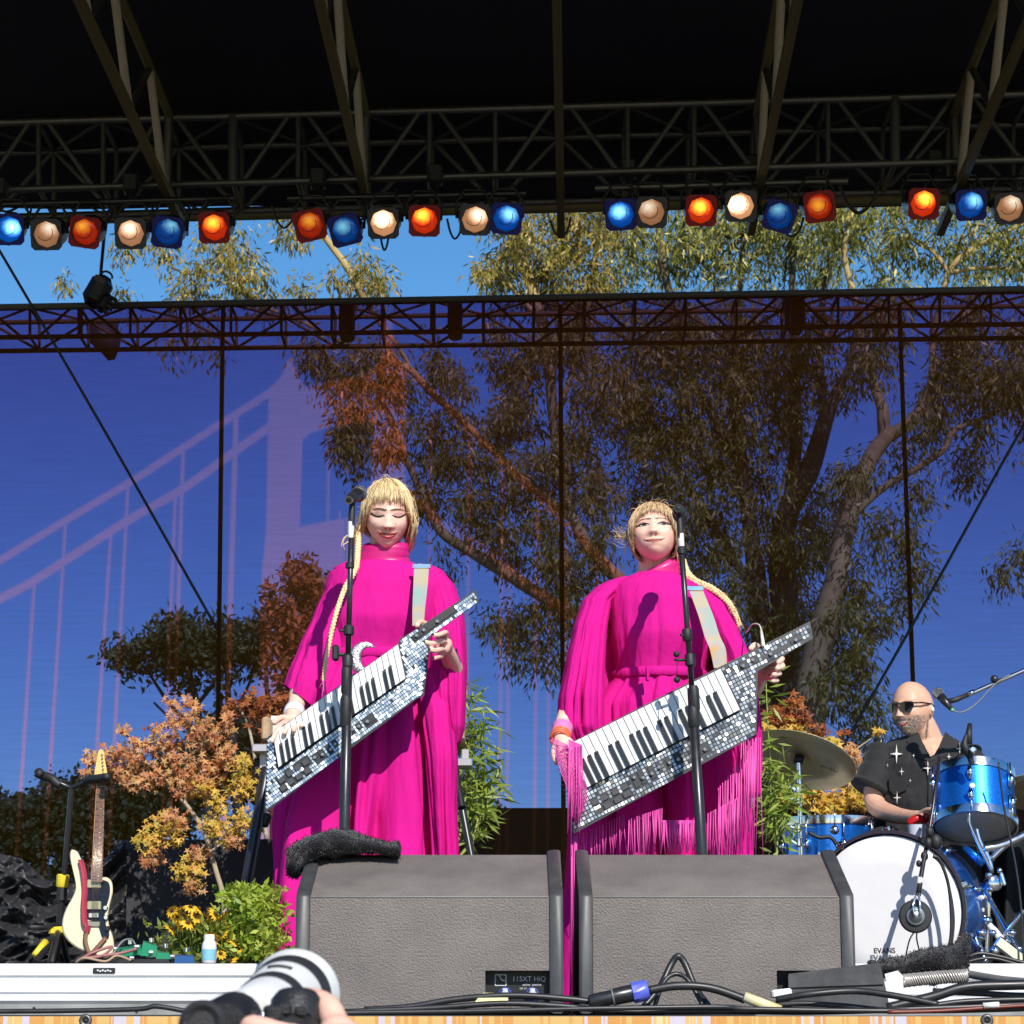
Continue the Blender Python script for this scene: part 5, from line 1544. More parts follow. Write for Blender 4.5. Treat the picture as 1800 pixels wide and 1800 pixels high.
def hair(h, parent, m, seed, end, wide=1.12, n=520, r=.0017, front=None, wisps=26):
    """strands combed from the crown; end(phi) gives how far down (degrees) hair goes, phi = 0 is the face"""
    random.seed(seed)
    cap, st = MB(), MB()
    def pt(ph, th, f):
        x = math.sin(ph) * math.sin(th)
        y = -math.cos(ph) * math.sin(th)
        z = math.cos(th)
        lower = max(0, -z)
        return h.W((x * .078 * f * (1 - .12 * lower), y * (.094 if y < 0 else .103) * f, z * .120 * f + .002))
    rows = []
    for i in range(41):
        ph = 2 * math.pi * i / 40
        e = R(end(ph)) - .05 - (.26 if abs((ph + math.pi) % 6.2832 - math.pi) < .8 else 0)
        rows.append([pt(ph, max(.02, e * j / 14), 1.055) for j in range(15)])
    cap.rings(rows, closed=False)
    obj('hair_cap', cap, m, parent)
    for k in range(n):
        ph = 2 * math.pi * random.random()
        fro = abs((ph + math.pi) % 6.2832 - math.pi) < .8
        if fro and random.random() < .25:
            continue
        e = R(end(ph)) * (random.uniform(.74, 1.10) if fro else random.uniform(.86, 1.07))
        t0 = random.choice((.05, .2, .35, .5)) * e * random.random()
        f0 = random.uniform(1.06, wide)
        pts, tw = [], random.uniform(-.3, .3)
        wv, fq = random.uniform(.02, .09), random.uniform(4, 8)
        for j in range(8):
            u = j / 7
            th = lerp(t0, e, u)
            ff = f0 + .03 * math.sin(u * 4 + k) * u
            fr_ = max(0, 1 - abs((ph + math.pi) % 6.2832 - math.pi) / .95)
            ff = lerp(ff, 1.045 + .03 * (k % 7) / 7, u * u * min(1, fr_ * 2))
            pts.append(pt(ph + tw * (1 - u) * math.sin(th) * .6 + wv * math.sin(u * fq + k) * u, th, ff))
        rr = r * random.uniform(.5, 1.2) * (.62 if fro else 1)
        st.tube(pts, [rr * .4, rr, rr, rr, rr, rr * .9, rr * .7, rr * .25], 5, .6)
    for k in range(wisps):                                   # stray hairs
        ph = random.uniform(0, 6.28)
        a = pt(ph, random.uniform(.1, 1.6), 1.12)
        d = (a - h.c).normalized()
        tg = d.cross(rnd_dir()).normalized()
        b = a + d * random.uniform(.003, .014) + tg * random.uniform(.015, .04)
        st.tube([a, a.lerp(b, .5) + d * .007, b], [.0009, .0007, .0004], 3)
    obj('hair_strands', st, m, parent)
def braid(parent, pts, r0, r1, m, tassel=None):
    q = spline(pts, 14)
    for s in range(3):
        mb = MB()
        pp, rr = [], []
        for i, p in enumerate(q):
            d = (q[min(i + 1, len(q) - 1)] - q[max(i - 1, 0)])
            a, b = frame_of(d, Vector((0, 1, 0)))
            rad = lerp(r0, r1, i / len(q))
            t = i * .8 * (.012 / max(.008, r0)) * 1.0 + s * 2.094
            pp.append(p + a * math.sin(t) * rad * .75 + b * math.sin(2 * t) * rad * .4)
            rr.append(rad * .68)
        mb.tube(pp, rr, 7)
        obj('braid_strand', mb, m, parent)
    if tassel:
        fringe('braid_tassel', tassel, parent, 3)
    bk = MB()
    random.seed(len(pts))
    for _ in range(160):
        i = random.randrange(len(q) - 1)
        a = q[i] + rnd_dir() * r0 * .8
        b_ = a + (q[i + 1] - q[i]).normalized() * .02 + rnd_dir() * .009
        bk.tube([a, b_], [.0007, .0004], 3)
    obj('flyaway_hairs', bk, m, parent)
def eye_set(h, parent, closed, brow_m, z=.010, up=0, wide=1.4, slant=0.0, lid=None, op=1.0):
    lid = lid or LID
    def hl(pts, lift):
        return h.line([(x, zz + slant * (abs(x) - .033)) for x, zz in pts], lift)
    def hp(a, b, lift):
        f = lambda q: [(x, z + (zz - z) * op + slant * (abs(x) - .033)) for x, zz in q]
        return h.patch(f(a), f(b), lift)
    for sx in (-1, 1):
        X = lambda v: sx * (.0335 + (v - .0335) * wide)
        arc = [(X(.0185), z - .003), (X(.024), z - (.006 if closed else -.002)), (X(.032), z - (.0085 if closed else -.0045)), (X(.040), z - (.006 if closed else -.0035)), (X(.046), z - .0005), (X(.050), z + .004)]
        obj('eyelash', MB().tube(spline(hl(arc, .001), 4), [.0014] * 4 + [.0026] * 13 + [.0026] * 3 + [.0008], 6), LASH, parent)
        top = [(X(.019), z + .001), (X(.025), z + .006), (X(.033), z + .0085), (X(.041), z + .007), (X(.047), z + .003)]
        bot = [(X(.019), z - .003), (X(.025), z - .006), (X(.033), z - .008), (X(.041), z - .0058), (X(.047), z - .001)] if closed else [(X(.019), z - .002), (X(.025), z + .002), (X(.033), z + .0045), (X(.041), z + .0035), (X(.047), z + .001)]
        obj('eyelid', hp(top, bot, .0008), lid, parent)
        if not closed:
            t2 = [(X(.020), z - .002), (X(.026), z + .0025), (X(.033), z + .0045), (X(.040), z + .003), (X(.046), z)]
            b2 = [(X(.020), z - .003), (X(.026), z - .0045), (X(.033), z - .005), (X(.040), z - .0035), (X(.046), z - .001)]
            e = obj('eye', hp(t2, b2, .0008), mat('eye_white', (.62, .56, .54), .25), parent)
            ix = .0345 if sx > 0 else .0315
            t3 = [(X(ix - .0045), z + .002), (X(ix), z + .0045), (X(ix + .0045), z + .003)]
            b3 = [(X(ix - .0045), z - .003), (X(ix), z - .004), (X(ix + .0045), z - .003)]
            obj('iris', hp(t3, b3, .0014), LASH, e)
            obj('lower_lash', MB().tube(hl([(X(.024), z - .0045), (X(.033), z - .0055), (X(.041), z - .004), (X(.048), z + .001)], .001), .0008, 5), LASH, parent)
        bw = [(X(.014), z + .0155 + up), (X(.024), z + .0195 + up), (X(.036), z + .0205 + up), (X(.046), z + .0150 + up)]
        obj('eyebrow', MB().tube(spline(h.line(bw, .0008), 3), [.0012, .0019, .0021, .0021, .0020, .0018, .0016, .0013, .001, .0006], 6, .6), brow_m, parent)
    for sx in (-1, 1):
        obj('nostril', MB().ball(h.W((sx * .0075, h.fy(sx * .0075, -.040) - .0003, -.0405)), (.0034, .002, .002), 8, 5, h.M), MOUTH, parent)
BROW = mat('brown_brow', (.16, .085, .045), .7)
# ---------------------------------------------------------------- first singer
Y1 = 8.0
s1 = thing('person', 'smiling singer in magenta gown looking down, long thin braid, holding a blue-mirrored keytar', 'person', Vector((P(650, 1770, Y1).x, Y1, 0)))
h1 = Head(P(681, 909, 7.98), yaw=5, pitch=12, roll=1, kz=.94, kx=1.02)
b1 = MB()
h1.add(b1)
chain(b1, [(678, 948, 8.03, .052), (674, 985, 8.06, .055), (672, 1010, 8.07, .07)])
chain(b1, [(672, 1030, 8.08, .10), (668, 1090, 8.08, .115), (662, 1160, 8.08, .10), (655, 1230, 8.08, .125), (652, 1270, 8.08, .12)])
chain(b1, [(616, 1034, 8.08, .038), (672, 1018, 8.08, .05), (742, 1034, 8.10, .038)])
chain(b1, [(606, 1040, 8.06, .036), (564, 1110, 8.06, .042), (532, 1190, 8.0, .036), (522, 1235, 7.9, .028), (514, 1262, 7.82, .024)])          # her right arm
chain(b1, [(752, 1040, 8.08, .036), (788, 1110, 8.10, .042), (800, 1190, 8.05, .037), (794, 1165, 7.93, .030), (784, 1142, 7.83, .025)])       # her left arm
for sx in (-1, 1):
    chain(b1, [(652 + sx * 32, 1270, 8.08, .09), (650 + sx * 38, 1480, 8.07, .06), (648 + sx * 40, 1735, 8.08, .04)])
    chain(b1, [(648 + sx * 40, 1758, 8.10, .035), (648 + sx * 42, 1764, 7.98, .03)])
# hand on the neck of the keytar, fingers wrapped to the front
chain(b1, [(784, 1142, 7.83, .024), (781, 1132, 7.79, .026), (778, 1138, 7.775, .026)])
F1 = [[(784, 1118, 7.79, .0095), (783, 1112, 7.70, .0092), (772, 1116, 7.635, .0085), (763, 1116, 7.622, .0078)],
      [(783, 1130, 7.78, .0098), (777, 1127, 7.70, .0094), (760, 1131, 7.635, .0088), (748, 1129, 7.622, .008)],
      [(780, 1143, 7.77, .0096), (774, 1142, 7.69, .0092), (764, 1144, 7.64, .0086), (757, 1142, 7.628, .0078)],
      [(776, 1154, 7.77, .0085), (771, 1155, 7.69, .0082), (764, 1157, 7.65, .0074)],
      [(776, 1126, 7.80, .0115), (758, 1104, 7.79, .0108), (740, 1094, 7.75, .0104), (733, 1099, 7.70, .0094)]]
F1b = [[(512, 1266, 7.80, .0095), (496, 1272, 7.70, .009), (484, 1290, 7.655, .0084), (478, 1303, 7.64, .0075)], [(516, 1268, 7.80, .0095), (508, 1274, 7.69, .009), (500, 1288, 7.64, .0082)],
       [(520, 1268, 7.80, .0095), (520, 1272, 7.69, .009), (516, 1284, 7.64, .0082)], [(524, 1266, 7.80, .009), (532, 1268, 7.70, .0085), (530, 1276, 7.65, .0075)], [(510, 1262, 7.80, .011), (494, 1262, 7.78, .0105), (482, 1270, 7.76, .0095)]]
chain(b1, [(516, 1258, 7.83, .024), (516, 1266, 7.81, .026)])
for f in F1 + F1b:
    chain(b1, f, 10)
body1 = grow('body', b1, SKIN, s1)
for f in F1[:4]:
    p = P(*f[-1][:3])
    obj('fingernail', MB().ball(p + Vector((-.004, -.0052, .001)), (.0052, .003, .0044), 8, 6), LASH, s1)
eye_set(h1, s1, True, BROW, op=1.25)
# smile
top = [(-.033, -.0495), (-.024, -.0535), (-.011, -.0540), (0, -.0560), (.011, -.0540), (.024, -.0535), (.033, -.0495)]
mid = [(-.033, -.0505), (-.024, -.0590), (-.011, -.0618), (0, -.0628), (.011, -.0618), (.024, -.0590), (.033, -.0505)]
md2 = [(-.033, -.0508), (-.024, -.0610), (-.011, -.0650), (0, -.0660), (.011, -.0650), (.024, -.0610), (.033, -.0508)]
bot = [(-.033, -.0515), (-.024, -.0665), (-.011, -.0735), (0, -.0752), (.011, -.0735), (.024, -.0665), (.033, -.0515)]
obj('upper_lip', h1.patch(top, mid, .0018), LIP, s1)
obj('mouth_opening', h1.patch(mid, md2, .0010), MOUTH, s1)
obj('lower_lip', h1.patch(md2, bot, .0022), LIP, s1)
for sx in (-1, 1):
    obj('smile_crease', MB().tube(h1.line([(sx * .036, -.048), (sx * .038, -.054), (sx * .037, -.060)], .0), .0009, 5), LID, s1)  # shade of the crease painted as a darker line
def end1(ph):
    a = abs((ph + math.pi) % (2 * math.pi) - math.pi)
    return interp([(0, 62), (.45, 63), (.75, 68), (.95, 90), (1.3, 104), (2.0, 118), (3.2, 130)], a)[0]
hair(h1, s1, HAIR1, 51, end1, 1.15, 3000, wisps=70)
lk = MB()
random.seed(9)
for k in range(90):                                            # loose lock at her left cheek, gathered hair at the right
    x = random.uniform(.068, .092)
    y = random.uniform(-.035, .04)
    z0, z1 = random.uniform(.02, .08), random.uniform(-.125, -.06)
    lk.tube([h1.W((x * .9, y, z0)), h1.W((x + .008, y - .006, (z0 + z1) / 2)), h1.W((x - .004 + random.uniform(-.008, .008), y + .01, z1))], [.0024, .0028, .0008], 4, .6)
obj('side_lock', lk, HAIR1, s1)
lk = MB()
for k in range(70):
    x = random.uniform(-.090, -.066)
    y = random.uniform(-.02, .05)
    z0 = random.uniform(.02, .08)
    e = P(626 + random.uniform(-10, 8), 950 + random.uniform(-14, 8), 7.99 + random.uniform(-.02, .02))
    lk.tube([h1.W((x * .9, y, z0)), h1.W((x - .006, y - .004, -.02)), e], [.0024, .003, .0014], 4, .6)
for a_, b_, c_ in (((624, 935), (605, 945), (600, 962)), ((622, 930), (604, 950), (606, 968)), ((625, 938), (612, 952), (603, 958))):
    lk.tube(spline([P(*a_, 7.99), P(*b_, 7.98), P(*c_, 7.98)], 4), .0016, 4)
obj('side_lock', lk, HAIR1, s1)
braid(s1, [P(630, 935, 7.98), P(629, 968, 7.95), P(625, 1000, 7.90), P(606, 1035, 7.86), P(592, 1075, 7.84), P(581, 1120, 7.83), P(572, 1165, 7.82), P(569, 1198, 7.80)], .0088, .0048, HAIR1, [(567, 1196, 571, 1196, 34, 7.80, 14)])
# gown
def fold1(y, t):
    return interp([(985, .0), (1040, .02), (1130, .05), (1180, .10), (1300, .20), (1500, .30), (1770, .34)], y)[0]
g1 = gown('gown', [(984, 672, 34, .062, .03), (992, 672, 72, .085, .03), (1004, 673, 98, .105, .04), (1030, 674, 106, .125, .04), (1090, 668, 100, .15, .04), (1140, 660, 88, .128, .04), (1160, 658, 90, .13, .04), (1220, 652, 116, .17, .05), (1320, 642, 142, .21, .06), (1450, 636, 164, .25, .08), (1600, 632, 160, .28, .08), (1768, 630, 158, .29, .08)], Y1, s1, DRESS, 2.3, fold1, nv=130, nu=220, creases=22)
obj('collar', MB().rings([[P(cx + hw * math.cos(t), y + 3.5 * math.sin(t * 2 + i) * w_, 8.02 + .062 * math.sin(t) * hw / 45) for t in (2 * math.pi * k / 36 for k in range(36))]
                          for i, (y, cx, hw, w_) in enumerate(((955, 681, 37, .3), (957, 680, 42, .4), (964, 678, 45, .6), (968, 677, 42, .5), (974, 676, 46, .7), (979, 675, 43, .5), (986, 674, 47, .6), (993, 673, 50, .4), (998, 673, 44, .2)))], cap=False), SATIN, s1)
def fs1(y, t):
    return interp([(985, .02), (1040, .06), (1240, .16), (1310, .2)], y)[0]
gown('sleeve', [(986, 622, 18, .05, .04), (996, 610, 26, .07, .04), (1030, 600, 29, .085, .03), (1080, 586, 36, .10, .02), (1140, 568, 44, .11, 0), (1190, 551, 46, .12, -.02), (1206, 543, 43, .12, -.02)], Y1 + .02, s1, DRESS, 7.7, fs1, False, nu=90, nv=70, dyf=lambda y, t: ((y - 985) / 221) ** 3 * 34 * (1 + math.cos(t)))
gown('sleeve', [(990, 742, 18, .05, .05), (1000, 752, 28, .07, .05), (1030, 768, 34, .085, .05), (1075, 778, 37, .10, .05), (1130, 782, 37, .11, .03), (1180, 784, 36, .115, 0), (1230, 786, 32, .11, -.02), (1280, 792, 24, .09, -.03), (1306, 798, 12, .05, -.03), (1314, 801, 3, .02, -.03)], Y1 + .02, s1, DRESS, 4.1, fs1, nu=120, nv=70, creases=7)
def fs2(y, t):
    return interp([(1200, .1), (1480, .3)], y)[0]
gown('hanging_panel', [(1180, 752, 22, .06, 0), (1260, 768, 30, .07, -.03), (1340, 776, 28, .08, -.04), (1420, 778, 24, .08, -.03), (1500, 782, 24, .08, -.02), (1600, 784, 20, .08, 0)], Y1 - .02, s1, DRESS, 9.4, fs2, nu=80, nv=60)
# crescent buckle
cm = MB()
for i in range(13):
    t = R(60) + i * R(240) / 12
cres = [P(645 + 21 * math.cos(R(50 + i * 21.6)), 1157 - 24 * math.sin(R(50 + i * 21.6)), 7.80) for i in range(13)]
cm.tube(cres, [.002, .007, .011, .014, .017, .019, .020, .019, .017, .014, .011, .007, .002], 8, .35, Vector((0, 1, 0)))
obj('crescent_buckle', cm, mat('dull_silver', (.55, .53, .56), .35, .8, bump=.5, bscale=150, var=.15), s1)
obj('belt', MB().rings([[Vector((P(659, y, Y1).x + S(91, Y1) * k_ * math.cos(t), Y1 + .04 + .134 * k_ * math.sin(t), P(659, y, Y1).z)) for t in (2 * math.pi * k / 48 for k in range(48))] for y, k_ in ((1144, 1.0), (1146, 1.02), (1158, 1.02), (1160, 1.0))], cap=False), DRESS, s1)
obj('cuff', MB().lathe([(.031, -.018), (.034, -.012), (.034, .014), (.030, .02)], P(517, 1252, 7.85), (P(514, 1262, 7.82) - P(522, 1235, 7.9)), 16), WHITE, s1, 'auto')
# ---------------------------------------------------------------- second singer
Y2 = 7.95
s2 = thing('person', 'singer in fringed magenta kaftan with chin raised, braid over her shoulder, holding a black-and-silver keytar', 'person', Vector((P(1165, 1770, Y2).x, Y2, 0)))
h2 = Head(P(1150, 942, 7.95), yaw=-5, pitch=-17, roll=-3, k=.90, kx=1.12, kz=.96, chin=.74)
b2 = MB()
h2.add(b2)
chain(b2, [(1152, 968, 8.0, .056), (1152, 1000, 8.04, .058), (1152, 1025, 8.05, .075)])
chain(b2, [(1154, 1050, 8.06, .11), (1158, 1110, 8.06, .125), (1156, 1185, 8.06, .11), (1156, 1250, 8.06, .13), (1156, 1290, 8.06, .125)])
chain(b2, [(1082, 1056, 8.06, .04), (1152, 1040, 8.06, .055), (1232, 1058, 8.07, .04)])
chain(b2, [(1074, 1062, 8.05, .038), (1038, 1140, 8.03, .044), (1012, 1220, 7.92, .037), (992, 1268, 7.78, .028), (985, 1296, 7.70, .024)])
chain(b2, [(1242, 1066, 8.06, .038), (1286, 1140, 8.06, .044), (1318, 1205, 7.98, .037), (1330, 1198, 7.86, .029), (1338, 1186, 7.76, .025)])
for sx in (-1, 1):
    chain(b2, [(1156 + sx * 32, 1290, 8.06, .09), (1158 + sx * 38, 1490, 8.05, .06), (1160 + sx * 40, 1738, 8.06, .04)])
    chain(b2, [(1160 + sx * 40, 1758, 8.08, .035), (1160 + sx * 42, 1764, 7.96, .03)])
chain(b2, [(1338, 1186, 7.76, .025), (1344, 1178, 7.735, .026), (1346, 1174, 7.73, .026)])
F2 = [[(1350, 1164, 7.735, .0098), (1366, 1154, 7.70, .0095), (1375, 1158, 7.63, .009), (1368, 1164, 7.585, .0082)],
      [(1350, 1174, 7.735, .010), (1367, 1165, 7.69, .0096), (1376, 1171, 7.62, .009), (1366, 1175, 7.585, .0082)],
      [(1348, 1184, 7.735, .0098), (1362, 1179, 7.68, .0094), (1370, 1184, 7.62, .0088), (1360, 1186, 7.59, .008)],
      [(1346, 1192, 7.735, .0086), (1358, 1191, 7.68, .0082), (1366, 1196, 7.63, .0078), (1358, 1197, 7.60, .007)],
      [(1342, 1166, 7.75, .0115), (1336, 1146, 7.74, .011), (1328, 1134, 7.71, .0105), (1320, 1140, 7.68, .0095)]]
F2b = [[(984, 1306, 7.66, .0098), (986, 1326, 7.60, .0094), (994, 1348, 7.565, .0088), (1000, 1362, 7.56, .0078)], [(990, 1306, 7.66, .010), (996, 1328, 7.59, .0095), (1006, 1352, 7.56, .0088), (1011, 1366, 7.555, .0078)],
       [(996, 1304, 7.66, .0098), (1006, 1326, 7.59, .0093), (1016, 1346, 7.56, .0086)], [(1000, 1300, 7.66, .0088), (1014, 1316, 7.60, .0083), (1022, 1332, 7.565, .0076)], [(980, 1302, 7.67, .0115), (974, 1322, 7.66, .0108), (978, 1340, 7.64, .0095)]]
chain(b2, [(985, 1296, 7.70, .024), (990, 1308, 7.665, .026)])
for f in F2 + F2b:
    chain(b2, f, 10)
body2 = grow('body', b2, SKIN, s2)
eye_set(h2, s2, False, BROW, up=.002, slant=.16, lid=mat('smoky_eyelid', (.20, .09, .08), .6), op=1.5)
top = [(-.030, -.0525), (-.019, -.0545), (-.007, -.0555), (0, -.0568), (.007, -.0555), (.019, -.0545), (.030, -.0525)]
mid = [(-.030, -.0535), (-.019, -.0595), (-.007, -.0630), (0, -.0638), (.007, -.0630), (.019, -.0595), (.030, -.0535)]
bot = [(-.030, -.0545), (-.019, -.0645), (-.007, -.0705), (0, -.0715), (.007, -.0705), (.019, -.0645), (.030, -.0545)]
LIP2 = mat('rose_lips', (.60, .22, .20), .4)
obj('upper_lip', h2.patch(top, mid, .0016), LIP2, s2)
obj('lower_lip', h2.patch(mid, bot, .002), LIP2, s2)
obj('lip_line', MB().tube(spline(h2.line([(-.035, -.0495), (-.030, -.0535), (-.019, -.0597), (0, -.064), (.019, -.0597), (.030, -.0535), (.035, -.0495)], .0016), 3), .0008, 5), MOUTH, s2)
def end2(ph):
    a = abs((ph + math.pi) % (2 * math.pi) - math.pi)
    return interp([(0, 60), (.35, 64), (.7, 74), (.95, 92), (1.3, 112), (2.0, 126), (3.2, 132)], a)[0]
hair(h2, s2, HAIR2, 61, end2, 1.14, 3000, wisps=80)
lk = MB()
random.seed(13)
for k in range(34):                                             # wind-blown strands
    a = h2.W((-.082, random.uniform(-.02, .03), random.uniform(-.04, .03)))
    e = P(1080 + random.uniform(-6, 26), 936 + random.uniform(-12, 16), 7.97)
    lk.tube(spline([a, a.lerp(e, .5) + Vector((0, 0, random.uniform(-.02, .02))), e], 3), .0007, 3)
obj('windblown_hair', lk, HAIR2, s2)
lk = MB()
for k in range(60):
    x, y = random.uniform(.066, .084), random.uniform(.0, .06)
    e = P(1200 + random.uniform(-8, 8), 1002 + random.uniform(-10, 8), 8.0)
    lk.tube([h2.W((x, y, random.uniform(.0, .06))), h2.W((x + .004, y + .01, -.07)), e], [.0024, .003, .0014], 4, .6)
obj('side_lock', lk, HAIR2, s2)
braid(s2, [P(1198, 985, 8.0), P(1206, 1006, 7.98), P(1222, 1022, 7.95), P(1250, 1034, 7.93), P(1276, 1054, 7.93), P(1292, 1078, 7.93), P(1300, 1100, 7.94)], .012, .006, HAIR1)
def fold2(y, t):
    return interp([(1005, .0), (1060, .02), (1180, .06), (1220, .12), (1340, .2), (1500, .28), (1770, .32)], y)[0]
gown('gown', [(1006, 1152, 36, .065, .03), (1014, 1152, 54, .085, .03), (1028, 1154, 82, .11, .04), (1060, 1162, 92, .14, .04), (1120, 1166, 92, .165, .04), (1172, 1162, 80, .14, .04), (1188, 1160, 80, .135, .04), (1240, 1154, 116, .17, .05), (1340, 1160, 146, .21, .06), (1450, 1166, 156, .25, .07), (1600, 1162, 162, .28, .08), (1766, 1160, 166, .30, .08)], Y2, s2, DRESS, 5.2, fold2, nv=130, nu=220, creases=22)
obj('collar', MB().rings([[P(cx + hw * math.cos(t), y + sl * math.cos(t) + 3 * math.sin(t * 2 + i), 8.0 + .066 * math.sin(t) * hw / 48) for t in (2 * math.pi * k / 36 for k in range(36))]
                          for i, (y, cx, hw, sl) in enumerate(((994, 1156, 36, -15), (996, 1156, 41, -15), (1003, 1155, 44, -13), (1008, 1154, 41, -12), (1014, 1153, 46, -9), (1020, 1152, 43, -7), (1028, 1152, 49, -4), (1034, 1152, 44, -2)))], cap=False), SATIN, s2)
gown('cape_back', [(1024, 1150, 60, .05, .10), (1060, 1150, 118, .06, .12), (1120, 1152, 134, .07, .13), (1200, 1152, 150, .08, .14), (1300, 1156, 160, .08, .15), (1400, 1160, 150, .08, .15)], Y2, s2, DRESS, 6.1, lambda y, t: .12, nu=120, nv=60)
obj('belt', MB().rings([[Vector((P(1161, y, Y2).x + S(82, Y2) * k_ * math.cos(t), Y2 + .04 + .142 * k_ * math.sin(t), P(1158, y, Y2).z)) for t in (2 * math.pi * k / 48 for k in range(48))] for y, k_ in ((1178, 1.0), (1180, 1.03), (1192, 1.03), (1194, 1.0))], cap=False), DRESS, s2)
obj('belt_loop', MB().box(P(1138, 1184, 7.80), (.012, .01, .05), None, .003), DRESS, s2, 'auto')
def fs3(y, t):
    return interp([(1010, .03), (1080, .11), (1300, .20), (1370, .22)], y)[0]
gown('sleeve', [(1014, 1098, 13, .04, .03), (1022, 1084, 22, .06, .03), (1033, 1070, 27, .08, .03), (1060, 1048, 27, .10, .0), (1115, 1035, 31, .12, -.04), (1180, 1026, 36, .14, -.07), (1240, 1019, 41, .15, -.09), (1290, 1018, 42, .16, -.09), (1340, 1034, 42, .14, -.06), (1380, 1040, 30, .10, -.04)], Y2 + .02, s2, DRESS, 1.4, fs3, nu=140, nv=80, creases=12)
gown('sleeve', [(1014, 1204, 13, .04, .04), (1022, 1214, 21, .06, .04), (1034, 1228, 30, .08, .04), (1060, 1245, 35, .10, .04), (1110, 1266, 36, .12, .03), (1160, 1286, 35, .13, .01), (1210, 1298, 33, .13, -.01), (1290, 1306, 32, .12, -.02), (1350, 1312, 26, .10, -.02), (1400, 1314, 20, .09, -.02)], Y2 + .02, s2, DRESS, 8.8, fs3, nu=140, nv=80, creases=12)
fringe('fringe', [(1164, 1442, 1236, 1442, 60, 7.66, 46), (1262, 1386, 1330, 1300, 165, 7.72, 20), (1244, 1430, 1300, 1400, 95, 7.70, 20), (1104, 1440, 1165, 1420, 85, 7.66, 22), (1012, 1470, 1100, 1430, 66, 7.68, 20), (1296, 1300, 1338, 1296, 190, 7.80, 14), (1000, 1300, 1024, 1310, 150, 7.54, 18), (1004, 1440, 1014, 1460, 300, 7.62, 26)], s2, 17)
net = MB()
random.seed(23)
for k in range(16):
    u = k / 15
    a = P(lerp(970, 1003, u), lerp(1296, 1312, u), 7.60 - .03 * math.sin(u * 3))
    for j in range(1):
        net.tube(spline([a, P(lerp(984, 1022, u), lerp(1350, 1350, u), 7.545), P(lerp(1002, 1032, u), 1400, 7.54), P(lerp(1004, 1016, u), 1440, 7.56)], 4), .0014, 4)
for k in range(14):
    u = k / 13
    y = lerp(1312, 1430, u)
    net.tube(spline([P(lerp(968, 1000, u), y - 6, 7.60), P(lerp(990, 1010, u), y, 7.55), P(lerp(1014, 1024, u), y - 4, 7.55)], 4), .0012, 4)
obj('net_glove', net, FRING, s2)
wr = P(986, 1292, 7.70)
wd_ = P(985, 1296, 7.70) - P(992, 1268, 7.78)
obj('lace_cuff', MB().lathe([(.030, -.05), (.034, -.045), (.031, -.02), (.034, -.008), (.030, 0)], wr + wd_.normalized() * .0, wd_, 18), mat('pink_lace', (.82, .22, .5), .7, var=.2, scale=120), s2)
for i in range(3):
    obj('bracelet', MB().tube([wr + wd_.normalized() * (.012 * i) + (frame_of(wd_)[0] * math.cos(t) + frame_of(wd_)[1] * math.sin(t)) * .029 for t in (2 * math.pi * k / 16 for k in range(17))], .005, 6), mat('coral_beads', (.75, .16, .07), .4, var=.2, scale=90), s2)
er = MB().ball(h2.W((.082, .0, -.045)), (.004, .004, .014), 8, 6)
obj('earring', er, mat('dark_bead', (.02, .02, .025), .2), s2)
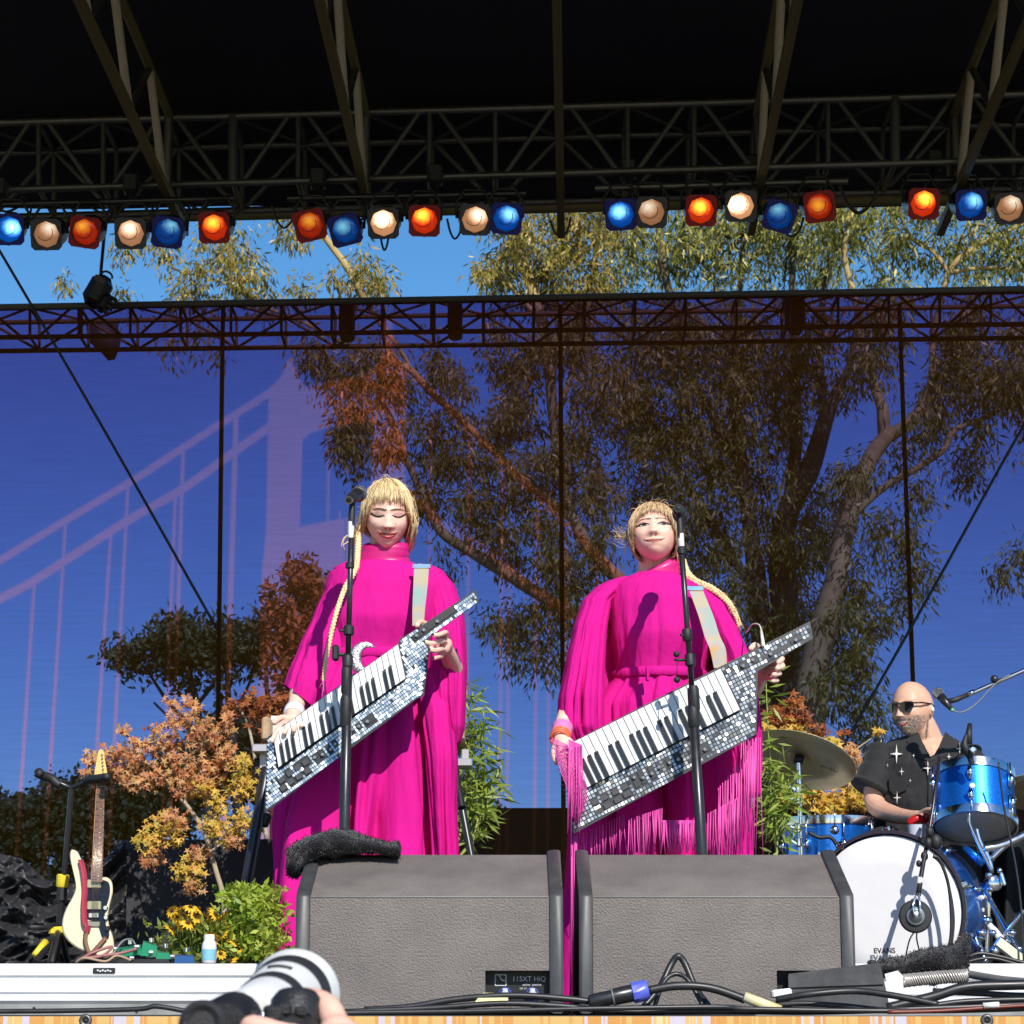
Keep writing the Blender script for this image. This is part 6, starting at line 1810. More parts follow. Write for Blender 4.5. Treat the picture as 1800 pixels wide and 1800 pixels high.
# ================================================================ keytars and microphones
def tile_mat(name, cols, rough):
    m = leaf_mat(name, cols, rough, 0.0)
    b = m.node_tree.nodes['Principled BSDF']
    b.inputs['Metallic'].default_value = .55
    return m
def inside(p, poly):
    r = False
    for (x0, y0), (x1, y1) in zip(poly, poly[1:] + poly[:1]):
        if (y0 > p[1]) != (y1 > p[1]) and p[0] < (x1 - x0) * (p[1] - y0) / (y1 - y0) + x0:
            r = not r
    return r
def keytar(label, Yk, yref, outline, neck, keys, tilem, cell, pads, sliders, strap, seed, gap, thick=.045):
    random.seed(seed)
    def K(x, y, d=0.0):
        return P(x, y, Yk + .10 * (yref - y) / 540 + d)
    t = thing('keytar', label, 'keytar', K(keys[3][0], keys[3][1]), 'mirror-tiled keytars')
    blk = mat('keytar_black_shell', (.012, .012, .014), .4)
    obj('shell', MB().rings([[K(x, y, 0) for x, y in outline], [K(x, y, thick) for x, y in outline]]), blk, t, False)
    A, B, C, D = [Vector((*k, 0)) for k in keys]              # upper-left, upper-right, lower-right, lower-left
    def kp(u, v, d):
        p = A.lerp(B, u).lerp(D.lerp(C, u), v)
        return K(p.x, p.y, d)
    obj('key_bed', MB().rings([[kp(u, v, -.004) for u, v in ((0, 0), (1, 0), (1, 1), (0, 1))], [kp(u, v, .0) for u, v in ((0, 0), (1, 0), (1, 1), (0, 1))]]), blk, t, False)
    KW = mat('white_keys', (.80, .80, .79), .3, var=.03)
    KB = mat('black_keys', (.014, .014, .016), .25)
    for i in range(22):
        a, b = (i + .04) / 22, (i + .96) / 22
        mb = MB().rings([[kp(u, v, -.004) for u, v in ((a, 0), (b, 0), (b, 1), (a, 1))], [kp(u, v, -.016) for u, v in ((a, .005), (b, .005), (b, 1), (a, 1))], [kp(u, v, -.0175) for u, v in ((a + .003, .02), (b - .003, .02), (b - .003, 1), (a + .003, 1))]])
        obj('white_key', mb, KW, t, False)
    for i in range(21):
        if i % 7 in (3, 6):
            continue
        u0 = (i + 1) / 22
        mb = MB().rings([[kp(u0 + du, v, -.0175) for du, v in ((-.0135, .40), (.0135, .40), (.0135, 1), (-.0135, 1))], [kp(u0 + du, v, -.028) for du, v in ((-.010, .46), (.010, .46), (.010, 1), (-.010, 1))]])
        obj('black_key', mb, KB, t, False)
    # mirror mosaic on everything that is not keys
    kx = (B - A).normalized()
    ky = Vector((-kx.y, kx.x, 0))
    if ky.y < 0:
        ky = -ky
    kpoly = [(A.x, A.y), (B.x, B.y), (C.x, C.y), (D.x, D.y)]
    mz = MB()
    solid = pads + sliders
    O = Vector((outline[0][0], outline[0][1], 0))
    for i in range(-24, 110):
        for j in range(-50, 75):
            p = O + kx * (i * cell[0]) + ky * (j * cell[1])
            q = [(p + kx * (sx * cell[0] * gap * .5) + ky * (sy * cell[1] * gap * .5)) for sx, sy in ((-1, -1), (1, -1), (1, 1), (-1, 1))]
            if not all(inside((v.x, v.y), outline) for v in q) or any(inside((v.x, v.y), kpoly) for v in q):
                continue
            if any(abs((p - Vector((s[0], s[1], 0))).dot(kx)) < s[2] / 2 + 2 and abs((p - Vector((s[0], s[1], 0))).dot(ky)) < s[3] / 2 + 2 for s in solid):
                continue
            if random.random() < .02:
                continue
            tl = [random.uniform(-.0006, .0006) for _ in range(2)]
            top = [K(v.x, v.y, -.003 + tl[0] * sx + tl[1] * sy) for v, (sx, sy) in zip(q, ((-1, -1), (1, -1), (1, 1), (-1, 1)))]
            bot = [K(v.x, v.y, .001) for v in q]
            mz.rings([bot, top])
    obj('mirror_mosaic', mz, tilem, t, False, kind='stuff')
    # rim tiles along the lower and right edges
    PD = mat('rubber_pad', (.045, .045, .05), .6)
    for x, y, w_, h_ in pads:
        c = Vector((x, y, 0))
        q = [c + kx * (sx * w_ * .5) + ky * (sy * h_ * .5) for sx, sy in ((-1, -1), (1, -1), (1, 1), (-1, 1))]
        obj('drum_pad', MB().rings([[K(v.x, v.y, .001) for v in q], [K(v.x, v.y, -.006) for v in q]]), PD, t, False)
    for x, y, w_, h_ in sliders:
        c = Vector((x, y, 0))
        q = [c + kx * (sx * w_ * .5) + ky * (sy * h_ * .5) for sx, sy in ((-1, -1), (1, -1), (1, 1), (-1, 1))]
        obj('control_panel', MB().rings([[K(v.x, v.y, .001) for v in q], [K(v.x, v.y, -.0035) for v in q]]), blk, t, False)
        kb_ = c + ky * random.uniform(-.2, .2) * h_ + kx * random.uniform(-.2, .2) * w_
        kc = K(kb_.x, kb_.y, -.0035)
        obj('control_knob', MB().lathe([(.006, 0), (.006, .006), (.004, .008)], kc, (0, -1, 0), 10), mat('grey_knob', (.3, .3, .33), .3, .4), t, 'auto')
    st = MB()
    up, lo = [], []
    for (x, y, Y, w_) in strap:
        up.append(P(x - w_ / 2, y, Y))
        lo.append(P(x + w_ / 2, y, Y))
    fr = [[a, b, b + Vector((0, .004, 0)), a + Vector((0, .004, 0))] for a, b in zip(spline(up, 5), spline(lo, 5))]
    st.rings(fr)
    obj('strap', st, STRAP, t, False)
    bx_, by_, bY, bw = strap[0]
    obj('strap_buckle', MB().box(P(bx_, by_, bY - .004), (S(bw + 6, bY), .008, S(9, bY)), None, .002), CHROME, t, 'auto')
    return t
# glittering strap
STRAP = bpy.data.materials.new('iridescent_glitter_strap')
STRAP.use_nodes = True
nt = STRAP.node_tree
pb = nt.nodes['Principled BSDF']
pb.inputs['Roughness'].default_value = .6
pb.inputs['Metallic'].default_value = .0
tc = nt.nodes.new('ShaderNodeTexCoord')
n1 = nt.nodes.new('ShaderNodeTexNoise')
n1.inputs['Scale'].default_value = 9
n2 = nt.nodes.new('ShaderNodeTexNoise')
n2.inputs['Scale'].default_value = 420
mxx = nt.nodes.new('ShaderNodeMath')
mxx.operation = 'MULTIPLY_ADD'
mxx.inputs[1].default_value = .45
rp = nt.nodes.new('ShaderNodeValToRGB')
e = rp.color_ramp.elements
e[0].position, e[0].color = .42, (.16,.30,.36,1)
e[1].position, e[1].color = .95, (.50,.32,.12,1)
for p_, c_ in ((.55, (.22,.42,.34,1)), (.65, (.36,.34,.36,1)), (.75, (.48,.38,.18,1)), (.85, (.34,.36,.42,1))):
    q_ = e.new(p_)
    q_.color = c_
nt.links.new(tc.outputs['Object'], n1.inputs['Vector'])
nt.links.new(tc.outputs['Object'], n2.inputs['Vector'])
nt.links.new(n2.outputs['Fac'], mxx.inputs[0])
nt.links.new(n1.outputs['Fac'], mxx.inputs[2])
nt.links.new(mxx.outputs[0], rp.inputs[0])
nt.links.new(rp.outputs[0], pb.inputs['Base Color'])
T1 = tile_mat('pale_blue_mirror_tiles', [(.50, .58, .68), (.72, .78, .82), (.30, .38, .48), (.82, .84, .84)], .28)
T2 = tile_mat('silver_mirror_tiles', [(.75, .73, .70), (.30, .30, .32), (.85, .84, .8), (.06, .06, .07), (.6, .6, .6), (.1, .1, .1)], .2)
def local_spots(A, kx, ky, lst):
    out = []
    for u, v, w_, h_ in lst:
        p = Vector((A[0], A[1], 0)) + kx * u + ky * v
        out.append((p.x, p.y, w_, h_))
    return out
def axes(A, B):
    kx = (Vector((*B, 0)) - Vector((*A, 0))).normalized()
    ky = Vector((-kx.y, kx.x, 0))
    return kx, (ky if ky.y > 0 else -ky)
k1 = [(479, 1290), (700, 1132), (713, 1192), (489, 1349)]
ax1 = axes(k1[0], k1[1])
pads1 = [(495, 1371, 11, 9), (509, 1359, 11, 9), (523, 1349, 11, 9), (537, 1340, 11, 9), (498, 1385, 11, 9), (511, 1374, 11, 9), (525, 1365, 11, 9), (540, 1355, 11, 9)]
sl1 = [(556, 1334, 7, 18), (565, 1325, 7, 14), (580, 1316, 6, 12), (590, 1308, 6, 10), (620, 1284, 6, 12), (630, 1278, 7, 12), (648, 1266, 20, 12), (744, 1110, 20, 8), (732, 1118, 14, 10), (775, 1087, 62, 9)]
keytar('blue-mirrored keytar held by the first singer', 7.68, 1250, [(469, 1297), (479, 1289), (700, 1131), (704, 1122), (738, 1102), (836, 1036), (842, 1058), (757, 1118), (752, 1130), (755, 1143), (745, 1224), (733, 1228), (465, 1430)], None, k1, T1, (4.7, 6.2), pads1, sl1,
       [(741, 995, 7.90, 26), (739, 1030, 7.86, 25), (736, 1070, 7.80, 22), (735, 1100, 7.74, 20)], 71, .80)
k2 = [(996, 1310), (1267, 1175), (1301, 1247), (1032, 1384)]
pads2 = [(1046, 1410, 13, 9), (1062, 1402, 13, 9), (1082, 1392, 13, 9), (1052, 1426, 13, 9), (1068, 1416, 13, 9), (1086, 1406, 13, 9), (1098, 1383, 13, 9), (1102, 1396, 13, 9)]
sl2 = [(1116, 1372, 8, 26), (1128, 1366, 8, 24), (1146, 1358, 8, 22), (1160, 1350, 7, 20), (1176, 1342, 7, 18), (1192, 1334, 6, 16), (1238, 1316, 18, 13), (1308, 1170, 14, 10), (1325, 1161, 12, 10), (1362, 1146, 52, 8), (1400, 1124, 22, 7)]
keytar('black-and-silver mirrored keytar held by the second singer', 7.60, 1290, [(988, 1317), (996, 1309), (1267, 1171), (1424, 1092), (1429, 1122), (1332, 1180), (1330, 1290), (1318, 1298), (1008, 1466)], None, k2, T2, (6.6, 7.0), pads2, sl2,
       [(1222, 1034, 7.84, 24), (1240, 1080, 7.80, 26), (1252, 1118, 7.77, 27), (1262, 1142, 7.75, 28), (1266, 1174, 7.70, 22)], 72, .74)
kt2 = [o for o in bpy.data.objects if o.name == 'keytar.001'][0]
obj('wire_lead', MB().tube(spline([P(1312, 1112, 7.9), P(1322, 1098, 7.8), P(1334, 1098, 7.72), P(1339, 1112, 7.66), P(1340, 1128, 7.62)], 5), .0022, 5), mat('white_lead', (.8, .8, .75), .4), kt2)
obj('lead_plug', MB().tube([P(1338, 1108, 7.66), P(1342, 1136, 7.61)], [.004, .0065], 8), mat('pale_plug', (.75, .78, .68), .4), kt2)
# ---------------------------------------------------------------- microphone stands
def mic_stand(label, label2, Y, low, knee, top, clutches, mic, ballc, ball_m):
    t = thing('microphone_stand', label, 'microphone stand', Vector((P(low[0], low[1], Y).x, Y, 0)), 'straight microphone stands')
    pl, pk, pt = P(low[0], low[1], Y), P(knee[0], knee[1], Y), P(top[0], top[1], Y)
    d = (pk - pl).normalized()
    base = pl - d * (pl.z / d.z)
    obj('base', MB().lathe([(.13, 0.0), (.13, .012), (.05, .022), (.024, .05)], Vector((base.x, base.y, 0.001)), (0, 0, 1), 28), BLACKM, t, 'auto')
    obj('lower_tube', MB().tube([base, pl, pk], [.0175, .017, .0145], 14), BLACKM, t)
    obj('upper_tube', MB().tube([pk, pt], .0088, 12), BLACKM, t)
    for (x, y, r, h) in clutches:
        c = P(x, y, Y)
        obj('clutch', MB().lathe([(r * .8, -h), (r, -h * .8), (r, h * .7), (r * .75, h)], c, d, 14), BLACK, t, 'auto')
    m_ = thing('microphone', label2, 'microphone', P(*mic, Y), 'vocal microphones')
    a, b = P(mic[0], mic[1], Y - .05), P(ballc[0], ballc[1], Y + .12)
    ax = (b - a).normalized()
    L = (b - a).length
    obj('handle', MB().lathe([(.009, 0), (.0125, .002), (.0128, .03), (.0165, L * .72), (.020, L * .8), (.0215, L * .86)], a, ax, 20), BLACKM, m_, 'auto')
    obj('tail_ring', MB().lathe([(.0085, -.001), (.0135, -.001), (.0135, .004), (.0085, .004)], a, ax, 20, cap=False), CHROME if ball_m is not BLACKM else BLACKM, m_, 'auto')
    obj('grille_band', MB().lathe([(.0225, L * .85), (.0255, L * .87), (.0255, L * .92), (.0235, L * .94)], a, ax, 20), ball_m, m_, 'auto')
    obj('grille_ball', MB().ball(b + ax * .012, .0255, 20, 14), mat('mic_mesh', (.40, .40, .42), .35, .8, bump=1.0, bscale=700) if ball_m is not BLACKM else mat('dark_mic_mesh', (.16, .16, .17), .35, .8, bump=1.0, bscale=700), m_)
    cl = MB()
    mid = a.lerp(b, .35)
    cl.lathe([(.0165, -.025), (.018, -.02), (.019, .02), (.0175, .025)], mid, ax, 16)
    cl.tube([mid - Vector((0, 0, .012)), pt + Vector((0, 0, .02)), pt - Vector((0, 0, .012))], [.009, .011, .0095], 10)
    obj('clip', cl, BLACK, t, 'auto')
    return t
ms1 = mic_stand('black straight microphone stand in front of the first singer', 'microphone with silver grille and tail ring beside the face of the first singer', 7.5, (605, 1470), (612, 1150), (618, 918), [(613, 1108, .017, .016), (611, 1162, .017, .02), (609, 1195, .0165, .045), (608, 1250, .0185, .05), (615, 994, .014, .01)], (613, 879), (631, 868), STEEL)
ob_ = MB().box(P(590, 1148, 7.5), (.022, .03, .05), None, .006)
ob_.tube([P(592, 1150, 7.5), P(612, 1152, 7.5)], .006, 8)
obj('cable_clamp', ob_, BLACK, ms1, 'auto')
obj('tightening_screw', MB().tube([P(596, 1108, 7.48), P(612, 1110, 7.5)], .004, 8), BLACK, ms1)
obj('white_tape_band', MB().lathe([(.0092, -.022), (.0098, -.02), (.0098, .03), (.0092, .032)], P(617, 934, 7.5), (0.02, 0, 1), 14), GREYTAPE, ms1)
ms2 = mic_stand('black straight microphone stand leaning in front of the second singer', 'all-black microphone in front of the cheek of the second singer', 7.45, (1234, 1500), (1216, 1210), (1196, 940), [(1213, 1160, .0165, .02), (1208, 1116, .016, .02), (1219, 1260, .0185, .035), (1220, 1228, .017, .04), (1198, 968, .013, .012)], (1192, 893), (1196, 905), BLACKM)
obj('tightening_screw', MB().tube([P(1196, 1116, 7.44), P(1208, 1118, 7.45)], .004, 8), BLACK, ms2)
hk = MB().tube([P(1186, 1160, 7.43), P(1213, 1160, 7.45)], .0045, 8)
hk.ball(P(1189, 1150, 7.43), .010, 10, 8)
hk.tube([P(1190, 1160, 7.43), P(1190, 1190, 7.43)], .0014, 4)
hk.ball(P(1190, 1195, 7.43), .0105, 10, 8)
obj('hook_and_beads', hk, BLACK, ms2)
obj('white_tape_band', MB().lathe([(.0092, -.02), (.0099, -.018), (.0099, .022), (.0092, .024)], P(1197, 950, 7.45), (-.05, 0, 1), 14), GREYTAPE, ms2)
# ================================================================ drums and drummer
BLUE = bpy.data.materials.new('blue_sparkle_lacquer')
BLUE.use_nodes = True
nt = BLUE.node_tree
pb = nt.nodes['Principled BSDF']
pb.inputs['Metallic'].default_value = .75
pb.inputs['Roughness'].default_value = .32
pb.inputs['Coat Weight'].default_value = 1.0
pb.inputs['Coat Roughness'].default_value = .06
tc = nt.nodes.new('ShaderNodeTexCoord')
n1 = nt.nodes.new('ShaderNodeTexVoronoi')
n1.inputs['Scale'].default_value = 420
rp = nt.nodes.new('ShaderNodeValToRGB')
rp.color_ramp.elements[0].color = (.002, .10, .62, 1)
rp.color_ramp.elements[1].color = (.02, .32, .98, 1)
nt.links.new(tc.outputs['Object'], n1.inputs['Vector'])
nt.links.new(n1.outputs['Color'], rp.inputs[0])
nt.links.new(rp.outputs[0], pb.inputs['Base Color'])
HEADW = mat('white_drum_head', (.82, .82, .84), .5, var=.02)
HEADG = mat('worn_drum_head', (.72, .69, .60), .5, var=.16, scale=9)
BRASS = bpy.data.materials.new('cymbal_bronze')
BRASS.use_nodes = True
nt = BRASS.node_tree
pb = nt.nodes['Principled BSDF']
pb.inputs['Metallic'].default_value = .35
pb.inputs['Roughness'].default_value = .42
pb.inputs['Base Color'].default_value = (.60, .50, .30, 1)
tc = nt.nodes.new('ShaderNodeTexCoord')
n1 = nt.nodes.new('ShaderNodeTexNoise')
n1.inputs['Scale'].default_value = 14
rp = nt.nodes.new('ShaderNodeValToRGB')
rp.color_ramp.elements[0].color = (.60,.46,.20,1)
rp.color_ramp.elements[1].color = (.88,.76,.46,1)
nt.links.new(tc.outputs['Object'], n1.inputs['Vector'])
nt.links.new(n1.outputs['Fac'], rp.inputs[0])
nt.links.new(rp.outputs[0], pb.inputs['Base Color'])
def drum(name, label, c, axis, r, depth, head_c, head_o, lugs, hoopm=CHROME, ph=0.0, lug_len=.055, claws=False):
    """c: centre of the struck or front head; axis points from it into the drum"""
    c, ax = Vector(c), Vector(axis).normalized()
    t = thing(name, label, 'drum', c, 'blue drums')
    a, b = frame_of(ax)
    obj('shell', MB().lathe([(r * .97, .008), (r, .012), (r, depth - .012), (r * .97, depth - .008)], c, ax, 48), BLUE, t, 'auto')
    obj('head', MB().lathe([(r * .985, .004), (r * .97, -.001), (r * .6, -.002), (.004, -.002)], c, ax, 48), head_c, t)
    obj('head', MB().lathe([(r * .985, depth - .004), (r * .97, depth + .001), (r * .6, depth + .002), (.004, depth + .002)], c, ax, 48), head_o, t)
    for z0, z1 in ((-.012, .022), (depth - .022, depth + .012)):
        hp = obj('hoop', MB().lathe([(r * 1.0, z0), (r * 1.045, z0), (r * 1.05, (z0 + z1) / 2), (r * 1.045, z1), (r * 1.0, z1), (r * .99, (z0 + z1) / 2)], c, ax, 48, cap=False), hoopm, t, 'auto')
    for k in range(lugs):
        th = 2 * math.pi * k / lugs + ph
        d = a * math.cos(th) + b * math.sin(th)
        lg = None
        for zz in ((depth * .27, depth * .73) if depth > .2 else (depth * .5,)):
            lb_ = MB()
            lb_.tube([c + d * (r + .006) + ax * (zz - lug_len / 2), c + d * (r + .016) + ax * zz, c + d * (r + .006) + ax * (zz + lug_len / 2)], [.006, .013, .006], 8)
            lg = obj('lug', lb_, CHROME, t)
        obj('tension_rod', MB().tube([c + d * (r * 1.055 + .004) + ax * -.014, c + d * (r + .014) + ax * depth * .3], .0032, 6), CHROME, lg)
        obj('tension_rod', MB().tube([c + d * (r * 1.055 + .004) + ax * (depth + .014), c + d * (r + .014) + ax * depth * .7], .0032, 6), CHROME, lg)
        if claws:
            obj('claw', MB().box(c + d * (r * 1.05) + ax * .004, (.03, .03, .03), Matrix((a, b, ax)).transposed(), .006), CHROME, t, 'auto')
    return t
YB = 9.2
bn = Vector((-.36, -.93, 0)).normalized()
bc = P(1560, 1600, YB)
rb = S(131, YB)
bd = drum('bass_drum', 'bass drum with large white front head', bc, -bn, rb, .42, HEADW, HEADG, 10, mat('dark_hoop', (.05, .045, .06), .3, .2), .3, .07, True)
text('head_lettering', 'EVANS', .027, P(1553, 1672, YB) + Vector((0, -.022, 0)), (R(90), 0, R(-21.2)), BLACK, bd, bold=.0008)
ea = bc + bn * .003 + Vector((0, 0, -(rb * .62)))
tom_c = P(1714, 1452, 9.45)
ta = Vector((.06, .34, .94)).normalized()
td = S(93, 9.45)
tom = drum('rack_tom', 'tilted blue sparkle rack tom in front of the drummer', tom_c + ta * td, -ta, S(71, 9.45), td, HEADW, HEADG, 6, CHROME, .45, .06)
obj('badge', MB().lathe([(.011, 0), (.011, .002), (.006, .003)], P(1709, 1381, 9.45 - .165), (0, -1, .3), 14), mat('white_badge', (.8, .75, .7), .4), tom)
ft = drum('floor_tom', 'blue sparkle floor tom above the second monitor', P(1455, 1444, 10.2), (0, 0, -1), S(77, 10.2), .40, HEADW, HEADG, 8, CHROME, .2, .06)
for th in (.2, 2.3, 4.4):
    p = P(1455, 1444, 10.2) + Vector((math.cos(th) * .2, math.sin(th) * .2, 0))
    bar('leg', Vector((p.x, p.y, p.z - .14)), Vector((p.x, p.y, ZR2)), .007, CHROME, ft)
# mallet-shaped spur in front of the floor tom
sp_ = thing('drum_damper', 'black drum arm with round silver head before the floor tom', 'drum arm', P(1465, 1460, 9.8))
obj('arm', MB().tube(spline([P(1421, 1463, 9.8), P(1440, 1472, 9.8), P(1462, 1473, 9.8), P(1478, 1500, 9.8)], 5), [.006] + [.008] * 14 + [.009], 8), BLACK, sp_)
obj('rod', MB().tube([P(1467, 1418, 9.85), P(1467, 1460, 9.85)], .0035, 6), CHROME, sp_)
obj('silver_head', MB().ball(P(1467, 1459, 9.8), .019, 14, 10), CHROME, sp_)
def cymbal(label, c, nrm, r, logo=None):
    t = thing('cymbal', label, 'cymbal', c, 'cymbals')
    obj('disc', MB().lathe([(.004, .034), (.03, .030), (.048, .016), (.055, .012), (r * .6, .006), (r, 0), (r, -.0015), (r * .6, .0045), (.055, .0105), (.046, .0145), (.03, .0285), (.004, .0325)], c, nrm, 64), BRASS, t)
    obj('felt', MB().lathe([(.012, -.02), (.02, -.018), (.02, .012), (.012, .014)], c - Vector(nrm).normalized() * -.006, nrm, 14), BLACK, t)
    if logo:
        n = Vector(nrm).normalized()
        a, b = frame_of(n)
        A = Vector((1, 0, -.30))
        A = (A - n * A.dot(n)).normalized()
        B = n.cross(A).normalized()
        if B.z < 0:
            B = -B
        sq = MB()
        for st in ([(-2.2, .2), (-1.6, 1.0), (-.9, .9), (-.9, .1), (-1.5, 0)], [(-1.6, 1), (-1.7, -.8)], [(-.6, .1), (-.1, .6), (.1, 0), (.5, .55)], [(.4, .9), (.55, -.3), (1.1, .3)], [(1.1, 1), (1.3, -.4), (2.3, .2)]):
            sq.tube(spline([logo + A * (x * .017) + B * (y * .017) for x, y in st], 4), .0014, 4)
        obj('maker_script', sq, BLACK, t)
    return t
cn_ = Vector((.26, .36, .90)).normalized()
cc = P(1404, 1336, 9.9)
cymbal('large bronze crash cymbal seen from below, above the floor tom', cc, cn_, .235, P(1457, 1352, 9.72))
cymbal('edge of a second cymbal cut off by the right picture edge', P(1848, 1392, 9.6), (.05, .25, 1), .23)
def tripod(name, label, cat, base, top, r, legs, group=None, m=CHROME):
    t = thing(name, label, cat, base, group)
    bar('upright', base + Vector((0, 0, .05)), top, r, m, t)
    for k in range(3):
        th = k * 2.094 + legs
        bar('leg', base + Vector((0, 0, .34)), base + Vector((math.cos(th) * .3, math.sin(th) * .3, .012)), r * .75, m, t)
        obj('rubber_foot', MB().ball(base + Vector((math.cos(th) * .3, math.sin(th) * .3, .012)), .016, 8, 6), BLACK, t)
    return t
cs = tripod('cymbal_stand', 'chrome stand carrying the large crash cymbal', 'stand', Vector((cc.x, 9.9, ZR2)), cc - cn_ * .0, .0095, .5)
for y, r in ((1385, .018), (1405, .022), (1455, .016), (1480, .018)):
    p = P(1391, y, 9.88)
    obj('clamp', MB().lathe([(r * .6, -.02), (r, -.014), (r, .014), (r * .6, .02)], Vector((cc.x - .01, 9.9, p.z)), (0.1, 0, 1), 12), CHROME, cs, 'auto')
    obj('wing_nut', MB().box(Vector((cc.x - .03, 9.88, p.z)), (.035, .008, .014), (0, R(30), 0), .003), CHROME, cs, 'auto')
# tom stand and hardware
tb = P(1732, 1690, 9.5)
tsd = tripod('tom_stand', 'chrome and blue tom stand with pedals at its foot', 'stand', Vector((tb.x, 9.5, ZR2)), P(1738, 1535, 9.5), .013, .9)
obj('blue_sleeve', MB().tube([P(1727, 1640, 9.49), P(1725, 1552, 9.49)], .020, 14), BLUE, tsd)
for y in (1578, 1600):
    obj('white_collar', MB().lathe([(.021, -.008), (.023, -.006), (.023, .006), (.021, .008)], P(1726, y, 9.49), (0, 0, 1), 14), GREYTAPE, tsd)
obj('tilter', MB().lathe([(.022, -.03), (.030, -.024), (.033, 0), (.030, .024), (.022, .03)], P(1745, 1553, 9.47), (.3, -1, .1), 18), CHROME, tsd, 'auto')
obj('wing_nut', MB().box(P(1763, 1545, 9.44), (.014, .01, .05), (0, R(-15), 0), .004), CHROME, tsd, 'auto')
obj('wing_nut', MB().ball(P(1757, 1530, 9.44), .011, 10, 8), CHROME, tsd)
for pts, r in (([(1716, 1455), (1722, 1478), (1738, 1510), (1742, 1530)], .010), ([(1728, 1492), (1760, 1486), (1800, 1468), (1850, 1445)], .016), ([(1742, 1510), (1765, 1488), (1790, 1472)], .012), ([(1704, 1430), (1704, 1448), (1718, 1480), (1745, 1535)], .007)):
    obj('basket_arm', MB().tube(spline([P(x, y, 9.40 if r != .007 else 9.27) for x, y in pts], 5), r, 10), CHROME if r != .007 else mat('dull_chrome', (.5, .5, .52), .25, 1.0), tsd)
obj('blue_bracket', MB().tube([P(1695, 1490, 9.45), P(1715, 1505, 9.43), P(1728, 1520, 9.43)], [.012, .018, .014], 10), BLUE, tsd)
pdm = thing('bass_pedal', 'chrome drum pedal with diagonal footboards at the right', 'pedal', Vector((P(1775, 1690, 9.3).x, 9.3, ZR2)))
for a, b, r in (((1730, 1612), (1800, 1690), .010), ((1738, 1625), (1770, 1665), .016), ((1745, 1668), (1800, 1600), .009), ((1752, 1652), (1812, 1702), .020), ((1716, 1650), (1732, 1690), .012)):
    bar('pedal_rail', P(*a, 9.32), P(*b, 9.28), r, CHROME if r != .016 else WHITE, pdm)
for x, y, r in ((1735, 1618, .02), (1745, 1640, .016), (1778, 1640, .018), (1768, 1655, .02), (1790, 1668, .018), (1725, 1640, .02), (1748, 1672, .024)):
    obj('pedal_joint', MB().ball(P(x, y, 9.27), (r, r, r * .8), 10, 7), CHROME, pdm)
obj('footboard', MB().box(P(1782, 1676, 9.26), (.16, .03, .045), (0, R(38), 0), .006), CHROME, pdm, 'auto')
for i, pts in enumerate(([(1690, 1690), (1720, 1676), (1760, 1682), (1800, 1692), (1850, 1698)], [(1690, 1694), (1740, 1684), (1800, 1698), (1850, 1704)], [(1660, 1692), (1672, 1640), (1668, 1560), (1652, 1512), (1640, 1505)], [(1755, 1340), (1765, 1420), (1785, 1520), (1795, 1600), (1800, 1700)], [(1640, 1505), (1655, 1520), (1668, 1560), (1676, 1620), (1668, 1690)])):
    cable('drum_cable', ['black cable arching over the drum riser', 'second black cable below it on the drum riser', 'black cable hanging along the right edge of the white drum head', 'thin black cable falling past the rack tom to the floor', 'dark cable doubled beside the white drum head'][i], [P(x, y, [9.0, 8.95, 8.98, 9.2, 9.02][i]) for x, y in pts], [.008, .007, .006, .004, .006][i], CAB)
spx = thing('drum_spur', 'chrome spur holding the bass drum at its right side', 'drum spur', P(1670, 1620, 9.3))
obj('bracket', MB().box(P(1678, 1624, 9.3), (.06, .05, .05), (0, R(20), 0), .01), CHROME, spx, 'auto')
bar('spur', P(1678, 1622, 9.28), P(1722, 1668, 9.1), .008, CHROME, spx)
obj('foot', MB().ball(P(1689, 1652, 9.0), .014, 10, 8), mat('warm_steel', (.8, .7, .5), .15, 1.0), spx)
# dark cloth hanging behind the tom stand
dc = MB().grid(lambda u, v: P(lerp(1690, 1900, u), lerp(1478, 1700, v), 10.0 + .05 * math.sin(u * 26 + v) + .03 * math.sin(u * 47)), 60, 14)
tag(obj('black_cloth', dc, mat('black_drape', (.013, .013, .015), .9, var=.3), None), 'black cloth hanging in folds behind the tom stand', 'cloth')
ri = cymbal
# ---------------------------------------------------------------- bass drum microphone
km = thing('drum_microphone', 'round black microphone with silver dome hanging before the white drum head', 'microphone', P(1610, 1610, 8.9))
kc = P(1609, 1611, 8.9)
obj('housing', MB().lathe([(.030, -.03), (.056, -.022), (.0595, -.006), (.0595, .008), (.054, .014), (.030, .016)], kc, (-.12, -1, 0), 36), mat('matt_black_housing', (.025, .026, .03), .6, var=.1), km, 'auto')
obj('dome', MB().lathe([(.034, .013), (.035, .018), (.030, .026), (.028, .024), (.022, .032), (.002, .037)], kc, (-.12, -1, 0), 30), mat('grey_metal_dome', (.28, .32, .34), .3, .85), km)
for dx in (-1, 1):
    obj('bracket', MB().tube(spline([P(1612 + dx * 5, 1610, 8.86), P(1611 + dx * 6, 1592, 8.86), P(1613 + dx * 2, 1570, 8.88)], 4), .004, 6), CHROME, km)
kst = thing('microphone_boom', 'thin black boom with clamps reaching down over the white drum head', 'microphone stand', P(1640, 1330, 9.0))
obj('boom', MB().tube([P(1652, 1330, 9.1), P(1640, 1420, 9.05), P(1628, 1490, 9.0), P(1619, 1540, 8.93), P(1614, 1574, 8.9)], [.007, .007, .008, .009, .010], 10), BLACKM, kst)
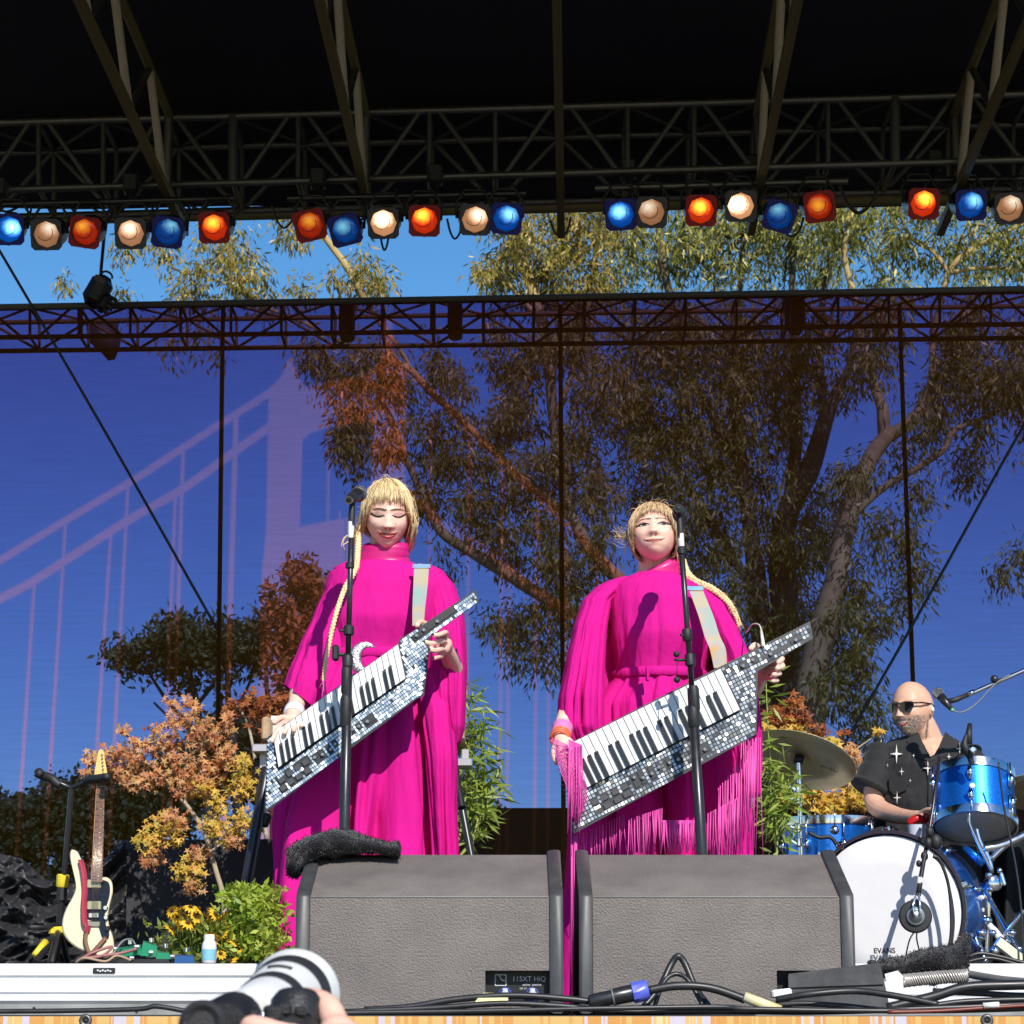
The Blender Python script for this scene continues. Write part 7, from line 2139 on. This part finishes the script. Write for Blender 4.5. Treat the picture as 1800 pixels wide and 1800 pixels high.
for x, y, r in ((1645, 1480, .030), (1632, 1482, .022), (1625, 1505, .018), (1615, 1518, .013), (1634, 1462, .02)):
    obj('clamp', MB().ball(P(x, y, 8.98), (r * .8, r * .7, r), 10, 7), BLACK, kst)
obj('white_band', MB().lathe([(.0102, -.012), (.011, -.01), (.011, .01), (.0102, .012)], P(1617, 1548, 8.92), (-.25, 0, -1), 12), GREYTAPE, kst)
for dx in (-8, 6):
    obj('dangling_lead', MB().tube(spline([P(1609 + dx * .4, 1640, 8.9), P(1606 + dx, 1655, 8.9), P(1608 + dx * 2.2, 1690, 8.95)], 4), .003, 5), BLACK, kst)
# tom microphone and vocal boom
tm = thing('tom_microphone', 'slim black microphone clipped to the rack tom rim', 'microphone', P(1706, 1335, 9.3))
obj('capsule', MB().tube([P(1703, 1308, 9.28), P(1703, 1290, 9.28), P(1705, 1273, 9.3)], [.014, .013, .009], 12), BLACK, tm)
obj('clip', MB().tube(spline([P(1700, 1290, 9.28), P(1695, 1310, 9.27), P(1704, 1328, 9.28), P(1709, 1345, 9.28)], 4), [.006, .008, .010, .012, .014, .016, .018, .016, .014, .012, .011, .01, .01], 10), BLACK, tm)
obj('clip_screw', MB().lathe([(.014, 0), (.014, .012), (.009, .016)], P(1709, 1318, 9.26), (0, -1, 0), 12), CHROME, tm, 'auto')
vm = thing('vocal_microphone', 'microphone with silver ball grille beside the ear of the drummer', 'microphone', P(1660, 1228, 10.0))
a, b = P(1649, 1219, 10.0), P(1672, 1246, 9.95)
ax = (a - b).normalized()
obj('grille_ball', MB().ball(a, .025, 16, 12), mat('mic_mesh', (.4, .4, .42), .35, .8), vm)
obj('handle', MB().tube([a - ax * .02, a - ax * .05, b], [.019, .016, .010], 12), BLACKM, vm)
obj('plug', MB().tube([b, P(1676, 1250, 9.95)], .008, 8), mat('green_band', (.15, .45, .2), .4), vm)
bo_ = thing('microphone_boom', 'chrome boom arm entering from the right edge to the drummer', 'microphone stand', P(1800, 1178, 10))
bar('boom', P(1700, 1222, 9.98), P(1900, 1135, 9.98), .0085, CHROME, bo_)
obj('boom_clip', MB().tube([P(1662, 1234, 9.97), P(1680, 1230, 9.97), P(1702, 1221, 9.98)], [.012, .011, .010], 10), BLACK, bo_)
obj('boom_collar', MB().tube([P(1703, 1220, 9.98), P(1712, 1216, 9.98)], .011, 10), CHROME, bo_)
obj('boom_joint', MB().ball(P(1748, 1194, 9.97), .017, 12, 8), BLACKM, bo_)
obj('boom_lead', MB().tube(spline([P(1674, 1248, 9.95), P(1690, 1252, 9.95), P(1715, 1238, 9.96), P(1750, 1202, 9.96), P(1775, 1186, 9.97)], 5), .0028, 5), mat('grey_lead', (.2, .2, .2), .5), bo_)
# red and white cup
cu = thing('drink_cup', 'red and white cup beside the hand of the drummer', 'cup', P(1613, 1500, 9.6))
cpc = P(1613, 1500, 9.6)
obj('cup_body', MB().lathe([(.028, 0), (.033, .06)], cpc, (0, 0, 1), 20), mat('red_cup', (.55, .012, .012), .3), cu)
obj('white_band', MB().lathe([(.0332, .06), (.036, .11)], cpc, (0, 0, 1), 20, cap=False), mat('pale_band', (.62, .62, .72), .4), cu)
obj('lid', MB().tube(spline([cpc + Vector((-.03, 0, .115)), cpc + Vector((0, -.01, .135)), cpc + Vector((.03, 0, .13)), cpc + Vector((.045, 0, .15))], 4), .016, 10), mat('red_cup', (.55, .012, .012), .3), cu)
obj('cup_holder', MB().lathe([(.030, -.04), (.034, 0)], cpc, (0, 0, 1), 16), BLACK, cu)
# ---------------------------------------------------------------- drummer
YD = 10.3
s3 = thing('person', 'bald drummer with grey beard and sunglasses in black star-printed shirt', 'person', Vector((P(1605, 1690, YD + .1).x, YD + .1, ZR2)))
h3 = Head(P(1604, 1246, YD), yaw=-43, pitch=4, roll=0, k=.97, male=True, kx=1.12, ky=1.14, kz=1.02)
b3 = MB()
h3.add(b3)
chain(b3, [(1618, 1272, 10.32, .060), (1630, 1300, 10.34, .064), (1634, 1325, 10.34, .085)])
chain(b3, [(1634, 1335, 10.36, .115), (1624, 1390, 10.38, .125), (1616, 1450, 10.42, .12), (1610, 1500, 10.46, .13)])
chain(b3, [(1566, 1342, 10.38, .045), (1630, 1326, 10.38, .065), (1684, 1342, 10.38, .045)])
chain(b3, [(1556, 1345, 10.36, .045), (1540, 1380, 10.33, .05), (1540, 1416, 10.28, .043), (1572, 1432, 10.12, .036), (1600, 1436, 9.98, .028), (1615, 1436, 9.92, .026)])
chain(b3, [(1692, 1346, 10.36, .045), (1712, 1390, 10.30, .05), (1706, 1436, 10.2, .042), (1680, 1446, 10.0, .032), (1665, 1446, 9.95, .028)])
chain(b3, [(1616, 1438, 9.91, .026), (1626, 1440, 9.87, .028)])
for i in range(4):
    chain(b3, [(1628, 1431 + i * 5, 9.87, .0105), (1640, 1432 + i * 5, 9.83, .010), (1642, 1440 + i * 4, 9.79, .0095), (1634, 1444 + i * 3, 9.78, .009)], 10)
chain(b3, [(1618, 1430, 9.89, .012), (1630, 1424, 9.84, .0115), (1640, 1424, 9.80, .010)], 10)
chain(b3, [(1662, 1446, 9.93, .028), (1655, 1447, 9.88, .027)])
for i in range(4):
    chain(b3, [(1654, 1440 + i * 5, 9.88, .0105), (1646, 1441 + i * 5, 9.84, .010), (1644, 1448 + i * 4, 9.80, .0092)], 10)
for sx in (-1, 1):
    chain(b3, [(1610 + sx * 30, 1505, 10.46, .095), (1612 + sx * 62, 1500, 10.1, .075), (1612 + sx * 70, 1520, 9.95, .062), (1612 + sx * 70, 1660, 10.0, .042)])
    chain(b3, [(1612 + sx * 70, 1684, 10.02, .035), (1612 + sx * 72, 1688, 9.88, .03)])
grow('body', b3, TAN, s3, .0042)
SH = mat('black_shirt_cotton', (.016, .016, .018), .85, var=.3, scale=10, bump=.25, bscale=40, sheen=.1)
rows3 = [(1292, 1632, 44, .085, .06), (1300, 1628, 62, .10, .06), (1314, 1624, 82, .125, .06), (1345, 1620, 84, .15, .06), (1400, 1614, 80, .155, .07), (1450, 1612, 80, .16, .10), (1490, 1610, 84, .17, .12)]
VV = [(1610, 1285), (1668, 1285), (1646, 1318), (1632, 1340), (1622, 1318)]
def shirt():
    mb = MB()
    nu, nv = 240, 170
    pix = []
    for i in range(nv + 1):
        y = lerp(1292, 1490, i / nv)
        cx, hw, dp, dY = interp(rows3, y)
        c, rx = P(cx, y, YD), S(hw, YD)
        for k in range(nu):
            t = 2 * math.pi * k / nu
            f = 1 + .05 * noise.noise(Vector((math.cos(t) * 4, math.sin(t) * 4, y * .02))) + .03 * noise.noise(Vector((math.cos(t) * 9, y * .05, math.sin(t) * 3)))
            mb.v.append(Vector((c.x + rx * math.cos(t) * f, YD + dY + dp * math.sin(t) * f, c.z)))
            pix.append((cx + hw * math.cos(t), y, math.sin(t)))
    for i in range(nv):
        for k in range(nu):
            q = (i * nu + k, i * nu + (k + 1) % nu, (i + 1) * nu + (k + 1) % nu, (i + 1) * nu + k)
            if pix[q[0]][2] < -.2 and inside(pix[q[0]][:2], VV):
                continue
            mb.f.append(q)
    return mb
obj('shirt', shirt(), SH, s3)
def shirt_pt(x, y, off=.012):
    cx, hw, dp, dY = interp(rows3, y)
    q = max(-.98, min(.98, (x - cx) / hw))
    return P(x, y, YD + dY - dp * math.sqrt(1 - q * q) - off)
for pts in (((1556, 1318), (1548, 1350), (1530, 1388)), ((1692, 1322), (1702, 1352), (1712, 1392))):
    q = spline([P(x, y, 10.36 - .02 * i) for i, (x, y) in enumerate(pts)], 5)
    mb = MB().tube(q, [lerp(.078, .088, i / (len(q) - 1)) + .004 * math.sin(i * 2.1) for i in range(len(q))], 22)
    sl = obj('sleeve', mb, SH, s3)
    obj('sleeve_hem', MB().tube([q[-1] - (q[-1] - q[-3]).normalized() * .014, q[-1] + (q[-1] - q[-3]).normalized() * .004], .0905, 22), SH, sl)
for poly in (((1606, 1284), (1616, 1290), (1634, 1338), (1612, 1330), (1594, 1302)), ((1662, 1286), (1678, 1300), (1668, 1328), (1636, 1338), (1652, 1310))):
    q = [shirt_pt(x, y, .012) for x, y in poly]
    obj('lapel', MB().rings([q, [p + Vector((0, .008, 0)) for p in q]]), SH, s3, False)
q = [(1562, 1368), (1592, 1362), (1594, 1388), (1572, 1398), (1563, 1388)]
obj('chest_pocket', MB().rings([[shirt_pt(x, y, .011) for x, y in q], [shirt_pt(x, y, .003) for x, y in q]]), SH, s3, False)
obj('placket', MB().tube([shirt_pt(1633, y, .006) for y in range(1340, 1480, 14)], .006, 6, .5), SH, s3)
STAR = mat('cream_star_print', (.78, .74, .68), .7)
for x, y, r in ((1549, 1311, 10), (1576, 1325, 14), (1687, 1316, 9), (1631, 1350, 11), (1585, 1356, 6), (1652, 1342, 5), (1577, 1402, 9), (1668, 1330, 5), (1606, 1328, 3), (1560, 1345, 3), (1600, 1372, 3)):
    q = []
    for k in range(8):
        t = k * math.pi / 4
        rr = r * (1.0 if k % 4 == 0 else .75) if k % 2 == 0 else r * .2
        if k % 4 == 2:
            rr = r * 1.25
        q.append(shirt_pt(x + rr * math.cos(t) * .8, y + rr * math.sin(t), .0165))
    obj('star_print', MB().rings([q, [p + Vector((0, .003, 0)) for p in q]]), STAR, s3, False)
TR = mat('black_trousers', (.014, .014, .016), .85)
for sx in (-1, 1):
    q = [(1610 + sx * 30, 1500, 10.46, .115), (1612 + sx * 62, 1495, 10.1, .095), (1612 + sx * 70, 1515, 9.95, .08), (1612 + sx * 70, 1660, 10.0, .06)]
    mb = MB()
    chain(mb, q, 18)
    obj('trouser_leg', mb, TR, s3)
# face: sunglasses, beard, mouth, ear piece
GL = mat('dark_lens', (.006, .006, .007), .08, spec=.8)
gm_ = MB()
for sx in (-1, 1):
    o = [(sx * .008, .022), (sx * .030, .027), (sx * .056, .024), (sx * .061, .008), (sx * .052, -.013), (sx * .030, -.018), (sx * .012, -.008)]
    fr = [h3.W((x, -.100 + (abs(x) / .06) ** 2 * .018, z)) for x, z in o]
    gm_.rings([fr, [p + h3.M @ Vector((0, .004, 0)) for p in fr]])
sg = obj('sunglasses', gm_, GL, s3, False)
for sx in (-1, 1):
    obj('temple_arm', MB().tube([h3.W((sx * .055, -.082, .018)), h3.W((sx * .079, -.05, .018)), h3.W((sx * .081, .01, .014)), h3.W((sx * .080, .03, .002))], .0035, 6), GL, sg)
obj('nose_bridge', MB().tube([h3.W((-.012, -.100, .017)), h3.W((0, -.103, .019)), h3.W((.012, -.100, .017))], .003, 6), GL, sg)
bd_ = MB()
random.seed(77)
for k in range(5000):
    x, z = random.uniform(-.075, .075), random.uniform(-.118, -.010)
    if abs(x) > h3.hw(z) * .97:
        continue
    if z > -.040 and abs(x) < .048 or z > -.030 - .0:
        continue
    if abs(x) < .022 and -.074 < z < -.052:
        continue
    y = h3.fy(x, z)
    n_ = Vector((x * 6, -1, z * 2)).normalized()
    p = h3.W((x, y + .001, z))
    d = h3.M @ (n_ + Vector((0, 0, -.8)) + rnd_dir() * .5).normalized()
    add_leaf(bd_, p, d, d.cross(rnd_dir()).normalized(), random.uniform(.004, .008), .0011)
obj('beard', bd_, leaf_mat('grey_beard', [(.42, .38, .34), (.6, .56, .52), (.20, .15, .12), (.5, .46, .42)], .6, .0), s3, False)
top = [(-.024, -.054), (-.010, -.0565), (0, -.057), (.010, -.0565), (.024, -.054)]
mid = [(-.024, -.056), (-.010, -.066), (0, -.068), (.010, -.066), (.024, -.056)]
obj('smile', h3.patch(top, mid, .001), TEETH, s3)
obj('lower_lip', h3.patch(mid, [(-.024, -.057), (-.010, -.073), (0, -.075), (.010, -.073), (.024, -.057)], .002), LIP, s3)
obj('ear_piece', MB().ball(h3.W((.086, .008, -.010)), (.008, .007, .011), 10, 7), WHITE, s3)
th_ = thing('drum_stool', 'black padded drum stool under the drummer', 'stool', Vector((P(1610, 1500, 10.5).x, 10.5, ZR2)))
zt_ = P(1610, 1530, 10.5).z
obj('seat', MB().lathe([(.10, zt_ - ZR2 - .12), (.165, zt_ - ZR2 - .10), (.17, zt_ - ZR2 - .06), (.15, zt_ - ZR2 - .04)], th_.location, (0, 0, 1), 24), BLACK, th_, 'auto')
bar('post', th_.location + Vector((0, 0, .1)), th_.location + Vector((0, 0, zt_ - ZR2 - .11)), .015, CHROME, th_)
for k in range(3):
    bar('leg', th_.location + Vector((0, 0, .22)), th_.location + Vector((math.cos(k * 2.094) * .24, math.sin(k * 2.094) * .24, .01)), .011, CHROME, th_)
# ================================================================ photographer in the pit
s4 = thing('person', 'photographer below the stage edge, only the hands showing, raising a camera with white lens', 'person', Vector((P(560, 1800, 2.2).x, 2.1, -1.6)))
def Q(x, y, Y):
    return P(x, y, Y)
b4 = MB()
def ch(pts, n=14):
    sp = spline([p[0] for p in pts], 4)
    rr = []
    for i in range(len(sp)):
        u = i / 4.0
        a = int(min(u, len(pts) - 2))
        rr.append(lerp(pts[a][1], pts[a + 1][1], u - a))
    b4.tube(sp, rr, n)
    b4.ball(sp[0], rr[0], 12, 8)
    b4.ball(sp[-1], rr[-1], 12, 8)
bx4 = s4.location.x - .10
V = Vector
ch([(V((bx4, 2.0, -.46)), .055), (V((bx4, 2.02, -.54)), .06)])
Head(V((bx4, 1.98, -.33)), yaw=180, k=1.0).add(b4, 40, 34)
ch([(V((bx4, 2.03, -.66)), .12), (V((bx4, 2.03, -.85)), .13), (V((bx4, 2.03, -1.05)), .12)])
ch([(V((bx4 - .17, 2.03, -.60)), .05), (V((bx4, 2.03, -.57)), .06), (V((bx4 + .17, 2.03, -.60)), .05)])
wrR = Q(624, 1862, 2.26)
wrL = Q(400, 1905, 2.34)
ch([(V((bx4 + .18, 2.03, -.60)), .05), (V((bx4 + .30, 2.12, -.38)), .042), (wrR + V((.01, -.01, -.06)), .030), (wrR, .027)])
ch([(V((bx4 - .18, 2.03, -.60)), .05), (V((bx4 - .22, 2.16, -.38)), .042), (wrL + V((0, 0, -.06)), .030), (wrL, .027)])
for sx in (-1, 1):
    ch([(V((bx4 + sx * .08, 2.03, -1.08)), .10), (V((bx4 + sx * .10, 2.05, -1.5)), .065)])
# right hand round the grip
ch([(wrR, .027), (Q(606, 1842, 2.25), .027), (Q(594, 1822, 2.25), .020)])
ch([(Q(592, 1812, 2.26), .0135), (Q(580, 1776, 2.27), .0125), (Q(560, 1758, 2.285), .0105), (Q(536, 1752, 2.30), .0092), (Q(520, 1755, 2.305), .008)], 12)
ch([(Q(604, 1822, 2.26), .0155), (Q(578, 1792, 2.30), .013), (Q(552, 1782, 2.33), .011), (Q(536, 1788, 2.33), .010)], 12)
ch([(Q(602, 1838, 2.26), .015), (Q(574, 1814, 2.30), .0125), (Q(552, 1806, 2.33), .0105)], 12)
ch([(Q(600, 1852, 2.26), .013), (Q(574, 1834, 2.30), .011), (Q(556, 1830, 2.32), .009)], 12)
ch([(Q(604, 1830, 2.22), .016), (Q(560, 1832, 2.185), .0135), (Q(500, 1822, 2.18), .0125), (Q(456, 1808, 2.185), .0115), (Q(440, 1803, 2.19), .010)], 12)
# left hand under the lens
ch([(wrL, .027), (Q(420, 1870, 2.38), .028)])
for i in range(4):
    ch([(Q(420 + i * 8, 1862, 2.38 + i * .022), .012), (Q(452 + i * 6, 1848, 2.40 + i * .024), .0115), (Q(486 + i * 5, 1832, 2.42 + i * .025), .010)], 10)
ch([(Q(408, 1856, 2.38), .013), (Q(404, 1836, 2.41), .012), (Q(410, 1820, 2.43), .010)], 10)
grow('body', b4, mat('rosy_skin', (.78, .46, .35), .5, var=.06, scale=20, spec=.35), s4, .004)
jk = MB()
jk.rings([[V((bx4 + rx * math.cos(t), 2.03 + ry * math.sin(t), z)) for t in (2 * math.pi * k / 28 for k in range(28))] for z, rx, ry in ((-.52, .08, .08), (-.56, .19, .13), (-.64, .235, .16), (-.8, .20, .16), (-1.0, .19, .16), (-1.12, .2, .16))])
obj('jacket', jk, mat('dark_jacket', (.02, .022, .028), .85), s4)
for sx in (-1, 1):
    tq = MB()
    tq.rings([[V((bx4 + sx * .095 + r * math.cos(t), 2.04 + r * math.sin(t), z)) for t in (2 * math.pi * k / 16 for k in range(16))] for z, r in ((-1.1, .11), (-1.35, .09), (-1.58, .075))])
    obj('trouser_leg', tq, mat('dark_denim', (.03, .035, .05), .85), s4)
# camera with a long white lens
cm_ = thing('camera', 'black camera with long white zoom lens raised at the bottom of the picture', 'camera', Q(450, 1830, 2.25))
CAMB = mat('camera_black', (.016, .016, .018), .5, var=.2, scale=40, bump=.2, bscale=300)
LENSW = mat('white_lens_barrel', (.84, .83, .78), .38, var=.02)
RUB = mat('ribbed_black_rubber', (.025, .024, .026), .6, bump=.4, bscale=500)
r0, r1 = Q(437, 1800, 2.30), Q(514, 1752, 2.56)
ax = (r1 - r0).normalized()
L = (r1 - r0).length
segs = [('lens_barrel', LENSW, [(.026, 0), (.030, L * .05), (.0325, L * .12), (.0335, L * .30), (.0340, L * .40)]),
        ('zoom_ring', RUB, [(.0340, L * .40), (.0355, L * .405), (.0365, L * .52), (.0355, L * .53)]),
        ('lens_barrel', LENSW, [(.0352, L * .53), (.0365, L * .60), (.0395, L * .70), (.0405, L * .78)]),
        ('focus_ring', RUB, [(.0405, L * .78), (.0418, L * .785), (.0440, L * .92), (.0432, L * .93)]),
        ('lens_hood', LENSW, [(.0428, L * .93), (.0445, L * .96), (.0470, L * 1.03), (.0478, L * 1.05), (.0470, L * 1.06), (.044, L * 1.05), (.040, L * .95)])]
for nm, m_, pr in segs:
    obj(nm, MB().lathe(pr, r0, ax, 48), m_, cm_, 'auto')
a_, b_ = frame_of(ax)
dk = MB()
dk.tube([r0 + ax * (L * .64) + (a_ * math.cos(t) + b_ * math.sin(t)) * .0385 for t in [1.2 + k * .09 for k in range(8)]], .0022, 6)
obj('scale_window', dk, CAMB, cm_)
cb = MB()
cb.box(Q(437, 1876, 2.25), (.135, .055, .095), None, .016)
obj('camera_body', cb, CAMB, cm_, 'auto')
hump = MB()
hp = [(382, 1800), (392, 1772), (410, 1760), (428, 1758), (446, 1768), (470, 1790), (478, 1802)]
hump = MB().rings([[Q(x, y, 2.22) for x, y in hp], [Q(x + 2, y - 2, 2.29) for x, y in hp]])
obj('top_plate', MB().box(Q(440, 1797, 2.25), (.10, .04, .014), None, .004), CAMB, cm_, 'auto')
obj('prism_hump', MB().lathe([(.004, -.03), (.022, -.028), (.027, -.01), (.027, .02), (.020, .03)], Q(404, 1800, 2.25), (.1, 1, .12), 20), CAMB, cm_, 'auto')
obj('grip', MB().lathe([(.008, -.05), (.022, -.045), (.025, 0), (.024, .02), (.018, .028), (.006, .03)], Q(520, 1798, 2.27), (0, .3, 1), 20), CAMB, cm_, 'auto')
obj('eyecup', MB().lathe([(.011, -.004), (.019, -.002), (.021, .010), (.016, .016), (.011, .012)], Q(358, 1802, 2.205), (0, -1, .1), 22), RUB, cm_, 'auto')
for x, y, r, h_, m_ in ((352, 1776, .009, .010, RUB), (372, 1772, .006, .008, CHROME), (430, 1790, .0045, .007, CHROME), (446, 1788, .006, .009, RUB), (462, 1789, .004, .007, CHROME), (482, 1782, .010, .010, RUB), (500, 1774, .007, .008, RUB), (496, 1792, .004, .006, CHROME), (528, 1776, .006, .006, RUB)):
    obj('dial', MB().lathe([(r, 0), (r, h_ * .8), (r * .8, h_)], Q(x, y + 6, 2.235), (0, -.15, 1), 14), m_, cm_, 'auto')
obj('hot_shoe', MB().box(Q(408, 1772, 2.245), (.018, .018, .004), None, .001), CHROME, cm_, 'auto')
